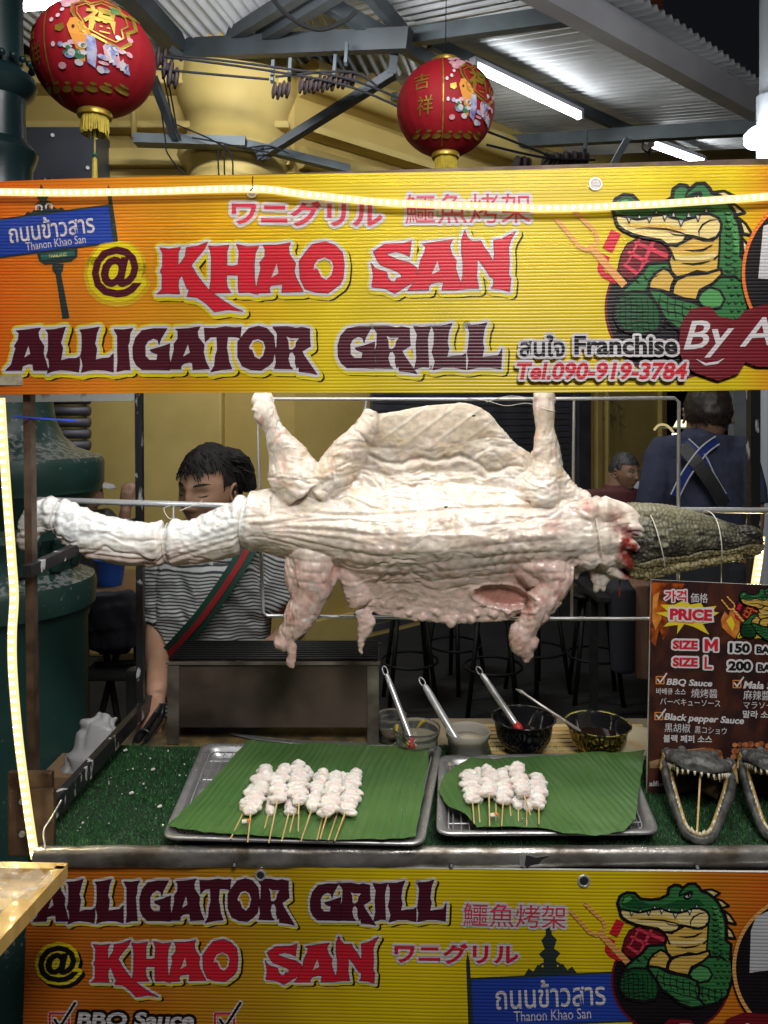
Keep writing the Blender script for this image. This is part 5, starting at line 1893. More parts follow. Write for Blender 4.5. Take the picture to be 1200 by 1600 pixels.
def skewer(top, bot, tip, z, w_, label, group, seed):
    """top and bottom of the meat, tip of the stick (picture positions on the level z)"""
    a, b, c = G(*top, z), G(*bot, z + 0.0), G(*tip, z - 0.006)
    o = thing('meat_skewer', (c.x, c.y, z - 0.012), label, 'meat skewer', group)
    m0 = MB()
    r_ = random.Random(seed)
    L_ = (b - a).length
    n_ = max(4, int(L_ / 0.014))
    d = (b - a).normalized()
    s = d.cross(Vector((0, 0, 1))).normalized()
    for i in range(n_ + 1):
        q = i / n_
        p = a.lerp(b, q) + s * r_.uniform(-.005, .005)
        rw = w_ * (0.62 + 0.38 * math.sin(PI * (0.12 + 0.76 * q))) * r_.uniform(0.78, 1.2)
        t_ = Vector((r_.uniform(-.3, .3), r_.uniform(-.3, .3), 0))
        e = (s + t_).normalized() * rw
        m0.tube([p - e, p - e * 0.6, p + Vector((0, 0, r_.uniform(0, .003))), p + e * 0.6, p + e], [0.003, 0.0078, r_.uniform(.0088, .0105), 0.0078, 0.003], M_MEAT, 8)
    me_, V_, N_ = fuse(m0, 0.0017, 7, 0.5)
    q = V_ * 1000
    dd_ = fbm(q[:, 0] / 15, q[:, 1] / 9, q[:, 2] / 9, 2, seed)
    de_ = np.exp(-(fbm(q[:, 0] / 7, q[:, 1] / 7, q[:, 2] / 7, 2, seed + 9) / 0.09) ** 2)
    V_ = V_ + N_ * (0.0034 * dd_ - 0.0012 * de_)[:, None]
    link_mesh(me_, V_, 'meat', [M_MEAT], o, (a + b) / 2)
    mb = MB()
    mb.tube([a.lerp(b, 0.3), b, c], [0.0017, 0.0017, 0.0013], M_STICK, 7)
    mb.build('stick', o, smooth=True)
    return o
Zk = LZ + 0.012
LS = [((415,1200),(392,1268),(387,1316),0), ((400,1222),(384,1262),(360,1311),-1), ((441,1200),(434,1248),(420,1317),1), ((428,1215),(420,1268),(412,1300),-1),
      ((466,1195),(467,1252),(466,1299),1), ((452,1210),(452,1268),(440,1315),-1), ((478,1205),(463,1258),(452,1303),-1), ((506,1208),(488,1262),(470,1315),0), ((496,1215),(508,1262),(495,1313),-1),
      ((522,1212),(512,1270),(500,1311),1), ((535,1215),(530,1262),(513,1313),-1), ((556,1208),(540,1268),(523,1314),0), ((545,1215),(544,1262),(513+10,1313),-1)]
for i, (a, b, c, lv) in enumerate(LS):
    skewer(a, b, c, Zk + lv * 0.007 + (0.004 if lv > 0 else 0), 0.021 if lv >= 0 else 0.015, ORD[i] + ' raw white meat skewer from the left on the left tray' if i else 'leftmost straight raw meat skewer of the left tray', 'raw meat skewers on the left leaf', 30 + i)
RS_ = [((733,1208),(738,1250),(741,1287),0), ((748,1205),(747,1250),(750,1288),-1), ((764,1202),(764,1240),(765,1291),1), ((775,1210),(775,1248),(775,1286),-1), ((788,1206),(786,1252),(784,1291),0),
       ((795,1204),(795,1246),(799,1281),-1), ((806,1197),(818,1240),(829,1274),2), ((812,1215),(810,1260),(810,1287),-1), ((840,1214),(842,1258),(842,1288),0), ((826,1225),(823,1262),(823,1291),-1)]
for i, (a, b, c, lv) in enumerate(RS_):
    skewer(a, b, c, Zk + lv * 0.007, 0.020 if lv >= 0 else 0.015, ORD[i] + ' raw white meat skewer from the left on the right tray' if i else 'leftmost raw white meat skewer of the right tray', 'raw meat skewers on the right leaf', 60 + i)
# little paper tags round two sticks
for (px, py, lab) in ((385, 1283, 'orange and white paper tag on skewers of the left tray'), (772, 1273, 'small brown paper tag on skewers of the right tray')):
    mb = MB()
    c = G(px, py, Zk)
    mb.box(c, (0.016, 0.010, 0.002), mat('tag_white', (0.7, 0.68, 0.62), rough=0.6), rot=Matrix.Rotation(0.2, 3, 'Z'))
    mb.box(c + Vector((0.004, 0, 0.0014)), (0.007, 0.009, 0.0016), mat('tag_orange', (0.7, 0.22, 0.02) , rough=0.5), rot=Matrix.Rotation(0.2, 3, 'Z'))
    tag(mb.build('paper_tag'), lab, 'paper tag')

# ------------------------------------------------------------------ tongs
tg = thing('tongs', G(228, 1150, CZ + 0.05), 'black handled tongs held in the vendor hand beside the grill', 'tongs')
M_TB = mat('black_plastic', (0.018, 0.018, 0.02), rough=0.3, bump=0.1)
for k_, dx in enumerate((0, 12)):
    mb = MB()
    a, b, c = P(252 + dx * .3, 1102, 1.84), P(238 + dx, 1125, 1.82), P(214 + dx, 1160, 1.80)
    mb.tube(spline([a, (a + b) / 2 + Vector((0.004, -.004, .004)), b, (b + c) / 2, c], 4).tolist(), [(0.009, 0.005)] * 4 + [(0.012, 0.006)] * 12 + [(0.008, 0.004)], M_TB, 10)
    mb.build('arm', tg, smooth=True)
mb = MB()
mb.tube(spline([P(206, 1166, 1.79), P(212, 1150, 1.79), P(222, 1140, 1.79), P(234, 1146, 1.79), P(226, 1160, 1.79), P(214, 1168, 1.79)], 4).tolist(), 0.003, M_TB, 8)
mb.build('finger_loop', tg, smooth=True)

# ------------------------------------------------------------------ price sign
B3 = Board(1.548, 1.585, 1015, 1200)
ps = thing('price_sign', B3.pt(1010, 1242), 'dark brown printed price board standing on the turf behind the crocodile skulls', 'price sign')
m = mat('price_print', (0.045, 0.020, 0.018), rough=0.4)
nt = m.node_tree
N, L = nt.nodes, nt.links
gg = N.new('ShaderNodeNewGeometry')
nz = N.new('ShaderNodeTexNoise')
nz.inputs['Scale'].default_value = 13
nz.inputs['Detail'].default_value = 8
nz.inputs['Distortion'].default_value = 1.4
L.new(gg.outputs['Position'], nz.inputs['Vector'])
cr = N.new('ShaderNodeValToRGB')
el = cr.color_ramp.elements
el[0].position, el[0].color = 0.42, (0.032, 0.014, 0.014, 1)
el[1].position, el[1].color = 0.72, (0.10, 0.03, 0.015, 1)
L.new(nz.outputs[0], cr.inputs[0])
# vertical flutes
b = N['Principled BSDF']
L.new(cr.outputs[0], b.inputs['Base Color'])
sx = N.new('ShaderNodeSeparateXYZ')
L.new(gg.outputs['Position'], sx.inputs[0])
mu = N.new('ShaderNodeMath')
mu.operation = 'MULTIPLY'
mu.inputs[1].default_value = 2 * PI / 0.0048
L.new(sx.outputs['X'], mu.inputs[0])
sn = N.new('ShaderNodeMath')
sn.operation = 'SINE'
L.new(mu.outputs[0], sn.inputs[0])
bp = N.new('ShaderNodeBump')
bp.inputs['Strength'].default_value = 0.4
bp.inputs['Distance'].default_value = 0.0006
L.new(sn.outputs[0], bp.inputs['Height'])
L.new(bp.outputs[0], b.inputs['Normal'])
board_sheet(B3, ((1018, 906), (1260, 917), (1262, 1246), (1011, 1240)), m, 0.005, 'board', ps, nx=8)

def flat(name, c, c2=None, sc_=20, **k):
    return mat('print_' + name, c, c2, sc_, rough=0.4, **k)
F_W, F_R, F_K = flat('white', (0.70, 0.68, 0.68)), flat('red', (0.60, 0.02, 0.04)), flat('black', (0.012, 0.012, 0.012))
F_Y, F_O = flat('yellow', (0.78, 0.60, 0.03)), flat('orange', (0.75, 0.25, 0.04))
F_FIRE = flat('fire', (0.50, 0.10, 0.01), (0.10, 0.02, 0.01), 30, lo=0.4, hi=0.6)
F_FIRE2 = flat('flame', (0.75, 0.30, 0.05), (0.45, 0.10, 0.02), 40)
pr = Print(B3)
pr.poly([(1018, 910), (1070, 912), (1062, 925), (1052, 918), (1045, 935), (1040, 960), (1045, 985), (1036, 1000), (1030, 980), (1024, 1010), (1015, 1000)], F_FIRE, 1)
pr.poly([(1020, 930), (1030, 925), (1026, 950), (1034, 965), (1024, 985), (1019, 970)], F_FIRE2, 1.6)
ox, oy, q = 1000, 880, 3.48
ZP = lambda pts: [(ox + x / q, oy + y / q) for x, y in pts]
star = ZP([(85,270),(150,262),(110,225),(185,225),(250,195),(270,225),(330,215),(345,240),(415,232),(395,262),(430,268),(395,290),(405,320),(340,330),(375,388),(290,345),(240,330),(200,385),(205,335),(125,345),(165,310),(140,290)])
pr.poly(star, F_Y, 2)
pr.poly(ZP([(150,275),(250,250),(340,265),(360,300),(280,330),(190,320)]), F_O, 2.5)
pr.text('가격', 1055, 931, 34, 18, F_R, 5, bold=0.03, outs=((2.2, F_W, 3, 0, 0),))
pr.text('価格', 1092, 934, 27, 15, F_W, 4, rot=0.03)
pr.text('PRICE', 1079, 960, 66, 18, F_R, 6, rot=0.03, shear=0.0, bold=0.05, outs=((3.0, F_W, 4, 0, 0),))
for s_, y_, big in (('SIZE', 1007, 'M'), ('SIZE', 1034, 'L')):
    pr.text(s_, 1070, y_, 39, 14, F_R, 6, rot=0.02, bold=0.05, outs=((2.8, F_W, 4, 0, 0),))
    if big == 'M':
        mp_ = [(0,19),(0,0),(5,0),(10.5,9),(16,0),(21,0),(21,19),(15.5,19),(15.5,9),(10.5,16),(5.5,9),(5.5,19)]
        mp_ = [(1100 + x, y_ - 9 + y2) for x, y2 in mp_]
        pr.poly(mp_, F_R, 6)
        pr.stroke(mp_, 2.8, F_W, 4)
        continue
    pr.text(big, 1110 if big == 'M' else 1106, y_ + 1, 21 if big == 'M' else 12, 19, F_R, 6, rot=0.02, bold=0.015, outs=((2.8, F_W, 4, 0, 0),))
pr.text('150', 1155, 1012, 32, 15, F_K, 6, rot=0.02, bold=0.05, outs=((3, F_W, 4, 0, 0),))
pr.text('200', 1155, 1040, 36, 15, F_K, 6, rot=0.02, bold=0.05, outs=((3, F_W, 4, 0, 0),))
pr.text('BAHT', 1202, 1015, 42, 11, F_K, 6, rot=0.02, bold=0.05, outs=((2.6, F_W, 4, 0, 0),))
pr.text('BAHT', 1204, 1043, 42, 11, F_K, 6, rot=0.02, bold=0.05, outs=((2.6, F_W, 4, 0, 0),))
for cx_, cy_ in ((1031, 1062), (1029, 1118), (1151, 1068)):
    pr.stroke([(cx_ - 6, cy_ - 5), (cx_ + 6, cy_ - 5), (cx_ + 6, cy_ + 6), (cx_ - 6, cy_ + 6)], 0.9, F_O, 3)
    pr.stroke([(cx_ - 4, cy_ - 1), (cx_, cy_ + 4), (cx_ + 10, cy_ - 10)], 1.2, F_W, 4, closed=False)
pr.text('BBQ Sauce', 1077, 1067, 71, 12, F_W, 4, rot=0.04, shear=0.2, bold=0.03)
pr.text('바베큐 소스', 1048, 1080, 46, 10, F_W, 4, rot=0.03, bold=0.01)
pr.text('燒烤醬', 1100, 1083, 41, 14, F_W, 4, rot=0.03)
pr.text('バーベキューソース', 1078, 1097, 94, 11, F_W, 4, rot=0.04)
pr.text('Black pepper Sauce', 1100, 1124, 124, 14, F_W, 4, rot=0.055, shear=0.2, bold=0.03)
pr.text('黒胡椒', 1058, 1137, 40, 14, F_W, 4, rot=0.03)
pr.text('黒コショウ', 1110, 1141, 50, 11, F_W, 4, rot=0.05)
pr.text('블랙 페퍼 소스', 1074, 1154, 76, 12, F_W, 4, rot=0.02, bold=0.02)
pr.text('Mala Sauce', 1200, 1071, 76, 12, F_W, 4, rot=0.04, shear=0.2, bold=0.03)
pr.text('麻辣醬', 1182, 1086, 42, 15, F_W, 4, rot=0.03)
pr.text('マラソース', 1190, 1102, 58, 10, F_W, 4, rot=0.02)
pr.text('말라 소스', 1186, 1116, 52, 12, F_W, 4, rot=0.02, bold=0.02)
pr.text('alfie', 1025, 1224, 22, 8, F_W, 4, rot=0.02, bold=0.01)
pr.poly([(1152, 992), (1240, 992), (1240, 998), (1152, 996)], F_Y, 3)
pr.text('AI KHE', 1184, 989, 62, 13, F_K, 5, outs=((1.6, F_Y, 4, 0, 0),))
pr.build('lettering', ps)
# pictures on the sign: flame, dish of meat, roast crocodile
pr = Print(B3)
pr.poly([(1126, 968), (1132, 955), (1138, 962), (1142, 950), (1150, 958), (1156, 970), (1155, 985), (1148, 998), (1138, 990), (1128, 980)], F_FIRE2, 2)
pr.poly([(1134, 970), (1142, 962), (1148, 975), (1144, 986)], F_Y, 2.6)
pr.build('flame_picture', ps)
pr = Print(B3)
M_BROWNM = flat('grilled_meat', (0.50, 0.16, 0.06), (0.22, 0.06, 0.02), 60, lo=0.4, hi=0.6)
pr.poly([(1014, 1190), (1040, 1183), (1062, 1172), (1100, 1168), (1126, 1172), (1130, 1186), (1133, 1200), (1110, 1205), (1070, 1205), (1040, 1200), (1016, 1200)], flat('roast_croc', (0.48, 0.30, 0.16), (0.20, 0.11, 0.05), 45), 2)
pr.poly([(1075, 1172), (1110, 1168), (1128, 1175), (1128, 1188), (1090, 1186)], M_BROWNM, 3)
pr.build('roast_picture', ps)
pr = Print(B3)
rs2 = random.Random(2)
for r_ in range(5):
    for c_ in range(9):
        x, y = 1146 + c_ * 9 + rs2.uniform(-2, 2), 1162 + r_ * 10 + rs2.uniform(-2, 2) + c_ * 0.3
        pr.poly(ell(x, y, rs2.uniform(4, 6), rs2.uniform(3.5, 5), 9), M_BROWNM if (r_ + c_) % 2 else flat('grilled_meat_light', (0.62, 0.26, 0.11), (0.42, 0.14, 0.05), 60), 2 + 0.15 * (r_ * 9 + c_) % 3)
pr.build('food_picture', ps)
mascot(B3, ps, 1154, 918, 0.083, 0.092, base=4.0, small=True)

# ------------------------------------------------------------------ dried crocodile skulls with propped jaws
M_SKIN = mat('dried_skin', (0.045, 0.047, 0.046), (0.15, 0.15, 0.14), 34, rough=0.42, bump=0.7, bscale=140, dist=0.0018)
M_PAL = mat('yellow_palate', (0.50, 0.36, 0.14), (0.30, 0.20, 0.08), 22, rough=0.45, bump=0.3)


M_THROAT = mat('dry_throat', (0.10, 0.06, 0.035), (0.28, 0.18, 0.08), 30, rough=0.6, bump=0.5)


def skull(cxp, label, s=1.0):
    """resting on the turf with its mouth wide open towards the viewer"""
    tip = G(cxp, 1315, CZ + 0.012)
    X0 = tip.x
    y0 = tip.y
    o = thing('crocodile_skull', (X0, y0, CZ + 0.006), label, 'crocodile skull', 'dried crocodile heads')
    rs_ = random.Random(int(cxp))
    z0 = CZ + 0.014
    hw = 0.064 * s
    # lower jaw, a U lying forward
    half = [(0.0, 0.0, 0.000), (0.012, 0.003, 0.001), (0.024, 0.016, 0.004), (0.034, 0.045, 0.012), (0.046, 0.085, 0.026), (0.057, 0.125, 0.040), (0.063, 0.165, 0.052), (0.062, 0.205, 0.055)]
    pts = [(-a * s, b_, c_) for a, b_, c_ in half[::-1]] + [(a * s, b_, c_) for a, b_, c_ in half[1:]]
    sp_ = spline(pts, 4)
    m0 = MB()
    rad = [(0.0052 + 0.0035 * min(1, abs(p[0]) / 0.05), 0.009 + 0.008 * min(1, (abs(p[0]) / 0.058) ** 2)) for p in sp_]
    m0.tube([Vector((X0 + p[0], y0 + p[1], z0 + p[2])) for p in sp_], rad, M_SKIN, 12, flat=(1, 0, 0))
    me_, V_, N_ = fuse(m0, 0.0022, 2)
    dq = fbm(V_[:, 0] * 160, V_[:, 1] * 160, V_[:, 2] * 160, 3, 2)
    link_mesh(me_, V_ + N_ * (0.0014 * dq)[:, None], 'lower_jaw', [M_SKIN], o, (X0, y0, z0))
    # pale gum along the inner rim
    mb = MB()
    inner = [Vector((X0 + p[0] * 0.86, y0 + p[1] + 0.004, z0 + p[2] + 0.009)) for p in sp_[4:-4]]
    mb.tube([tuple(p) for p in inner], 0.0042, M_PAL, 7)
    mb.build('gum', o, smooth=True)
    # floor of the mouth
    # upper jaw: wedge rising towards the viewer, dark above, yellow palate below
    def sec(yy, zz, w_, th):
        r = []
        for a in np.linspace(0, PI, 13):
            bump_ = 0.004 * math.sin(a * 6) * (w_ > .04)
            r.append((X0 + w_ * math.cos(a), yy, zz + th * math.sin(a) ** 0.8 + bump_ * math.sin(a)))
        return r
    S_ = [(0.240, 0.030, 0.054, 0.036), (0.215, 0.040, 0.066, 0.036), (0.190, 0.052, 0.070, 0.036), (0.165, 0.066, 0.066, 0.030), (0.142, 0.077, 0.059, 0.023), (0.120, 0.086, 0.052, 0.019), (0.100, 0.092, 0.046, 0.018), (0.084, 0.096, 0.038, 0.017), (0.074, 0.097, 0.026, 0.013)]
    m0 = MB()
    vs, fs = [], []
    for yy, zz, w_, th in S_:
        top = sec(y0 + yy, z0 + zz, w_ * s, th * s)
        bot = [(X0 + w_ * s * math.cos(a), y0 + yy, z0 + zz - 0.004 - 0.003 * math.sin(a) + (0.006 * math.sin(a) if w_ > .03 else 0)) for a in np.linspace(PI, 0, 9)[1:-1]]
        vs += top + bot
    k_ = 20
    for i in range(len(S_) - 1):
        for j in range(k_):
            j2 = (j + 1) % k_
            fs.append((i * k_ + j, (i + 1) * k_ + j, (i + 1) * k_ + j2, i * k_ + j2))
    fs.append(tuple(range(k_)))
    fs.append(tuple((len(S_) - 1) * k_ + j for j in reversed(range(k_))))
    m0.add(vs, fs, M_SKIN)
    for sg in (-1, 1):     # eye ridges and nostril
        m0.tube([Vector((X0 + sg * .026 * s, y0 + .146, z0 + .094)), Vector((X0 + sg * .030 * s, y0 + .160, z0 + .096)), Vector((X0 + sg * .030 * s, y0 + .185, z0 + .086))], [.005, .0085, .005], M_SKIN, 10)
        m0.tube([Vector((X0 + sg * .056 * s, y0 + .16, z0 + .085)), Vector((X0 + sg * .060 * s, y0 + .18, z0 + .075)), Vector((X0 + sg * .058 * s, y0 + .21, z0 + .06))], [.007, .012, .010], M_SKIN, 10)
    m0.tube([Vector((X0 - .010, y0 + .086, z0 + .110)), Vector((X0, y0 + .088, z0 + .112)), Vector((X0 + .010, y0 + .086, z0 + .110))], .006, M_SKIN, 8)
    me_, V_, N_ = fuse(m0, 0.0022, 1)
    f1_, f2_ = worley(V_[:, 0] * 110, V_[:, 1] * 110 + V_[:, 2] * 60, 7)
    up = np.clip(N_[:, 2] + 0.2, 0, 1)
    dq = fbm(V_[:, 0] * 90, V_[:, 1] * 90, V_[:, 2] * 90, 4, 2)
    link_mesh(me_, V_ + N_ * (0.0014 * dq + up * 0.0016 * (np.clip((f2_ - f1_) * 2, 0, 1) - .5))[:, None], 'upper_jaw', [M_SKIN], o, (X0, y0 + 0.1, z0 + .1))
    mb = MB()
    pv, pf = [], []
    PS = [(0.21, 0.036, 0.058), (0.185, 0.048, 0.060), (0.155, 0.066, 0.054), (0.128, 0.077, 0.047), (0.10, 0.087, 0.038), (0.085, 0.090, 0.028)]
    for yy, zz, w_ in PS:
        for j in range(9):
            q = -1 + 2 * j / 8
            pv.append((X0 + q * w_ * s, y0 + yy, z0 + zz - 0.003 - 0.006 * abs(q) ** 3 + 0.0 * q))
    for i in range(len(PS) - 1):
        for j in range(8):
            a = i * 9 + j
            pf.append((a, a + 1, a + 10, a + 9))
    n0 = len(pv)
    pv += [(x, y_, z_ - 0.003) for x, y_, z_ in pv]
    pf += [tuple(n0 + i for i in reversed(f)) for f in pf]
    mb.add(pv, pf, M_PAL)
    mb.build('palate', o, smooth=True)
    # cheeks joining the jaws
    for sg in (-1, 1):
        mb = MB()
        mb.tube(spline([(X0 + sg * .056 * s, y0 + .150, z0 + .052), (X0 + sg * .055 * s, y0 + .168, z0 + .062), (X0 + sg * .052 * s, y0 + .165, z0 + .076)], 4).tolist(), [(.010, .018)] * 9, M_PAL, 10)
        mb.build('cheek', o, smooth=True)
    # throat at the back of the mouth
    mb = MB()
    mb.tube([(X0 - .045 * s, y0 + .185, z0 + .022), (X0, y0 + .205, z0 + .030), (X0 + .045 * s, y0 + .185, z0 + .022)], [(.022, .030)] * 3, M_THROAT, 12, flat=(0, 1, 0))
    mb.build('throat', o, smooth=True)
    # teeth
    def tooth(p, d, ln_, par='tooth'):
        t_ = MB()
        p, d = Vector(p), Vector(d).normalized()
        t_.tube([p, p + d * ln_ * 0.5, p + d * ln_], [0.0026, 0.0021, 0.0003], M_TOOTH, 6)
        t_.build('tooth', o, smooth=True)
    for sg in (-1, 1):
        for i, yy in enumerate(np.linspace(0.080, 0.165, 8)):
            w_ = np.interp(yy, [0.074, 0.084, 0.10, 0.12, 0.14, 0.165], [0.020, 0.032, 0.041, 0.048, 0.054, 0.060]) * s
            zz = np.interp(yy, [0.074, 0.10, 0.14, 0.165], [0.094, 0.088, 0.074, 0.062])
            tooth((X0 + sg * w_, y0 + yy, z0 + zz - 0.001), (sg * 0.1, -0.15, -1), rs_.uniform(0.009, 0.013) * (1.5 if i in (1, 4) else 1))
        for q in (0.006, 0.018):
            tooth((X0 + sg * q * s, y0 + 0.075, z0 + 0.094), (0, -0.1, -1), 0.010)
        for i, q in enumerate(np.linspace(0.06, 0.80, 13)):
            j = int(len(sp_) / 2 + sg * q * len(sp_) / 2 * 0.80)
            p = sp_[j]
            tooth((X0 + p[0] * 0.90, y0 + p[1] + 0.002, z0 + p[2] + 0.009), (0, 0.1, 1), rs_.uniform(0.006, 0.011))
    st = MB()
    st.tube([(X0 - 0.002, y0 + 0.012, z0 + 0.006), (X0 + 0.004, y0 + 0.095, z0 + 0.088)], 0.0019, M_STICK, 7)
    st.build('prop_stick', o)
    o.rotation_euler = (0, 0, -math.atan2(X0, y0))
    return o
skull(1091, 'dried grey crocodile head with its jaws propped open, left of the pair')
skull(1216, 'dried crocodile head cut off by the right edge of the photo', 1.05)
# ------------------------------------------------------------------ the yellow building behind
CN = Vector((P(460, 0, 5.14).x, 5.14, 0))
WD = Vector((0.76, 0.65, 0)).normalized()
WN = Vector((WD.y, -WD.x, 0))          # out of the angled wall, towards the viewer
M_YW = mat('yellow_plaster', (0.50, 0.37, 0.11), (0.38, 0.27, 0.075), 1.6, rough=0.75, bump=0.35, bscale=5, dist=0.02, lo=0.3, hi=0.7)
M_YW2 = mat('yellow_trim', (0.54, 0.41, 0.135), (0.42, 0.31, 0.09), 2.2, rough=0.65, bump=0.2, bscale=8, dist=0.01)
M_DARKI = mat('dark_interior', (0.012, 0.012, 0.014), rough=0.8)
M_SHUT = mat('grey_shutter', (0.10, 0.10, 0.115), (0.06, 0.06, 0.07), 4, rough=0.5, metal=0.3)


def wx(px):
    """distance along the angled wall where the picture column px meets it"""
    k = (px - 600) / F
    return (k * CN.y - CN.x) / (WD.x - k * WD.y)


def wp(px, z, proud=0.0):
    p = CN + WD * wx(px) + WN * proud
    return Vector((p.x, p.y, z))
bd = thing('yellow_building', (-1.5, 5.3, 0), 'yellow plastered shop building with cornice and round column behind the stall', 'building')
mb = MB()
mb.box((CN.x - 2.5, CN.y + 0.15, 2.6), (5.0, 0.3, 5.2), M_YW)
a, b = CN + Vector((0, 0.0, 0)), CN + WD * wx(1042)
mb.bar(a + Vector((0, 0, 2.6)) - WN * 0.15, b + Vector((0, 0, 2.6)) - WN * 0.15, 0.3, 5.2, M_YW)
a = CN + WD * wx(1042)
b = a + WD * 9
mb.bar(a + Vector((0, 0, 3.9)) - WN * 0.15, b + Vector((0, 0, 3.9)) - WN * 0.15, 0.3, 2.6, M_YW)
mb.build('wall', bd)
# pilaster, half column, cornices
mb = MB()
x0_, x1_ = P(135, 0, 5.05).x, P(347, 0, 5.05).x
mb.box(((x0_ + x1_) / 2, 5.10, 1.25), (x1_ - x0_, 0.12, 2.5), M_YW2, bev=0.02)
mb.build('pilaster', bd)
mb = MB()
ccx = P(372, 0, 5.2).x
prof = [(0.35, 2.2), (0.35, 3.30), (0.36, 3.34), (0.40, 3.37), (0.425, 3.43), (0.41, 3.49), (0.37, 3.53), (0.36, 3.60), (0.37, 3.72), (0.41, 3.82), (0.43, 3.90), (0.42, 4.0), (0.42, 4.3)]
mb.lathe(prof, (ccx, 5.22, 0), M_YW2, 40, PI, 2 * PI)
mb.build('half_column', bd, smooth=True, sharp=40)
for (z0, h_, d_) in ((3.28, 0.05, 0.05), (3.42, 0.12, 0.09), (3.62, 0.05, 0.14), (3.95, 0.16, 0.20)):
    mb = MB()
    mb.box((CN.x - 2.5 - 0.02, CN.y - d_ / 2 - 0.001, z0), (5.0, d_, h_), M_YW2, bev=0.015)
    mb.build('cornice', bd)
    mb = MB()
    mb.bar(CN + WD * 0.03 + WN * (d_ / 2 + 0.001) + Vector((0, 0, z0)), CN + WD * 9 + WN * (d_ / 2 + 0.001) + Vector((0, 0, z0)), d_, h_, M_YW2)
    if h_ > .1:
        mb.tube([CN + WN * d_ + Vector((0, 0, z0)), CN + WD * 9 + WN * d_ + Vector((0, 0, z0))], h_ * 0.62, M_YW2, 20)
    mb.build('cornice', bd, smooth=True, sharp=40)
mb = MB()   # white rising pipe by the cornice
mb.tube([P(209, 215, 5.0), P(209, 150, 5.0), P(215, 130, 5.0)], 0.02, M_YW2, 8)
mb.build('downpipe', bd, smooth=True)
# skirting
mb = MB()
mb.bar(wp(470, 0.10, 0.03), wp(925, 0.10, 0.03), 0.05, 0.2, M_YW2)
mb.build('skirting', bd)
# yellow panel edge right of the shutter
for px in (930, 944, 1028):
    mb = MB()
    mb.bar(wp(px, 0, 0.03), wp(px, 2.5, 0.03), 0.07 if px == 930 else 0.03, 0.05, M_YW2, up=WN)
    mb.build('door_trim', bd)
# bamboo drawn on the panel
mb = MB()
M_BD = mat('faint_grey_paint', (0.22, 0.18, 0.08), rough=0.8)
def wpt(px, py, proud=0.012):
    p = wp(px, 0, proud)
    return Vector((p.x, p.y, CAMZ - (py - HZ) / F * p.y))
bam = [[(961,625),(964,655),(967,682)], [(952,618),(957,640)], [(948,642),(955,652),(962,650)], [(940,655),(950,648),(956,650)], [(945,665),(955,655),(962,652)], [(963,632),(972,640),(970,650)], [(966,660),(976,668)], [(950,630),(944,622)], [(942,632),(950,626),(958,628)], [(958,640),(955,660),(957,672)], [(966,650),(974,646)]]
for q in bam:
    mb.tube([wpt(*p) for p in q], [0.004] + [0.009] * (len(q) - 2) + [0.003], M_BD, 5)
tag(mb.build('bamboo_drawing', bd), kind='stuff')
# roller shutters: each slat its own piece
sh = thing('roller_shutter', wp(735, 0, 0.03), 'dark grey roller shutter with narrow slats on the yellow building', 'shutter', 'roller shutters')
pm = None
zt = 2.7
for i in range(46):
    z = 0.06 + i * 0.057
    a, b = wp(574, z, 0.045), wp(888, z, 0.045)
    if pm is None:
        mb = MB()
        mb.bar(a, b, 0.03, 0.050, M_SHUT)
        o = mb.build('slat', sh)
        pm = o
        z00 = z
    else:
        o = pm.copy()
        COL.objects.link(o)
        o.parent = sh
        o.location = pm.location + Vector((0, 0, z - z00))
mb = MB()
mb.bar(wp(905, 0, 0.05), wp(905, 2.7, 0.05), 0.2, 0.04, M_SHUT, up=WN)
mb.build('guide_rail', sh)
sh2 = thing('roller_shutter', P(107, 1100, 4.9), 'short stretch of corrugated grey shutter behind the green column', 'shutter', 'roller shutters')
for i in range(16):
    z = 1.15 + i * 0.075
    mb = MB()
    mb.tube([P(40, 0, 4.85) * 1 + Vector((0, 0, z - P(40, 0, 4.85).z)), P(140, 0, 4.85) + Vector((0, 0, z - P(140, 0, 4.85).z))], 0.032, M_SHUT, 8)
    mb.build('slat', sh2, smooth=True)
# dark doorway with lattice
dw = thing('dark_doorway', wp(1100, 0, -0.6), 'dark open shopfront at the right behind the standing man', 'doorway')
mb = MB()
mb.bar(wp(1040, 1.3, -0.9), wp(1900, 1.3, -0.9), 0.05, 2.6, M_DARKI)  # near-black panel; the gloom of the unlit shop is put into its colour
mb.build('dark_panel', dw)
mb = MB()
k0 = wpt(1060, 612, -0.2)
n_ = 0
for i in range(5):
    for j in range(3):
        c = wpt(1048 + i * 5 + (j % 2) * 2.5, 611 + j * 4, -0.5)
        mb.box(c, (0.014, 0.01, 0.012), emis('lattice_glow', (0.8, 0.8, 0.75), 0.25) if 'lg' not in globals() else lg)
        if 'lg' not in globals():
            lg = mb.mats[0]
for j in range(2):
    c = wpt(1158, 612 + j * 6, -0.3)
    mb.box(c, (0.04, 0.01, 0.014), lg)
tag(mb.build('lattice_light', dw), kind='stuff')
mb = MB()
mb.bar(P(1152, 0, 5.0) * 1 - Vector((0, 0, P(1152, 0, 5.0).z)), P(1152, 0, 5.0) - Vector((0, 0, P(1152, 0, 5.0).z - 2.9)), 0.085, 0.085, mat('grey_pillar_paint', (0.20, 0.21, 0.22), (0.14, 0.15, 0.16), 4, rough=0.5), up=(0, 1, 0))
tag(mb.build('grey_pillar'), 'slim grey pillar at the right behind the chipped post', 'pillar')
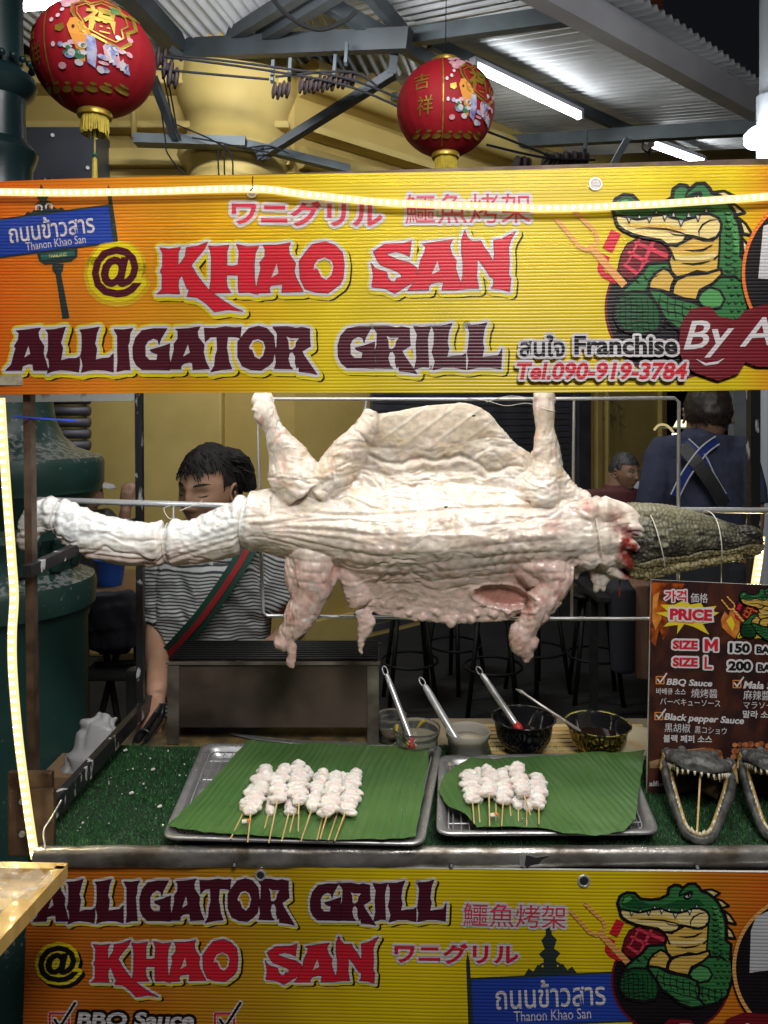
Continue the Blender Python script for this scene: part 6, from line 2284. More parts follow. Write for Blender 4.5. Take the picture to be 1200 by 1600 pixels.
# small lit lamp and green light in the dark shop
lp = thing('table_lamp', wpt(1069, 668, -0.3), 'small lit lamp with pale yellow shade in the dark shop', 'lamp')
c = P(1069, 667, 6.0)
mb = MB()
mb.lathe([(0.085, 0.0), (0.08, 0.004), (0.055, 0.055), (0.0, 0.058)], c, emis('lamp_shade_glow', (1.0, 0.85, 0.5), 1.6), 20)
mb.build('lamp_shade', lp)
mb = MB()
mb.lathe([(0.17, -0.012), (0.17, -0.004), (0.0, -0.004)], c, mat('lamp_tray', (0.5, 0.48, 0.4), rough=0.4), 24)
mb.build('base', lp)
mb = MB()
mb.lathe([(0.0, -0.028), (0.022, -0.02), (0.03, 0.0), (0.022, 0.02), (0.0, 0.028)], P(1150, 694, 5.4), emis('green_glow', (0.15, 1.0, 0.5), 6), 16)
tag(mb.build('green_light'), 'small green light shining beside the standing man', 'light')
mb = MB()
mb.tube(spline([P(1022, 672, 5.5), P(1030, 664, 5.5), P(1042, 665, 5.5), P(1052, 675, 5.5)], 5).tolist(), 0.009, emis('arc_glow', (0.9, 0.75, 0.35), 0.5), 6)
mb.box(P(1054, 680, 5.5), (0.03, 0.03, 0.03), emis('arc_bulb', (1, .95, .8), 4), bev=0.005)
tag(mb.build('arched_lamp'), 'small arched lamp glowing behind the seated people', 'lamp')
# dark cabinet high on the wall
cbx = thing('electrical_cabinet', P(100, 285, 4.9), 'dark grey metal cabinet high on the yellow wall beside the lantern', 'cabinet')
mb = MB()
a, b = P(40, 205, 4.9), P(157, 360, 4.9)
mb.box(((a.x + b.x) / 2, 4.95, (a.z + b.z) / 2), (b.x - a.x, 0.25, a.z - b.z), mat('charcoal_metal', (0.045, 0.05, 0.058), (0.03, 0.033, 0.04), 3, rough=0.45), bev=0.008)
mb.build('box', cbx)
for px, py in ((82, 211), (137, 262), (150, 215)):
    mb = MB()
    mb.tube([P(px, py, 4.826), P(px, py, 4.81)], 0.012, M_ROD, 8)
    mb.build('bolt', cbx)
# ledge with cables under the cornice
lg2 = thing('cable_ledge', P(380, 240, 4.6), 'grey steel angle ledge with cables fixed across the yellow wall', 'ledge')
M_GST = mat('grey_painted_steel', (0.085, 0.108, 0.115), (0.06, 0.072, 0.08), 5, rough=0.5, metal=0.2, bump=0.15)
M_GSTD = mat('dark_painted_steel', (0.034, 0.042, 0.048), (0.022, 0.027, 0.030), 5, rough=0.55, bump=0.15)
mb = MB()
mb.bar(P(212, 219, 4.75), P(385, 224, 4.75), 0.10, 0.06, M_GST)
mb.bar(P(212, 213, 4.75), P(385, 219, 4.75), 0.02, 0.02, M_GSTD)
mb.build('angle', lg2)
mb = MB()
mb.bar(P(385, 226, 4.75), P(545, 265, 5.0), 0.06, 0.05, M_GST)
mb.build('pipe', lg2)

# ------------------------------------------------------------------ canopy roof
DA = Vector((1.169, 1, 0)).normalized()
DB = Vector((-1.22, 1, 0.29)).normalized()
RN = DA.cross(DB).normalized()
if RN.z > 0:
    RN = -RN
Q0 = Vector((0.121 * 4.75, 4.75, CAMZ + 0.4805 * 4.75)) - RN * 0.16


def rp(px, py, off=0.0):
    """where the line of sight (px, py) meets the roof plane, or a plane off below it"""
    d = Vector(((px - 600) / F, 1, -(py - HZ) / F))
    o_ = Vector((0, 0, CAMZ))
    q = Q0 + RN * off
    t = (q - o_).dot(RN) / d.dot(RN)
    return o_ + d * t
cn = thing('corrugated_canopy', (0.8, 5.4, 0), 'corrugated metal canopy roof on grey steel beams with fluorescent tubes', 'canopy')
M_SHEET = mat('galvanised_sheet', (0.66, 0.68, 0.69), (0.50, 0.515, 0.53), 2.5, rough=0.5, metal=0.15, bump=0.1, bscale=8)
E0 = rp(1187, 125)
PITCH = 0.076
sw = 9 * PITCH


def sheet(s0, s1, t0, t1, name, lift=0.0):
    vs, fs = [], []
    ns = int((s1 - s0) / PITCH * 8)
    nt_ = 3
    for j in range(nt_ + 1):
        for i in range(ns + 1):
            s = s0 + (s1 - s0) * i / ns
            t = t0 + (t1 - t0) * j / nt_
            h = 0.014 * math.cos(2 * PI * s / PITCH)
            vs.append(E0 + DA * s + DB * t - RN * (h + lift))
    k_ = len(vs)
    vs += [p_ - RN * 0.002 for p_ in vs]
    for j in range(nt_):
        for i in range(ns):
            a = j * (ns + 1) + i
            fs.append((a, a + 1, a + ns + 2, a + ns + 1))
            fs.append((k_ + a, k_ + a + ns + 1, k_ + a + ns + 2, k_ + a + 1))
    for i in range(ns):
        fs.append((i, k_ + i, k_ + i + 1, i + 1))
    mb = MB()
    mb.add(vs, fs, M_SHEET)
    return mb.build(name, cn, smooth=True, sharp=60)
for i in range(11):
    for (ta, tb, lf) in ((0.0, 1.30, 0.0), (1.24, 2.6, 0.006), (2.54, 4.6, 0.012)):
        sheet(1.6 - (i + 1) * sw, 1.6 - i * sw + 0.03, ta, tb, 'roof_sheet', lf + 0.004 * (i % 2))
for k_ in range(6):      # lower canopy over the left part
    x0_ = -2.55 + k_ * 0.50
    vs, fs = [], []
    n_ = 54
    for j in range(2):
        for i in range(n_ + 1):
            q = i / n_ * 0.52
            vs.append((x0_ + q + 0.23 * j * 1.9 - 0.2, 3.45 + j * 1.9, 4.12 + 0.004 * (k_ % 2) + 0.014 * math.cos(2 * PI * q / PITCH)))
    for i in range(n_):
        fs.append((i, i + 1, n_ + 2 + i, n_ + 1 + i))
    mb = MB()
    mb.add(vs, fs, M_SHEET)
    mb.build('roof_sheet', cn, smooth=True)


def rbeam(a, b, wpx, off, dep, m, name='beam'):
    """a beam under the roof between two picture positions, wpx picture pixels wide at its middle"""
    A_, B_ = rp(*a, off), rp(*b, off)
    w_ = wpx * (A_.y + B_.y) / 2 / F
    mb = MB()
    mb.bar(A_, B_, w_, dep, m, up=RN)
    return mb.build(name, cn)
M_BEAML = mat('lilac_grey_beam', (0.60, 0.60, 0.64), (0.50, 0.50, 0.54), 3, rough=0.5)
rbeam((770, -60), (1240, 200), 30, 0.10, 0.14, M_BEAML)
rbeam((800, 222), (1230, 196), 17, 0.20, 0.10, M_GST)
rbeam((672, 66), (1075, 245), 11, 0.09, 0.07, M_GST)
rbeam((585, 66), (900, 22), 19, 0.12, 0.09, M_GST)
rbeam((560, -30), (640, 62), 14, 0.10, 0.08, M_GST)
rbeam((270, 78), (640, 62), 19, 0.22, 0.12, M_GSTD)
rbeam((190, -20), (285, 80), 36, 0.20, 0.1, M_GSTD)
rbeam((352, 62), (500, -30), 15, 0.14, 0.08, M_GSTD)
rbeam((405, 62), (540, -20), 17, 0.16, 0.08, M_GSTD)
rbeam((500, 0), (700, 110), 16, 0.13, 0.08, M_GST)
rbeam((615, 150), (870, 260), 10, 0.25, 0.05, M_GST)
rbeam((30, 108), (210, 92), 8, 0.2, 0.06, M_GSTD)
for a, b, w_, ya, yb_ in (((620, 55), (612, 118), 0.06, 4.4, 4.4), ((615, 115), (405, 246), 0.062, 4.4, 4.7), ((238, 120), (276, 218), 0.05, 4.5, 4.7), ((980, 218), (955, 262), 0.05, 4.9, 4.9), ((955, 262), (930, 266), 0.05, 4.9, 4.9), ((268, 78), (285, 90), 0.05, 4.6, 4.6), ((408, 228), (412, 250), 0.07, 4.68, 4.7)):
    mb = MB()
    mb.bar(P(*a, ya), P(*b, yb_), w_, w_ * 0.8, M_GSTD if a[0] < 700 else M_GST)
    mb.build('brace', cn)
# post carrying the canopy at the right
M_WPOST = mat('white_blue_post', (0.42, 0.46, 0.50), rough=0.4)
lpst = thing('street_lamp', P(1196, 0, 3.4) - Vector((0, 0, P(1196, 0, 3.4).z)), 'pale lamp post with a bright white lamp at the right edge', 'street lamp')
mb = MB()
bx = P(1197, 0, 3.4).x
mb.tube([(bx, 3.4, 0), (bx, 3.4, 3.6)], 0.028, M_WPOST, 16)
mb.tube([(bx, 3.4, 2.60), (bx, 3.4, 3.1)], 0.042, M_WPOST, 16)
mb.build('pole', lpst, smooth=True, sharp=50)
mb = MB()
mb.lathe([(0.0, 0.0), (0.085, 0.0), (0.095, 0.012), (0.095, 0.045), (0.075, 0.065), (0.03, 0.075)], P(1199, 224, 3.3), emis('white_lamp_glow', (0.95, 0.98, 1.0), 22), 28)
mb.build('lamp_head', lpst, smooth=True)

# fluorescent tubes
M_TUBE = emis('tube_glow', (0.95, 0.98, 1.0), 28)


def fluo(a, b, off, r, label, lin=None):
    A_, B_ = (rp(*a, off), rp(*b, off)) if lin is None else lin
    t = thing('fluorescent_tube', A_, label, 'tube light', 'fluorescent tubes under the canopy')
    d = (B_ - A_).normalized()
    mb = MB()
    mb.tube([A_ + d * 0.03, B_ - d * 0.03], r, M_TUBE, 12)
    mb.build('tube', t, smooth=True, sharp=50)
    mb = MB()
    mb.bar(A_ + Vector((0, 0, r * 2.4)), B_ + Vector((0, 0, r * 2.4)), r * 2.6, r * 1.6, M_BEAML)
    mb.build('batten', t)
    for e, s_ in ((A_, 1), (B_, -1)):
        mb = MB()
        mb.bar(e + Vector((0, 0, r * 0.8)), e + d * s_ * 0.03 + Vector((0, 0, r * 0.8)), r * 2.4, r * 3.6, M_BEAML)
        mb.build('socket', t)
fluo((738, 104), (908, 184), 0.16, 0.019, 'long lit fluorescent tube under the canopy right of the second lantern')
fluo((1016, 226), (1100, 256), 0.16, 0.019, 'short looking fluorescent tube just above the right end of the banner')
fluo(None, None, 0, 0.02, 'fluorescent tube behind the top of the large left lantern', (P(28, 11, 4.0), P(150, 6, 4.0)))
mb = MB()
mb.tube(spline([rp(1005, 222, 0.1), P(1004, 232, 5.2), P(1012, 238, 5.2), P(1016, 232, 5.2), P(1014, 245, 5.2)], 5).tolist(), 0.006, M_DWIRE, 6)
tag(mb.build('dangling_wire'), 'short dark wire dangling by the right fluorescent tube', 'wire')

# insulators and cables
M_POR = mat('dark_porcelain', (0.026, 0.018, 0.018), rough=0.7, spec=0.15)
ins = [(252, 92), (262, 108), (270, 121), (432, 142), (446, 140), (474, 134), (488, 133), (502, 131), (517, 129), (534, 126), (548, 124), (810, 257), (820, 258), (856, 252), (870, 251), (884, 250), (898, 249), (910, 250)]
mb = MB()
prof = [(0, -0.022), (0.018, -0.022), (0.040, -0.016), (0.040, -0.008), (0.022, -0.003), (0.022, 0.003), (0.040, 0.008), (0.040, 0.016), (0.018, 0.022), (0, 0.022)]
mb.lathe(prof, (0, 0, 0), M_POR, 14)
mb.v = [(z * 1.0, y_, x) for x, y_, z in mb.v]
proto = mb.build('cable_insulator', origin=(0, 0, 0), smooth=True, sharp=60)
tag(proto, 'small dark porcelain spool insulator in the row under the canopy', 'insulator', 'porcelain insulators under the canopy')
for i, (px, py) in enumerate(ins):
    o = proto if i == 0 else proto.copy()
    if i:
        COL.objects.link(o)
    o.location = P(px, py, 4.25)
    o.rotation_euler = (0, 0.1, 0.35)
    s_ = 1.5 if i < 3 else 1.15
    o.scale = (s_,) * 3
    grp = (0, 3, 'beside the large left lantern') if i < 3 else (3, 8, 'of the row above the diagonal brace') if i < 11 else (11, 7, 'of the row just above the banner')
    o['label'] = 'dark porcelain insulator, ' + ('first', 'second', 'third', 'fourth', 'fifth', 'sixth', 'seventh', 'eighth')[i - grp[0]] + ' from the left ' + grp[2]
CAB = [[(180, 96), (250, 108), (420, 124)], [(270, 86), (420, 104), (560, 128), (720, 200)], [(255, 88), (430, 112), (560, 140), (700, 205)], [(430, 120), (545, 112), (590, 135)], [(760, 226), (850, 246), (930, 250)], [(640, 160), (800, 220), (860, 244)],
       [(256, 122), (262, 150), (270, 190), (283, 220)], [(262, 122), (270, 165), (276, 200)], [(250, 160), (258, 215), (262, 240), (290, 276)], [(276, 195), (330, 218), (360, 240), (364, 276)], [(340, 235), (342, 276)], [(350, 235), (351, 276)], [(300, 215), (340, 222), (385, 232), (420, 238)], [(380, 232), (420, 228), (452, 240)]]
CABL = ['upper thin cable starting left of the large lantern', 'long dark cable crossing above the whole insulator row to the second lantern', 'lower of the two long dark cables running to the second lantern', 'short cable bending past the insulators towards the diagonal brace', 'cable running over the insulators right of the second lantern', 'cable passing behind the second lantern',
        'long cable dropping steeply beside the left lantern to the ledge', 'short steep cable beside the left brace', 'cable hanging from the ledge down to the banner, leftmost', 'cable bowing below the ledge towards the banner', 'left one of the two straight wires going down behind the banner', 'right one of the two straight wires going down behind the banner', 'cable sagging along the ledge to its joint', 'cable curling round the foot of the diagonal brace']
for i, q in enumerate(CAB):
    mb = MB()
    yy = 4.2 if i < 6 else 4.62
    mb.tube(spline([P(x, y_, yy) for x, y_ in q], 6).tolist(), 0.0075 if i < 6 else 0.005, M_DWIRE, 6)
    tag(mb.build('overhead_cable'), CABL[i], 'cable', 'cables under the canopy')
mb = MB()
mb.tube(spline([P(420, -10, 3.3), P(445, 20, 3.3), P(475, 40, 3.3), P(505, 46, 3.3), P(540, 32, 3.3), P(556, 18, 3.3)], 6).tolist(), 0.010, mat('pale_cable', (0.16, 0.165, 0.17), rough=0.7), 8)
tag(mb.build('looped_cable'), 'pale cable hanging in a loop under the canopy', 'cable')
for (px, py) in ((522, 120), (540, 100), (425, 128), (452, 125), (914, 235)):
    mb = MB()
    mb.bar(P(px, py, 4.25), P(px + 2, py - 32, 4.3), 0.018, 0.03, M_GST)
    mb.build('bracket', cn)
mb = MB()
mb.box(P(1018, 0, 7.5), (0.17, 0.17, 0.5), mat('terracotta', (0.30, 0.10, 0.04), rough=0.7), bev=0.01)
mb.bar(P(1018, 20, 7.5), P(1018, 140, 7.5), 0.1, 0.1, M_GSTD)
tag(mb.build('chimney_post'), 'brown post end sticking up above the canopy edge', 'post')

# ------------------------------------------------------------------ green cast iron column
M_GREEN = mat('green_cast_iron', (0.018, 0.052, 0.045), (0.026, 0.070, 0.060), 4, rough=0.35, bump=0.25, bscale=25, spec=0.5)
nt = M_GREEN.node_tree
N, L = nt.nodes, nt.links
vn = N.new('ShaderNodeTexNoise')
vn.inputs['Scale'].default_value = 70
vn.inputs['Detail'].default_value = 3
tc = N.new('ShaderNodeTexCoord')
L.new(tc.outputs['Object'], vn.inputs['Vector'])
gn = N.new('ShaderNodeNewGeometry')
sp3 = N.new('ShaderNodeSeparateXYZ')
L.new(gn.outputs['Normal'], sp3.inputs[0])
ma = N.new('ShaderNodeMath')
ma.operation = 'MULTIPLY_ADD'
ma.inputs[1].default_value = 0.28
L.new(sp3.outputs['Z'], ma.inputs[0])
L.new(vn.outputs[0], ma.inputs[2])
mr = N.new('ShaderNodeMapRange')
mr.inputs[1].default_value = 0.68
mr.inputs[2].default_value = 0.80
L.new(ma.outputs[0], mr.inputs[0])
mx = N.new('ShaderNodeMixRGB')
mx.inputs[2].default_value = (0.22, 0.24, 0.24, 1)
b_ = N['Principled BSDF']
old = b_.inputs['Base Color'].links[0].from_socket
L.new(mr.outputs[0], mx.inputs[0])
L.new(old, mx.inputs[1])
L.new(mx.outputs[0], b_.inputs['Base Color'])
KY = 2.15
kx = P(0, 0, KY).x
kc = thing('iron_column', (kx, KY, 0), 'large green cast iron lamp column standing at the left behind the stall', 'column')
zc = lambda py: CAMZ - (py - HZ) / F * KY
kr = lambda r: r * KY / F


def kprof(l):
    return [(kr(r), zc(y_)) for r, y_ in l]
mb = MB()
mb.lathe(kprof([(150, 1600 - 80), (150, 1440), (140, 1410), (134, 1395), (128, 1385), (128, 972), (131, 965), (131, 958), (134, 952), (140, 945), (141, 912), (138, 903), (120, 896), (112, 888)]), (kx, KY, 0), M_GREEN, 64)
mb.build('pedestal', kc, smooth=True, sharp=35)
mb = MB()
mb.lathe(kprof([(112, 888), (108, 870), (112, 850), (122, 835), (118, 815), (128, 800), (134, 785), (144, 772), (150, 766), (150, 760), (153, 755), (153, 722), (149, 714), (140, 710), (112, 700), (92, 682), (80, 655), (75, 620), (74, 560)]), (kx, KY, 0), M_GREEN, 64)
mb.build('capital', kc, smooth=True, sharp=35)
mb = MB()
M_DGC = mat('dark_green_iron', (0.010, 0.028, 0.032), rough=0.35, bump=0.2)
mb.lathe(kprof([(74, 560), (60, 500), (48, 400), (46, 300), (47, 262), (52, 250), (55, 238), (48, 228), (38, 220), (36, 170), (38, 155), (48, 146), (54, 132), (50, 120), (40, 112), (33, 106), (33, -400)]), (kx, KY, 0), M_DGC, 48)
mb.build('shaft', kc, smooth=True, sharp=35)
pb = None
for i in range(18):
    a = 2 * PI * i / 18
    loc = Vector((kx + kr(46) * math.cos(a), KY + kr(46) * math.sin(a), zc(100)))
    mb = MB()
    mb.lathe([(0, -0.011), (0.009, -0.006), (0.011, 0), (0.009, 0.006), (0, 0.011)], loc, M_DGC, 8)
    mb.build('bead', kc, smooth=True)
# acanthus fluting round the waist of the column
for i in range(14):
    a = 2 * PI * i / 14 + 0.1
    d_ = Vector((math.cos(a), math.sin(a), 0))
    c0_ = Vector((kx, KY, 0))
    mb = MB()
    pts = [c0_ + d_ * kr(112) + Vector((0, 0, zc(884))), c0_ + d_ * kr(118) + Vector((0, 0, zc(862))), c0_ + d_ * kr(124) + Vector((0, 0, zc(840))), c0_ + d_ * kr(134) + Vector((0, 0, zc(826)))]
    mb.tube(spline(pts, 4).tolist(), [(0.012, 0.026)] * 5 + [(0.016, 0.034)] * 5 + [(0.01, 0.02)] * 3, M_GREEN, 8, flat=tuple(d_))
    mb.build('leaf_ornament', kc, smooth=True)

# ------------------------------------------------------------------ paper lanterns
M_LRED = mat('lantern_red', (0.36, 0.011, 0.020), (0.28, 0.009, 0.016), 6, rough=0.62, spec=0.3, bump=0.15, bscale=60)
M_LGOLD = mat('lantern_gold', (0.50, 0.34, 0.05), (0.30, 0.20, 0.03), 40, rough=0.35, metal=0.5)
M_FRINGE = mat('gold_fringe', (0.55, 0.42, 0.05), (0.40, 0.30, 0.03), 60, rough=0.6)
L_PINK, L_BLUE = mat('l_pink', (0.62, 0.25, 0.30), (0.7, 0.45, 0.5), 60, rough=0.5), mat('l_blue', (0.10, 0.14, 0.40), (0.5, 0.5, 0.65), 50, rough=0.5)
L_WHITE, L_ORG = mat('l_white', (0.62, 0.58, 0.62), rough=0.5), mat('l_orange', (0.70, 0.27, 0.03), rough=0.45)
L_GRN, L_BLK = mat('l_green', (0.05, 0.18, 0.08), rough=0.5), mat('l_black', (0.02, 0.01, 0.01), rough=0.5)


class Ball:
    def __init__(self, c, rx, rz):
        self.c, self.rx, self.rz = c, rx, rz

    def pt(self, px, py, lay=0.0):
        """px, py in lantern radii from its centre, as seen from the front"""
        x, z = px, -py
        r_ = math.hypot(x, z)
        if r_ > 0.975:
            x, z = x * 0.975 / r_, z * 0.975 / r_
        q = max(0.0, 1 - x * x - z * z)
        y = -math.sqrt(q)
        k = 1 + lay / self.rx
        return Vector((self.c.x + x * self.rx * k, self.c.y + y * self.rx * k, self.c.z + z * self.rz * k))


def lantern(cx, cy, w_, h_, Y, turn, label, beads):
    c = P(cx, cy, Y)
    rx, rz = w_ / 2 * Y / F, h_ / 2 * Y / F
    o = thing('paper_lantern', c, label, 'lantern', 'red lanterns hanging under the canopy')
    mb = MB()
    nm, nr_ = 48, 96
    vs, fs = [], []
    for j in range(nm + 1):
        ph = -PI / 2 * 0.93 + PI * 0.93 * j / nm
        for i in range(nr_):
            a = 2 * PI * i / nr_ + turn
            k_ = 1 - 0.010 * (abs(math.cos(a * 12))) ** 6 + 0.002 * math.sin(i * 7 + j)
            r_ = rx * math.cos(ph) * k_
            vs.append(c + Vector((r_ * math.cos(a), r_ * math.sin(a), rz * math.sin(ph) / math.sin(PI / 2 * 0.93) * 0.985)))
    for j in range(nm):
        for i in range(nr_):
            i2 = (i + 1) % nr_
            fs.append((j * nr_ + i, j * nr_ + i2, (j + 1) * nr_ + i2, (j + 1) * nr_ + i))
    mb.add(vs, fs, M_LRED)
    mb.build('shade', o, smooth=True)
    for sg, nme in ((1, 'top_cap'), (-1, 'bottom_cap')):
        mb = MB()
        z = rz * 0.985
        mb.lathe([(rx * 0.27, sg * (z - rz * 0.05)), (rx * 0.29, sg * (z - rz * 0.01)), (rx * 0.28, sg * (z + rz * 0.06)), (rx * 0.24, sg * (z + rz * 0.065)), (0.001, sg * (z + rz * 0.02))], c, M_LGOLD, 32)
        mb.build(nme, o, smooth=True, sharp=40)
    mb = MB()
    rs3 = random.Random(5)
    for i in range(90):
        a = 2 * PI * i / 90
        r_ = rx * 0.22 * (0.9 + 0.1 * rs3.random())
        b_ = c + Vector((r_ * math.cos(a), r_ * math.sin(a), -rz * 1.0))
        mb.tube([b_, b_ + Vector((rs3.uniform(-.003, .003), rs3.uniform(-.003, .003), -rz * 0.36 * rs3.uniform(.85, 1.05)))], [0.0022, 0.0016], M_FRINGE, 4)
    tag(mb.build('fringe', o), kind='stuff')
    mb = MB()
    mb.tube([c + Vector((0, 0, rz)), c + Vector((0.01, 0, rz + 0.9))], 0.0015, M_DWIRE, 5)
    mb.build('hanging_cord', o)
    if beads:
        mb = MB()
        b_ = c + Vector((0, 0, -rz * 1.3))
        mb.tube([b_, b_ + Vector((0, 0, -0.12))], 0.002, M_FRINGE, 5)
        mb.lathe([(0, -0.008), (0.008, 0), (0, 0.008)], b_ + Vector((0, 0, -0.06)), L_GRN, 10)
        mb.tube([b_ + Vector((0, 0, -0.07)), b_ + Vector((0, 0, -0.16))], [0.006, 0.009], M_FRINGE, 8)
        mb.build('tassel', o)
    return o, Ball(c, rx, rz)


def lantern_print(o, B, seam, sx_, chars, pcx, pcy, ps_):
    pr = Print(B)
    K_ = 0.35
    ly = lambda n_: 5 + n_
    T_ = lambda pts: [(pcx + x * ps_ * sx_, pcy + y * ps_) for x, y in pts]
    for (s_, x, y_) in chars:
        pr.text(s_, x, y_, 0.34 * sx_ * (0.7 if x < -.6 else 1), 0.34, M_LGOLD, ly(2), rot=0.03)
    pr.stroke([(seam - 0.02 * math.cos(t), math.sin(t)) for t in np.linspace(-1.15, 1.15, 14)], 0.012, M_LGOLD, ly(1), closed=False)
    # flowers
    r3 = random.Random(8)
    for i in range(16):
        x, y_ = r3.uniform(-0.62, -0.1), r3.uniform(-0.95, -0.55)
        pr.poly(T_(ell(x, y_, 0.10, 0.07, 8)), L_PINK, ly(2 + 0.2 * (i % 5)))
    # cartouche with a character
    car = [(-0.35,-0.35),(-0.38,-0.55),(-0.2,-0.68),(-0.05,-0.62),(0.1,-0.8),(0.35,-0.75),(0.42,-0.6),(0.6,-0.55),(0.68,-0.3),(0.58,-0.12),(0.62,0.08),(0.48,0.25),(0.25,0.2),(0.05,0.12),(-0.15,0.05),(-0.2,-0.12)]
    pr.poly(T_(car), M_LRED, ly(3.2))
    pr.stroke(T_(car), 0.02, M_LGOLD, ly(4.4))
    pr.stroke(T_([(x * 0.8 + 0.03, y_ * 0.8 - 0.05) for x, y_ in car]), 0.010, M_LGOLD, ly(4.4))
    pr.text('福', pcx + 0.14 * ps_ * sx_, pcy - 0.28 * ps_, 0.52 * ps_ * sx_, 0.62 * ps_, M_LGOLD, ly(5), bold=0.03)
    # leaves top right
    for i in range(9):
        x, y_ = r3.uniform(0.25, 0.85), r3.uniform(-0.95, -0.5)
        pr.poly(T_(ell(x, y_, 0.08, 0.05, 7)), L_GRN if i % 2 else M_LGOLD, ly(4.6 + 0.1 * i))
    # carp
    pr.poly(T_([(-0.42,-0.05),(-0.36,-0.2),(-0.25,-0.22),(-0.1,-0.08),(0.0,0.06),(0.02,0.1),(-0.06,0.14),(-0.1,0.35),(-0.14,0.62),(-0.22,0.6),(-0.3,0.3),(-0.38,0.1)]), L_ORG, ly(6))
    pr.poly(T_([(-0.1,0.12),(0.08,0.15),(0.1,0.4),(0.02,0.7),(-0.1,0.62),(-0.08,0.35)]), L_BLUE, ly(5.6))
    pr.poly(T_(ell(-0.30, -0.02, 0.03, 0.035, 8)), L_BLK, ly(7))
    for i in range(26):
        x, y_ = r3.uniform(-0.68, 0.5), r3.uniform(0.28, 0.72)
        pr.poly(T_(ell(x, y_, r3.uniform(.05, .12), r3.uniform(.03, .07), 8)), (L_BLUE, L_WHITE, L_PINK, L_GRN, L_WHITE)[i % 5], ly(4.8 + 0.13 * (i % 7)))
    for i in range(6):
        pr.poly(T_([(0.2 + i * 0.06, 0.3 + 0.05 * i), (0.26 + i * 0.06, 0.22 + .05 * i), (0.3 + i * 0.05, 0.5 + .03 * i), (0.22 + i * 0.05, 0.55 + .02 * i)]), (L_PINK, L_WHITE, L_BLUE)[i % 3], ly(5.9 + .1 * i))
    for (x, y_) in ((-0.62, -0.28), (-0.55, -0.42), (0.45, 0.05), (0.62, 0.0), (0.6, 0.3), (-0.72, 0.3), (-0.75, -.2)):
        pr.poly(T_(ell(x, y_, 0.045, 0.05, 8)), L_WHITE if x < 0.5 else L_PINK, ly(4.7))
    pr.poly(T_([(-0.66,-0.06),(-0.5,-0.1),(-0.48,0.02),(-0.55,0.08),(-0.66,0.04)]), M_LGOLD, ly(4.7))
    # band of scrolls near the foot
    for i in range(7):
        x = -0.62 + i * 0.2
        y_ = 0.80 - 0.16 * (x + 0.0) ** 2 * 1.4
        if x * x + y_ * y_ < 0.93:
            pr.poly(ell(x, y_, 0.085, 0.035, 10), M_LGOLD, ly(2))
            pr.poly(ell(x + 0.05, y_ - 0.06, 0.05, 0.02, 8), M_LGOLD, ly(2.3))
    ob = pr.build('printed_decoration', o)
    return ob
o, B = lantern(148, 94, 184, 172, 1.92, 0.2, 'large red paper lantern with carp print at the upper left, next to the dark column', True)
lantern_print(o, B, -0.42, 1.0, (('吉', -0.76, -0.15), ('祥', -0.66, 0.26)), 0.30, -0.02, 0.80)
o, B = lantern(696, 171, 152, 146, 2.30, 0.5, 'smaller red paper lantern with carp print hanging above the middle of the banner', False)
lantern_print(o, B, -0.10, 0.85, (('吉', -0.52, -0.20), ('祥', -0.46, 0.28)), 0.46, -0.02, 0.80)
# ------------------------------------------------------------------ people
SKIN = mat('skin', (0.46, 0.27, 0.18), (0.40, 0.22, 0.14), 18, rough=0.5, sss=0.15, bump=0.1, bscale=120)
SKIN2 = mat('tanned_skin', (0.30, 0.17, 0.11), (0.25, 0.135, 0.085), 18, rough=0.5, bump=0.1, bscale=100)
HAIR = mat('black_hair', (0.012, 0.011, 0.012), (0.03, 0.028, 0.027), 60, rough=0.6, spec=0.25, bump=0.8, bscale=120, dist=0.002, stretch=(1, 1, 0.25))
LIP = mat('lip', (0.36, 0.14, 0.11), rough=0.4)


def rotm(yaw, pitch, roll=0.0):
    return Matrix.Rotation(yaw, 3, 'Z') @ Matrix.Rotation(pitch, 3, 'X') @ Matrix.Rotation(roll, 3, 'Y')


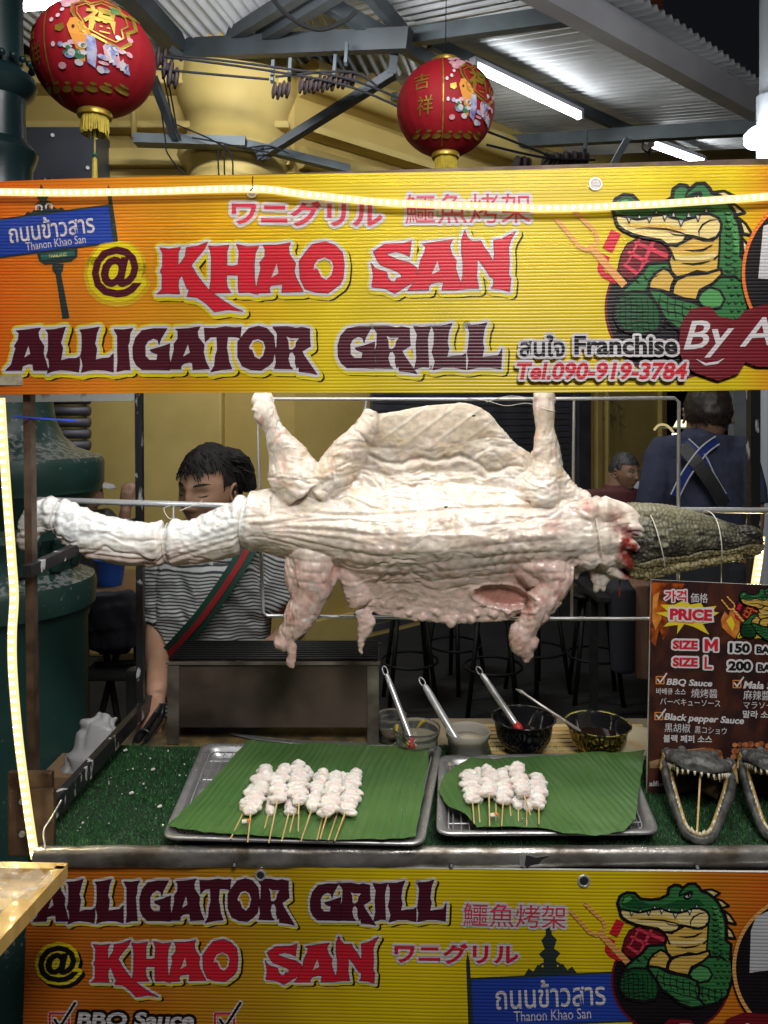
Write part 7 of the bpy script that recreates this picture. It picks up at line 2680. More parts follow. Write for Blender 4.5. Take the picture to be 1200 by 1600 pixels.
def head_parts(c, s, yaw, pitch, roll, root, skin, hair_m, eyes='closed', glasses=False, hair_seed=1, tufts=260, fringe=0.0, length=0.0, back=False):
    """a head facing the viewer at yaw 0; s = 1 for a 0.235 m tall head"""
    Rm = rotm(yaw, pitch, roll)
    nu, nv_ = 72, 60
    th = np.linspace(0, PI, nv_)
    ph = np.linspace(0, 2 * PI, nu, endpoint=False)
    T, Ph = np.meshgrid(th, ph, indexing='ij')
    x = np.sin(T) * np.sin(Ph)
    y = -np.sin(T) * np.cos(Ph)        # -y is the face
    z = np.cos(T)
    X, Y, Z = x * 0.076, y * 0.096, z * 0.118
    # skull fuller at the back, jaw narrower
    low = np.clip(-Z / 0.118, 0, 1)
    X = X * (1 - 0.30 * low ** 1.5)
    Y = Y * (1 - 0.10 * low) + np.where(Y > 0, 0.006, 0) - 0.012 * low
    Y = np.where((Y > 0), Y * (1 - 0.45 * low ** 1.3), Y)
    f = np.clip(-y, 0, 1)

    def g(x0, z0, sx_, sz_):
        return np.exp(-((X - x0) / sx_) ** 2 - ((Z - z0) / sz_) ** 2) * (Y < 0)
    d = np.zeros_like(X)
    d += 0.0045 * g(0, 0.030, 0.045, 0.010)                    # brow
    for sg in (-1, 1):
        d -= 0.0135 * g(sg * 0.032, 0.010, 0.017, 0.012)       # sockets
        d += 0.0060 * g(sg * 0.032, 0.006, 0.013, 0.0075)      # lids
        d += 0.0050 * g(sg * 0.044, -0.022, 0.020, 0.018)      # cheeks
        d += 0.0060 * g(sg * 0.013, -0.033, 0.006, 0.006)      # nostrils
    d += 0.0150 * g(0, 0.000, 0.008, 0.022) + 0.0210 * g(0, -0.027, 0.010, 0.011)
    d -= 0.0040 * g(0, -0.043, 0.010, 0.005)
    d += 0.0060 * g(0, -0.053, 0.024, 0.0050) + 0.0070 * g(0, -0.064, 0.021, 0.0055)
    d -= 0.0045 * g(0, -0.0585, 0.026, 0.0022)
    d -= 0.0045 * g(0, -0.077, 0.022, 0.006)
    d += 0.0085 * g(0, -0.096, 0.022, 0.014)
    Y = Y - d
    pts = np.stack([X, Y, Z], -1).reshape(-1, 3) * s
    W = [Rm @ Vector(p) + Vector(c) for p in pts]
    fs = []
    for j in range(nv_ - 1):
        for i in range(nu):
            i2 = (i + 1) % nu
            fs.append((j * nu + i, (j + 1) * nu + i, (j + 1) * nu + i2, j * nu + i2))
    at = lambda x_, y_, z_: Rm @ (Vector((x_, y_, z_)) * s) + Vector(c)
    mb = MB()
    mb.add(W, fs, skin)
    # ears
    for sg in (-1, 1):
        ring_ = [at(sg * (0.076 + 0.007 * math.sin(a) ** 2), 0.004 + 0.013 * math.cos(a), -0.004 + 0.026 * math.sin(a)) for a in np.linspace(0, 2 * PI, 14, endpoint=False)]
        mb.tube(ring_, 0.0048 * s, skin, 6, closed=True)
        mb.tube([at(sg * 0.070, 0.004, 0.012), at(sg * 0.077, 0.004, 0.0), at(sg * 0.072, 0.004, -0.018)], [0.004 * s, 0.010 * s, 0.006 * s], skin, 8)
    hd = mb.build('head', root, smooth=True)
    if not back:
        mb = MB()
        for sg in (-1, 1):
            br = [at(sg * q, -0.0915 + 5.5 * (q - 0.012) ** 2 * 3.2, 0.030 + 0.006 * math.sin((q - 0.012) / 0.040 * 2.4)) for q in np.linspace(0.013, 0.052, 7)]
            mb.tube(br, [(0.0016 * s, 0.0030 * s)] + [(0.0034 * s, 0.0048 * s)] * 4 + [(0.002 * s, 0.0024 * s), (0.001 * s, 0.001 * s)], hair_m, 6)
        mb.build('eyebrows', hd)
        mb = MB()
        for sg in (-1, 1):
            ls = [at(sg * q, -0.0865 + 6.0 * (q - 0.016) ** 2 * 2.6, (0.0045 if eyes == 'closed' else 0.010) - 0.003 * math.sin((q - 0.016) / 0.032 * PI) * (1 if eyes == 'closed' else -1)) for q in np.linspace(0.017, 0.049, 8)]
            mb.tube(ls, [0.0008 * s] + [0.0021 * s] * 6 + [0.0006 * s], hair_m, 5)
        mb.build('eyelashes', hd)
        if eyes == 'open':
            mb = MB()
            for sg in (-1, 1):
                mb.lathe([(0.0005, 0.011), (0.007, 0.008), (0.011, 0), (0.007, -0.008), (0.0005, -0.011)], (0, 0, 0), mat('eye_white', (0.5, 0.47, 0.42), rough=0.2), 12)
            k_ = len(mb.v) // 2
            mb.v = [tuple(at((-1 if i < k_ else 1) * 0.033 + v_[0] * 1.1, -0.072 + v_[1], 0.006 + v_[2] * 0.6)) for i, v_ in enumerate(mb.v)]
            mb.build('eyes', hd, smooth=True)
        mb = MB()
        mb.tube([at(q, -0.0985 + 9 * q * q, -0.0585 - 0.2 * q * q * 20) for q in np.linspace(-0.023, 0.023, 7)], [0.0005 * s] + [0.0012 * s] * 5 + [0.0005 * s], LIP, 5)
        mb.build('mouth', hd)
    # hair: a shell over the skull plus many tufts
    rs_ = random.Random(hair_seed)
    hv, hf = [], []
    idx = {}
    nn = (vnoise(X * 90, Y * 90, Z * 60, hair_seed) + vnoise(X * 220, Y * 220, Z * 60, hair_seed + 1) * .5)
    for j in range(nv_):
        for i in range(nu):
            xx, yy, zz = X[j, i], Y[j, i], Z[j, i]
            line = 0.052 - fringe if yy < -0.035 else (0.052 - fringe * .4 if yy < -0.01 else (0.0 if yy < 0.03 else -0.045 - length))
            line -= 0.012 * nn[j, i]
            if abs(xx) > 0.062 and -0.035 <= yy < 0.02:
                line = min(line, 0.018)
            if zz > line:
                k_ = 1.085 + 0.03 * nn[j, i] + 0.05 * max(0, zz / 0.118)
                idx[(j, i)] = len(hv)
                hv.append(at(xx * k_, yy * k_ + 0.003, zz * k_))
    for j in range(nv_ - 1):
        for i in range(nu):
            i2 = (i + 1) % nu
            q = [(j, i), (j + 1, i), (j + 1, i2), (j, i2)]
            if all(k_ in idx for k_ in q):
                hf.append(tuple(idx[k_] for k_ in q))
    mb = MB()
    mb.add(hv, hf, hair_m)
    keys = list(idx.keys())
    for _ in range(tufts):
        j, i = rs_.choice(keys)
        p_ = Vector((X[j, i], Y[j, i], Z[j, i]))
        n_ = Vector((p_.x / .076 ** 2, p_.y / .096 ** 2, p_.z / .118 ** 2)).normalized()
        fl = Vector((0.5 if p_.x > -0.02 else -0.7, 0.45 if p_.y > -0.02 else -0.35, -0.75))
        fl = (fl - n_ * fl.dot(n_)).normalized()
        b0 = p_ * 1.09
        ln_ = rs_.uniform(0.016, 0.030)
        q1 = b0 + fl * ln_ * 0.5 + n_ * rs_.uniform(0.001, 0.004)
        q2 = b0 + fl * ln_ * 0.9 - n_ * rs_.uniform(0.000, 0.006)
        mb.tube([at(*b0), at(*q1), at(*q2)], [0.0019 * s, 0.0017 * s, 0.0003 * s], hair_m, 4, caps=False)
    mb.build('hair', hd, smooth=True)
    return hd, at


def hand_tubes(mb, wrist, d, side, s=1.0, curl=0.5, n=(0, 0, -1)):
    """palm and five bent fingers growing from the wrist along d; side = thumb side direction"""
    d = Vector(d).normalized()
    side = Vector(side)
    side = (side - d * side.dot(d)).normalized()
    nrm = d.cross(side).normalized()
    w_ = Vector(wrist)
    mb.tube([w_, w_ + d * 0.03 * s, w_ + d * 0.06 * s, w_ + d * 0.088 * s], [(0.024 * s, 0.016 * s), (0.032 * s, 0.015 * s), (0.039 * s, 0.014 * s), (0.036 * s, 0.012 * s)], SKIN, 12, flat=tuple(side))
    for k_, (off, ln_) in enumerate(((0.028, 0.066), (0.0095, 0.076), (-0.0095, 0.070), (-0.027, 0.054))):
        b_ = w_ + d * 0.078 * s + side * off * s
        p1 = b_ + d * ln_ * 0.45 * s + nrm * curl * 0.010 * s
        p2 = p1 + (d * (1 - curl) + nrm * curl).normalized() * ln_ * 0.33 * s
        p3 = p2 + (d * (0.6 - curl) + nrm * (curl + 0.4)).normalized() * ln_ * 0.28 * s
        mb.tube([b_ - d * 0.012 * s, b_, p1, p2, p3], [0.009 * s, 0.0092 * s, 0.0085 * s, 0.0078 * s, 0.0056 * s], SKIN, 8)
    b_ = w_ + d * 0.022 * s + side * 0.024 * s
    p1 = b_ + (d * 0.7 + side * 0.7) * 0.034 * s
    p2 = p1 + (d * 0.85 + side * 0.2 + nrm * 0.3).normalized() * 0.030 * s
    mb.tube([b_ - side * 0.012 * s, b_, p1, p2], [0.012 * s, 0.0125 * s, 0.0100 * s, 0.0070 * s], SKIN, 8)


def shirt_striped():
    m = mat('striped_shirt', (0.62, 0.63, 0.64), rough=0.8)
    nt = m.node_tree
    N, L = nt.nodes, nt.links
    g_ = N.new('ShaderNodeAttribute')
    g_.attribute_name = 'stripe'
    s_ = N.new('ShaderNodeMath')
    s_.operation = 'MULTIPLY'
    s_.inputs[1].default_value = 2 * PI / 0.0095
    L.new(g_.outputs['Fac'], s_.inputs[0])
    n_ = N.new('ShaderNodeMath')
    n_.operation = 'SINE'
    L.new(s_.outputs[0], n_.inputs[0])
    r_ = N.new('ShaderNodeMapRange')
    r_.inputs[1].default_value = -0.35
    r_.inputs[2].default_value = 0.05
    L.new(n_.outputs[0], r_.inputs[0])
    mx_ = N.new('ShaderNodeMixRGB')
    mx_.inputs[1].default_value = (0.055, 0.06, 0.07, 1)
    mx_.inputs[2].default_value = (0.55, 0.57, 0.57, 1)
    L.new(r_.outputs[0], mx_.inputs[0])
    L.new(mx_.outputs[0], N['Principled BSDF'].inputs['Base Color'])
    return m

# the vendor behind the grill
VY = 2.16
vd = thing('person', (P(330, 0, VY).x, VY, 0), 'young man with black hair in a striped shirt looking down behind the grill', 'person', 'people around the stall')
PP = lambda x, y_, Y=VY: P(x, y_, Y)
m0 = MB()
m0.tube([PP(334, 812), PP(334, 835), PP(334, 862), PP(334, 880)], [(0.052, 0.056), (0.052, 0.055), (0.062, 0.062), (0.08, 0.06)], SKIN, 16, flat=(1, 0, 0))
m0.tube([PP(334, 860), PP(334, 900), PP(334, 1000), PP(334, 1120), PP(334, 1170)], [(0.10, 0.06), (0.15, 0.085), (0.135, 0.085), (0.125, 0.085), (0.12, 0.08)], SKIN, 20, flat=(1, 0, 0))
m0.tube(spline([PP(262, 882), PP(252, 930), PP(247, 990, 2.12), PP(246, 1040, 2.03), PP(246, 1090, 1.90)], 4).tolist(), [0.040] * 4 + [0.036] * 4 + [0.035] * 4 + [0.029] * 4 + [0.024], SKIN, 14)
m0.tube(spline([PP(410, 880), PP(440, 930), PP(468, 968, 2.2), PP(440, 1000, 2.08), PP(402, 1030, 1.99)], 4).tolist(), [0.042] * 4 + [0.038] * 4 + [0.036] * 4 + [0.032] * 4 + [0.025], SKIN, 14)
hand_tubes(m0, PP(246, 1088, 1.90), (-0.10, -0.35, -0.75), (-0.2, 0.2, 0.3), 0.95, 0.75)
hand_tubes(m0, PP(402, 1030, 1.99), (-0.7, -0.1, -0.5), (0, 0.3, 0.8), 0.9, 0.5)
for sg in (-1, 1):
    x_ = vd.location.x + sg * 0.09
    m0.tube([(x_, VY, 0.80), (x_, VY, 0.45), (x_, VY + 0.01, 0.08)], [0.085, 0.06, 0.04], SKIN, 12)
me_, V_, N_ = fuse(m0, 0.005, 2)
link_mesh(me_, V_, 'body', [SKIN], vd, (vd.location.x, VY, 1.0))
m0 = MB()
TR = mat('dark_trousers', (0.03, 0.032, 0.04), rough=0.8)
m0.tube([(vd.location.x, VY, 0.92), (vd.location.x, VY, 0.78)], [(0.155, 0.115), (0.165, 0.12)], TR, 20, flat=(1, 0, 0))
for sg in (-1, 1):
    x_ = vd.location.x + sg * 0.085
    m0.tube([(x_, VY, 0.84), (x_, VY, 0.45), (x_, VY + 0.01, 0.05)], [0.098, 0.075, 0.06], TR, 14)
me_, V_, N_ = fuse(m0, 0.010, 2)
link_mesh(me_, V_, 'trousers', [TR], vd, (vd.location.x, VY, 0.5))
for sg in (-1, 1):
    mb = MB()
    x_ = vd.location.x + sg * 0.085
    mb.tube([(x_, VY + 0.06, 0.045), (x_, VY - 0.02, 0.045), (x_, VY - 0.15, 0.03)], [(0.04, 0.045), (0.045, 0.045), (0.04, 0.025)], TR, 12, flat=(1, 0, 0))
    mb.build('shoe', vd, smooth=True)
m0 = MB()
m0.tube(spline([PP(334, 850), PP(334, 862), PP(334, 890), PP(332, 960), PP(330, 1040), PP(330, 1100)], 5).tolist(),
        [(0.070, 0.070)] * 5 + [(0.115, 0.085)] * 4 + [(0.165, 0.108)] * 6 + [(0.155, 0.108)] * 5 + [(0.150, 0.110)] * 6, SKIN, 28, flat=(1, 0, 0))
m0.tube(spline([PP(282, 874), PP(262, 888), PP(256, 930), PP(254, 963)], 4).tolist(), [0.058] * 4 + [0.060] * 4 + [0.058] * 5, SKIN, 18)
m0.tube(spline([PP(390, 872), PP(412, 886), PP(430, 915), PP(444, 938)], 4).tolist(), [0.058] * 4 + [0.062] * 4 + [0.060] * 5, SKIN, 18)
me_, V_, N_ = fuse(m0, 0.005, 5)
fo = 1 - np.abs(fbm(V_[:, 0] * 11 + V_[:, 2] * 9, V_[:, 2] * 5 - V_[:, 0] * 6, V_[:, 1] * 4, 3, 3)) * 2.2
fo2 = 1 - np.abs(fbm(V_[:, 0] * 8 - V_[:, 2] * 13, V_[:, 2] * 6 + V_[:, 0] * 9, V_[:, 1] * 4, 2, 9)) * 2.2
V2_ = V_ + N_ * (0.013 * fo + 0.009 * fo2)[:, None]
SHM = shirt_striped()
so = link_mesh(me_, V2_, 'striped_shirt', [SHM], vd, (vd.location.x, VY, 1.1))
at_ = so.data.attributes.new('stripe', 'FLOAT', 'POINT')
lx = V_[:, 0] - vd.location.x
strp = V_[:, 2] + 0.005 * fo + 0.05 * np.abs(lx) * np.clip((np.abs(lx) - 0.12) * 12, 0, 1) + 0.35 * np.clip(lx - 0.13, 0, 1)
at_.data.foreach_set('value', strp.astype(np.float32))
# placket with buttons
mb = MB()
M_PLK = mat('white_placket', (0.60, 0.62, 0.64), rough=0.7)
fy = VY - 0.108
pl = [PP(314, 868, fy + 0.012), PP(333, 868, fy + 0.012), PP(331, 908, fy - 0.004), PP(317, 908, fy - 0.004)]
mb.add(pl + [p_ + Vector((0, 0.012, 0)) for p_ in pl], [(0, 1, 2, 3), (0, 4, 5, 1), (1, 5, 6, 2), (2, 6, 7, 3), (3, 7, 4, 0)], M_PLK)
mb.build('placket', vd)
for y_ in (878, 893):
    mb = MB()
    c = PP(323.5, y_, fy + 0.004)
    mb.tube([c + Vector((0, 0, 0)), c + Vector((0, -0.006, 0))], 0.0048, mat('button', (0.45, 0.50, 0.56), rough=0.3), 12)
    mb.build('button', vd)
# shoulder strap, green with a red stripe
def ribbon(name, pts, w_, m, parent, up=(0, -1, 0), th=0.002):
    mb = MB()
    pts = [Vector(p_) for p_ in pts]
    vs, fs = [], []
    for i, p_ in enumerate(pts):
        t_ = (pts[min(i + 1, len(pts) - 1)] - pts[max(i - 1, 0)]).normalized()
        n_ = Vector(up)
        s_ = t_.cross(n_).normalized()
        for a_, b2 in ((-w_ / 2, 0), (w_ / 2, 0), (w_ / 2, -th), (-w_ / 2, -th)):
            vs.append(p_ + s_ * a_ + n_ * b2)
    for i in range(len(pts) - 1):
        for j in range(4):
            j2 = (j + 1) % 4
            fs.append((i * 4 + j, i * 4 + j2, (i + 1) * 4 + j2, (i + 1) * 4 + j))
    fs += [(0, 1, 2, 3), tuple((len(pts) - 1) * 4 + j for j in (3, 2, 1, 0))]
    mb.add(vs, fs, m)
    return mb.build(name, parent)
bag = thing('shoulder_bag', PP(250, 1060, 2.05), 'green shoulder strap with red stripe worn across the striped shirt', 'bag strap')
sp_ = spline([PP(398, 842, 2.10), PP(386, 860, 2.052), PP(362, 900, 2.022), PP(320, 960, 2.016), PP(285, 1000, 2.03), PP(258, 1028, 2.06)], 6)
ribbon('strap', sp_, 0.048, mat('strap_green', (0.008, 0.055, 0.035), rough=0.7), bag, th=0.0025)
ribbon('stripe', sp_ + np.array([0, -0.003, 0]), 0.016, mat('strap_red', (0.30, 0.015, 0.02), rough=0.7), bag, th=0.0015)
mb = MB()
mb.box(PP(236, 1085, 2.19), (0.14, 0.05, 0.16), M_BLACK, bev=0.015)
mb.build('pouch', bag)
head_parts(PP(327, 766, 2.06), 0.98, -0.38, 0.14, 0.03, vd, SKIN, HAIR, 'closed', tufts=700, fringe=-0.004, length=0.02, hair_seed=4)
mb = MB()    # swept back hair at the crown
rs_ = random.Random(4)
hm_ = MB()
hm_.tube(spline([PP(338, 728, 2.10), PP(352, 716, 2.11), PP(372, 722, 2.12), PP(385, 745, 2.13), PP(390, 768, 2.14)], 4).tolist(), [0.026] * 4 + [0.033] * 4 + [0.032] * 4 + [0.024] * 4 + [0.010], HAIR, 16)
me_, V_, N_ = fuse(hm_, 0.004, 2)
V_ = V_ + N_ * (0.004 * fbm(V_[:, 0] * 60, V_[:, 1] * 60, V_[:, 2] * 25, 3, 3))[:, None]
link_mesh(me_, V_, 'crown_hair', [HAIR], vd, PP(370, 740, 2.12))
for i in range(260):
    a = rs_.uniform(-1.2, 1.2)
    p0 = PP(352 + 16 * math.cos(a * 2) + rs_.uniform(-10, 12), 716 + abs(a) * 9 + rs_.uniform(-5, 20), 2.09 + rs_.uniform(-.06, .05))
    p1 = p0 + Vector((0.024, 0.008, -0.006 + rs_.uniform(-.004, .004)))
    p2 = p1 + Vector((0.012, 0.006, -0.026 + rs_.uniform(-.004, .004)))
    mb.tube([p0, p1, p2], [0.0026, 0.0022, 0.0005], HAIR, 4, caps=False)
mb.build('swept_hair', vd, smooth=True)


def figure(root, cx, Y, ground, z_sh, half, shirt, trous, skin, seated=False, arms=None, depth=0.11):
    """a simple dressed body under a head: shirt, sleeves, bare arms, trousers"""
    X0 = P(cx, 0, Y).x
    hip = z_sh - 0.50 if not seated else z_sh - 0.45
    m0 = MB()
    m0.tube([(X0, Y, z_sh + 0.12), (X0, Y, z_sh + 0.02), (X0, Y, z_sh - 0.06)], [0.055, 0.06, 0.09], skin, 12)
    arms = arms or [[(-half, 0, 0), (-half - 0.03, 0.02, -0.28), (-half - 0.02, -0.08, -0.52)], [(half, 0, 0), (half + 0.03, 0.02, -0.28), (half + 0.02, -0.08, -0.52)]]
    for a in arms:
        q = spline([Vector((X0 + p_[0], Y + p_[1], z_sh - 0.04 + p_[2])) for p_ in a], 6)
        r_ = np.interp(np.linspace(0, 1, len(q)), [0, .45, .55, 1], [0.048, 0.04, 0.038, 0.026])
        m0.tube(q.tolist(), r_.tolist(), skin, 12)
        d_ = Vector(q[-1] - q[-3]).normalized()
        hand_tubes(m0, q[-1], tuple(d_), (1, 0.2, 0.1), 0.95, 0.5)
    if seated:
        m0.tube([(X0, Y, hip + 0.1), (X0, Y - 0.2, hip), (X0, Y - 0.42, hip), (X0, Y - 0.44, max(0.05, hip - 0.45))], [0.09, 0.08, 0.07, 0.05], skin, 10)
    else:
        for sg in (-1, 1):
            m0.tube([(X0 + sg * .09, Y, hip), (X0 + sg * .09, Y, 0.45), (X0 + sg * .09, Y, 0.07)], [0.08, 0.055, 0.04], skin, 10)
    me_, V_, N_ = fuse(m0, 0.007, 2)
    link_mesh(me_, V_, 'body', [skin], root, (X0, Y, z_sh))
    m0 = MB()
    m0.tube(spline([(X0, Y, z_sh + 0.045), (X0, Y, z_sh), (X0, Y, z_sh - 0.12), (X0, Y, z_sh - 0.3), (X0, Y, hip)], 4).tolist(), [(0.07, 0.065)] * 3 + [(half * 0.8, depth * 0.8)] * 4 + [(half, depth)] * 6 + [(half * 0.95, depth)] * 4, shirt, 22, flat=(1, 0, 0))
    for a in arms:
        q = spline([Vector((X0 + p_[0], Y + p_[1], z_sh - 0.04 + p_[2])) for p_ in a], 6)[:6]
        m0.tube([(X0 + a[0][0] * 0.5, Y, z_sh - 0.04)] + q.tolist(), [0.06] * 7, shirt, 14)
    me_, V_, N_ = fuse(m0, 0.009, 3)
    fo_ = fbm(V_[:, 0] * 9 + V_[:, 2] * 4, V_[:, 2] * 6, V_[:, 1] * 5, 3, int(cx))
    link_mesh(me_, V_ + N_ * (0.012 * fo_)[:, None], 'shirt', [shirt], root, (X0, Y, z_sh))
    m0 = MB()
    if seated:
        for sg in (-1, 1):
            m0.tube([(X0 + sg * .08, Y + .03, hip + 0.03), (X0 + sg * .10, Y - 0.2, hip), (X0 + sg * .11, Y - 0.42, hip - 0.02), (X0 + sg * .11, Y - 0.43, max(0.08, hip - 0.42))], [0.10, 0.09, 0.075, 0.06], trous, 12)
    else:
        m0.tube([(X0, Y, hip + 0.04), (X0, Y, hip - 0.1)], [(half * 0.85, depth)] * 2, trous, 16, flat=(1, 0, 0))
        for sg in (-1, 1):
            m0.tube([(X0 + sg * .09, Y, hip - .02), (X0 + sg * .10, Y, 0.45), (X0 + sg * .10, Y, 0.05)], [0.10, 0.08, 0.065], trous, 12)
    me_, V_, N_ = fuse(m0, 0.012, 2)
    link_mesh(me_, V_, 'trousers', [trous], root, (X0, Y, hip))
    return X0

# tall man seen from behind
TY = 3.1
tmn = thing('person', (P(1100, 0, TY).x, TY, 0), 'tall man seen from behind in a dark blue shirt with crossed blue straps', 'person', 'people around the stall')
M_NAVY = mat('navy_shirt', (0.040, 0.046, 0.085), (0.028, 0.034, 0.066), 40, rough=0.85)
figure(tmn, 1095, TY, 0, 1.53, 0.185, M_NAVY, TR, SKIN2, arms=[[(-0.17, 0, 0), (-0.22, -0.02, -0.28), (-0.10, 0.12, -0.48)], [(0.17, 0, 0), (0.215, -0.02, -0.28), (0.19, 0.02, -0.52)]])
head_parts(P(1106, 648, TY), 1.16, PI - 0.35, 0.05, 0, tmn, SKIN2, mat('brown_hair', (0.016, 0.011, 0.009), (0.026, 0.018, 0.014), 50, rough=0.5, bump=0.6, bscale=90), back=True, tufts=200, hair_seed=9, length=-0.005)
sb = thing('back_straps', P(1095, 740, 2.95), 'crossed royal blue straps with white edges on the back of the tall man', 'straps')
M_RB, M_WH = mat('royal_blue', (0.012, 0.030, 0.18), rough=0.7), mat('white_edging', (0.50, 0.52, 0.56), rough=0.6)
for nm, q in (('strap', [(1070, 690, 2.97), (1095, 715, 2.945), (1110, 745, 2.945), (1128, 775, 2.96)]), ('strap', [(1120, 688, 2.98), (1098, 705, 2.94), (1072, 740, 2.94), (1054, 775, 2.955)])):
    s_ = spline([P(*p_) for p_ in q], 5)
    ribbon('strap', s_, 0.034, M_RB, sb)
    for e in (-1, 1):
        tt = np.gradient(s_, axis=0)
        off_ = np.array([[t_[2], 0, -t_[0]] for t_ in tt])
        off_ = off_ / np.linalg.norm(off_, axis=1)[:, None] * 0.0175 * e
        mb = MB()
        mb.tube((s_ + off_ + np.array([0, -0.004, 0])).tolist(), 0.0032, M_WH, 6)
        mb.build('edging', sb)
ribbon('black_strap', spline([P(1066, 695, 2.96), P(1090, 725, 2.928), P(1112, 755, 2.928), P(1132, 790, 2.95)], 5), 0.055, M_BLACK, sb)

# seated man with his hand at his chin, and a woman beside him
sy_ = 4.2
sm = thing('person', (P(972, 0, sy_).x, sy_, 0.3), 'older man with short greying hair seated and looking to the right', 'person', 'people around the stall')
M_MAR = mat('maroon_shirt', (0.10, 0.03, 0.028), rough=0.85)
figure(sm, 965, sy_, 0, 1.20, 0.20, M_MAR, TR, SKIN2, seated=True, arms=[[(-0.19, 0, 0), (-0.22, -0.12, -0.22), (-0.02, -0.30, -0.10)], [(0.19, 0, 0), (0.22, -0.12, -0.20), (0.17, -0.22, 0.02)]])
head_parts(P(976, 738, sy_ - 0.03), 0.86, 0.55, 0.08, 0, sm, SKIN2, mat('greying_hair', (0.022, 0.022, 0.022), (0.06, 0.06, 0.06), 60, rough=0.5, bump=0.6), 'open', tufts=160, hair_seed=2)
wm = thing('person', (P(1030, 0, 4.5).x, 4.5, 0.3), 'dark haired person partly hidden behind the tall man', 'person', 'people around the stall')
figure(wm, 1036, 4.5, 0, 1.22, 0.17, mat('white_blue_top', (0.30, 0.35, 0.42), rough=0.8), TR, SKIN2, seated=True)
head_parts(P(1030, 728, 4.45), 0.86, -0.5, 0.1, 0, wm, SKIN2, HAIR, 'open', tufts=160, hair_seed=3, length=0.05, fringe=0.02)
# diners left, behind the green column
lm = thing('person', (P(125, 0, 3.6).x, 3.6, 0.3), 'person in a cap seated behind the green column, face in profile', 'person', 'people around the stall')
figure(lm, 112, 3.6, 0, 1.16, 0.18, M_BLACK, TR, SKIN2, seated=True, arms=[[(-0.17, 0, 0), (-0.2, -0.1, -0.2), (0.0, -0.25, -0.1)], [(0.17, 0, 0), (0.24, -0.02, -0.12), (0.27, -0.02, 0.06)]])
hd_, at2 = head_parts(P(132, 768, 3.6), 0.95, 1.35, 0.1, 0, lm, SKIN2, HAIR, 'open', tufts=120, hair_seed=7)
cap_ = thing('cap', at2(0, 0, 0.10), 'pale cap worn by the person behind the column', 'cap')
mb = MB()
mb.lathe([(0.088, 0.02), (0.086, 0.05), (0.07, 0.085), (0.03, 0.105), (0.0, 0.108)], at2(0, 0, 0) + Vector((0, 0, 0.02)), mat('cap_cloth', (0.35, 0.35, 0.36), rough=0.8), 24)
mb.build('crown', cap_, smooth=True)
mb = MB()
mb.tube([at2(0, -0.07, 0.05), at2(0, -0.12, 0.045), at2(0, -0.16, 0.035)], [(0.004, 0.07), (0.003, 0.065), (0.002, 0.03)], mat('cap_cloth', (0, 0, 0)), 12, flat=(0, 0, 1))
mb.build('brim', cap_, smooth=True)

# ------------------------------------------------------------------ table, bucket, jacket, stools, sack
tb = thing('wooden_table', (P(175, 0, 3.4).x, 3.4, 0), 'small wooden table with a blue bucket behind the stall', 'table')
M_TW = mat('brown_table_wood', (0.20, 0.11, 0.05), (0.13, 0.07, 0.03), 8, rough=0.5)
tz = P(0, 908, 3.4).z
mb = MB()
mb.box((P(172, 0, 3.4).x, 3.4, tz - 0.02), (0.55, 0.6, 0.03), M_TW, bev=0.004)
mb.build('tabletop', tb)
for sx_ in (-1, 1):
    for sy2 in (-1, 1):
        mb = MB()
        mb.bar((tb.location.x - 0.01 + sx_ * 0.22, 3.4 + sy2 * 0.25, 0), (tb.location.x - 0.01 + sx_ * 0.22, 3.4 + sy2 * 0.25, tz - 0.035), 0.04, 0.04, M_TW, up=(0, 1, 0))
        mb.build('leg', tb)
mb = MB()
c = P(172, 906, 3.35)
c.z = tz - 0.005
mb.lathe([(0.0, 0.002), (0.052, 0.002), (0.060, 0.05), (0.068, 0.115), (0.072, 0.118), (0.068, 0.121), (0.06, 0.11), (0.0, 0.10)], c, mat('blue_bucket', (0.015, 0.09, 0.42), rough=0.35), 28)
tag(mb.build('blue_bucket', smooth=True, sharp=50), 'small blue plastic bucket on the wooden table', 'bucket')
m0 = MB()
m0.tube(spline([P(170, 925, 3.05), P(172, 950, 3.05), P(176, 985, 3.05), P(180, 1020, 3.05)], 5).tolist(), [(0.10, 0.05)] * 4 + [(0.115, 0.06)] * 6 + [(0.10, 0.05)] * 4 + [(0.06, 0.03)] * 2, M_BLACK, 16, flat=(1, 0, 0))
m0.tube(spline([P(200, 930, 3.05), P(208, 970, 3.04), P(210, 1010, 3.04)], 5).tolist(), 0.035, M_BLACK, 12)
me_, V_, N_ = fuse(m0, 0.008, 2)
V_ = V_ + N_ * (0.016 * fbm(V_[:, 0] * 14, V_[:, 2] * 10, V_[:, 1] * 10, 3, 5))[:, None]
tag(link_mesh(me_, V_, 'dark_jacket', [mat('dark_jacket', (0.02, 0.02, 0.028), rough=0.85)], None, P(175, 1020, 3.05)), 'dark jacket hanging over a chair behind the green column', 'jacket')
ch = thing('folding_chair', (P(180, 0, 3.1).x, 3.1, 0), 'dark folding chair under the hanging jacket', 'chair')
for a, b in (((150, 930), (185, 1130)), ((205, 930), (150, 1150)), ((215, 935), (222, 1140)), ((140, 940), (215, 940)), ((150, 1040), (215, 1035))):
    mb = MB()
    A_, B_ = P(*a, 3.12), P(*b, 3.12)
    B_.z = max(B_.z, 0.02)
    mb.tube([A_, B_], 0.014, M_BLACK, 8)
    mb.build('leg' if abs(a[1] - b[1]) > 50 else 'rail', ch)
mb = MB()
mb.box((P(180, 0, 3.12).x, 3.15, P(0, 1045, 3.12).z), (0.22, 0.3, 0.025), M_BLACK, bev=0.008)
mb.build('seat', ch)
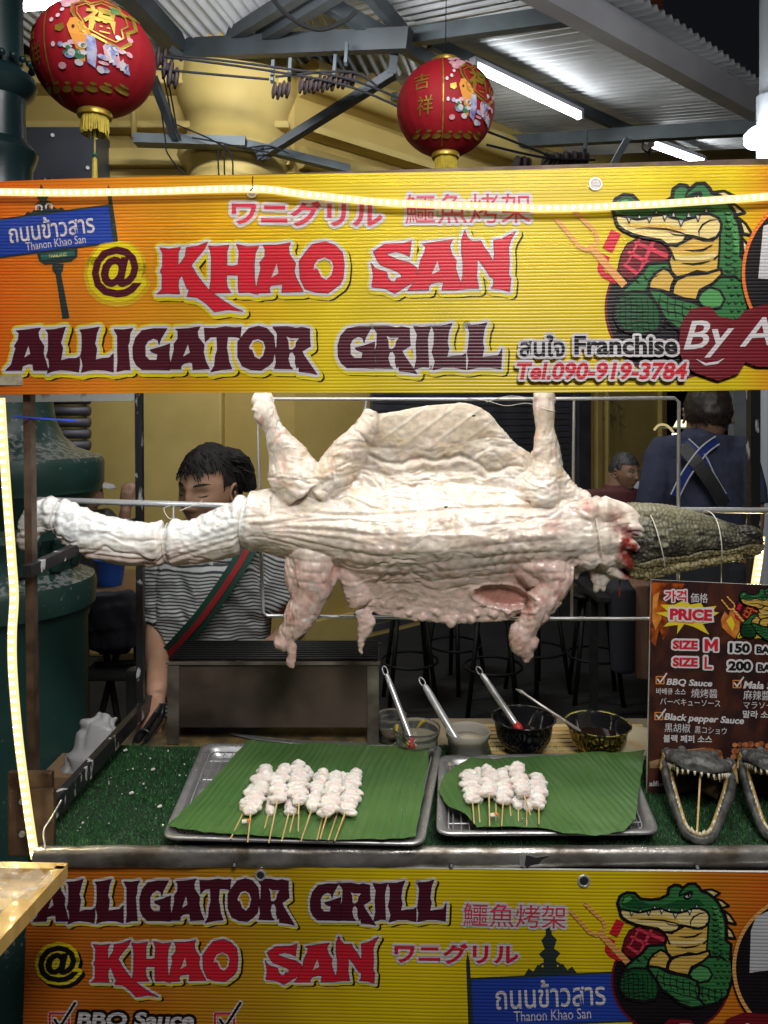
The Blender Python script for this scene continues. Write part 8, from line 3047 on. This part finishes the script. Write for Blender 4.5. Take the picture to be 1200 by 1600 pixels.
# bar stools in the dark
def stool(px, Y, h, label):
    X0 = P(px, 0, Y).x
    o = thing('bar_stool', (X0, Y, 0), label, 'stool', 'dark bar stools')
    mb = MB()
    MS = mat('black_stool', (0.004, 0.004, 0.005), rough=0.6)
    mb.lathe([(0.0, h), (0.15, h), (0.16, h - 0.012), (0.155, h - 0.03), (0.0, h - 0.03)], (X0, Y, 0), MS, 24)
    mb.build('seat', o, smooth=True, sharp=50)
    for k_ in range(4):
        a = PI / 4 + k_ * PI / 2 + px * 0.01
        mb = MB()
        mb.tube([(X0 + 0.10 * math.cos(a), Y + 0.10 * math.sin(a), h - 0.03), (X0 + 0.19 * math.cos(a), Y + 0.19 * math.sin(a), 0.0)], 0.013, MS, 8)
        mb.build('leg', o, smooth=True)
    mb = MB()
    mb.tube([(X0 + 0.16 * math.cos(t), Y + 0.16 * math.sin(t), 0.25) for t in np.linspace(0, 2 * PI, 20, endpoint=False)], 0.008, MS, 6, closed=True)
    mb.build('foot_ring', o, smooth=True)
stool(640, 4.2, 0.62, 'dark bar stool seen between the steel brush handles')
stool(710, 4.5, 0.62, 'dark bar stool behind the cloudy tub')
stool(770, 4.1, 0.62, 'dark bar stool behind the lower front leg of the carcass')
stool(840, 4.4, 0.62, 'dark bar stool just right of the lower front leg')
stool(930, 4.3, 0.62, 'dark bar stool below the crocodile neck')
mb = MB()
mb.box((P(985, 0, 4.0).x, 4.0, 0.70), (0.5, 0.5, 0.03), M_BLACK, bev=0.005)
for sx_ in (-1, 1):
    mb.bar((P(985, 0, 4.0).x + sx_ * 0.2, 4.0, 0), (P(985, 0, 4.0).x + sx_ * 0.2, 4.0, 0.69), 0.04, 0.04, M_BLACK, up=(0, 1, 0))
tag(mb.build('dark_table'), 'dark table in front of the seated older man', 'table')
# crumpled white sack beside the counter
m0 = MB()
m0.tube(spline([P(150, 1220, 1.98), P(152, 1180, 1.98), P(158, 1140, 2.0), P(170, 1115, 2.02)], 5).tolist(), [(0.085, 0.05)] * 6 + [(0.065, 0.035)] * 6 + [(0.03, 0.02)] * 4, M_BLACK, 18, flat=(1, 0, 0))
me_, V_, N_ = fuse(m0, 0.006, 2)
rd = np.exp(-(fbm(V_[:, 0] * 14 + V_[:, 2] * 9, V_[:, 2] * 8, V_[:, 1] * 14, 2, 5) / 0.10) ** 2) - 0.7 * np.exp(-(fbm(V_[:, 0] * 20, V_[:, 2] * 12, V_[:, 1] * 20, 2, 15) / 0.10) ** 2)
V_ = V_ + N_ * (0.012 * rd)[:, None]
tag(link_mesh(me_, V_, 'white_sack', [mat('white_plastic_sack', (0.36, 0.355, 0.36), rough=0.35)], None, P(155, 1220, 1.98), smooth=True), 'crumpled white plastic sack between the green column and the counter', 'sack')
mb = MB()
mb.box((P(155, 0, 1.99).x, 1.99, 0.34), (0.26, 0.14, 0.68), mat('brown_carton', (0.22, 0.14, 0.07), rough=0.8), bev=0.004)
tag(mb.build('carton_stack'), 'brown carton holding up the white sack', 'carton')

# ------------------------------------------------------------------ wooden tray in the near left corner
TZ = 0.90
M_TRW = mat('pale_varnished_wood', (0.62, 0.42, 0.15), (0.50, 0.31, 0.09), 9, rough=0.42, bump=0.15, stretch=(1, 5, 1), coat=0.1)
nt_r = thing('wooden_tray', G(20, 1420, TZ), 'pale wooden tray with plastic bags in the near left corner', 'tray')
A_, B_ = G(96, 1366, TZ), G(-60, 1540, TZ)
dd_ = (B_ - A_).normalized()
lf_ = Vector((-0.62, 0.02, 0))
mb = MB()
vs = [A_, B_, B_ + lf_, A_ + lf_]
mb.add([p_ - Vector((0, 0, 0.004)) for p_ in vs] + [p_ - Vector((0, 0, 0.014)) for p_ in vs], [(0, 1, 2, 3), (7, 6, 5, 4), (0, 4, 5, 1), (1, 5, 6, 2), (2, 6, 7, 3), (3, 7, 4, 0)], M_TRW)
mb.build('base', nt_r)
for a, b in ((A_, B_), (A_ + Vector((0.006, 0, 0)), A_ + lf_)):
    mb = MB()
    mb.bar(a + Vector((0, 0, 0.002)), b + Vector((0, 0, 0.002)), 0.016, 0.022, M_TRW)
    mb.build('rim', nt_r)
mb = MB()      # thin crumpled film
n_ = 60
c = G(-5, 1400, TZ)
xx, yy = np.meshgrid(np.linspace(-0.13, 0.075, n_), np.linspace(-0.085, 0.035, n_))
sh_ = xx + 0.15 * yy
hz = 0.010 + 0.012 * np.abs(fbm(xx * 22, yy * 22, xx * 0, 3, 3)) * 2 + 0.008 * np.abs(fbm(xx * 60 + 3, yy * 60, xx * 0, 2, 8)) * 2
xx = xx - 0.55 * np.clip(-yy, 0, 1) + 0.008 * fbm(xx * 20, yy * 20, xx * 0 + 3, 2, 4)
vs = [(c.x + a, c.y + b_, TZ + h) for a, b_, h in zip(xx.ravel(), yy.ravel(), hz.ravel())]
fs = [(j * n_ + i, j * n_ + i + 1, (j + 1) * n_ + i + 1, (j + 1) * n_ + i) for j in range(n_ - 1) for i in range(n_ - 1)]
mb.add(vs, fs, mat('clear_film', (0.85, 0.83, 0.78), rough=0.12, trans=0.0, alpha=0.26, spec=0.8))
tag(mb.build('plastic_bags'), 'crumpled clear plastic bags lying on the wooden tray', 'plastic bag')
mb = MB()
mb.tube([(A_.x - 0.35, A_.y - 0.05, 0), (A_.x - 0.35, A_.y - 0.05, TZ - 0.015)], 0.02, M_BROWN, 10)
mb.build('stand', nt_r)
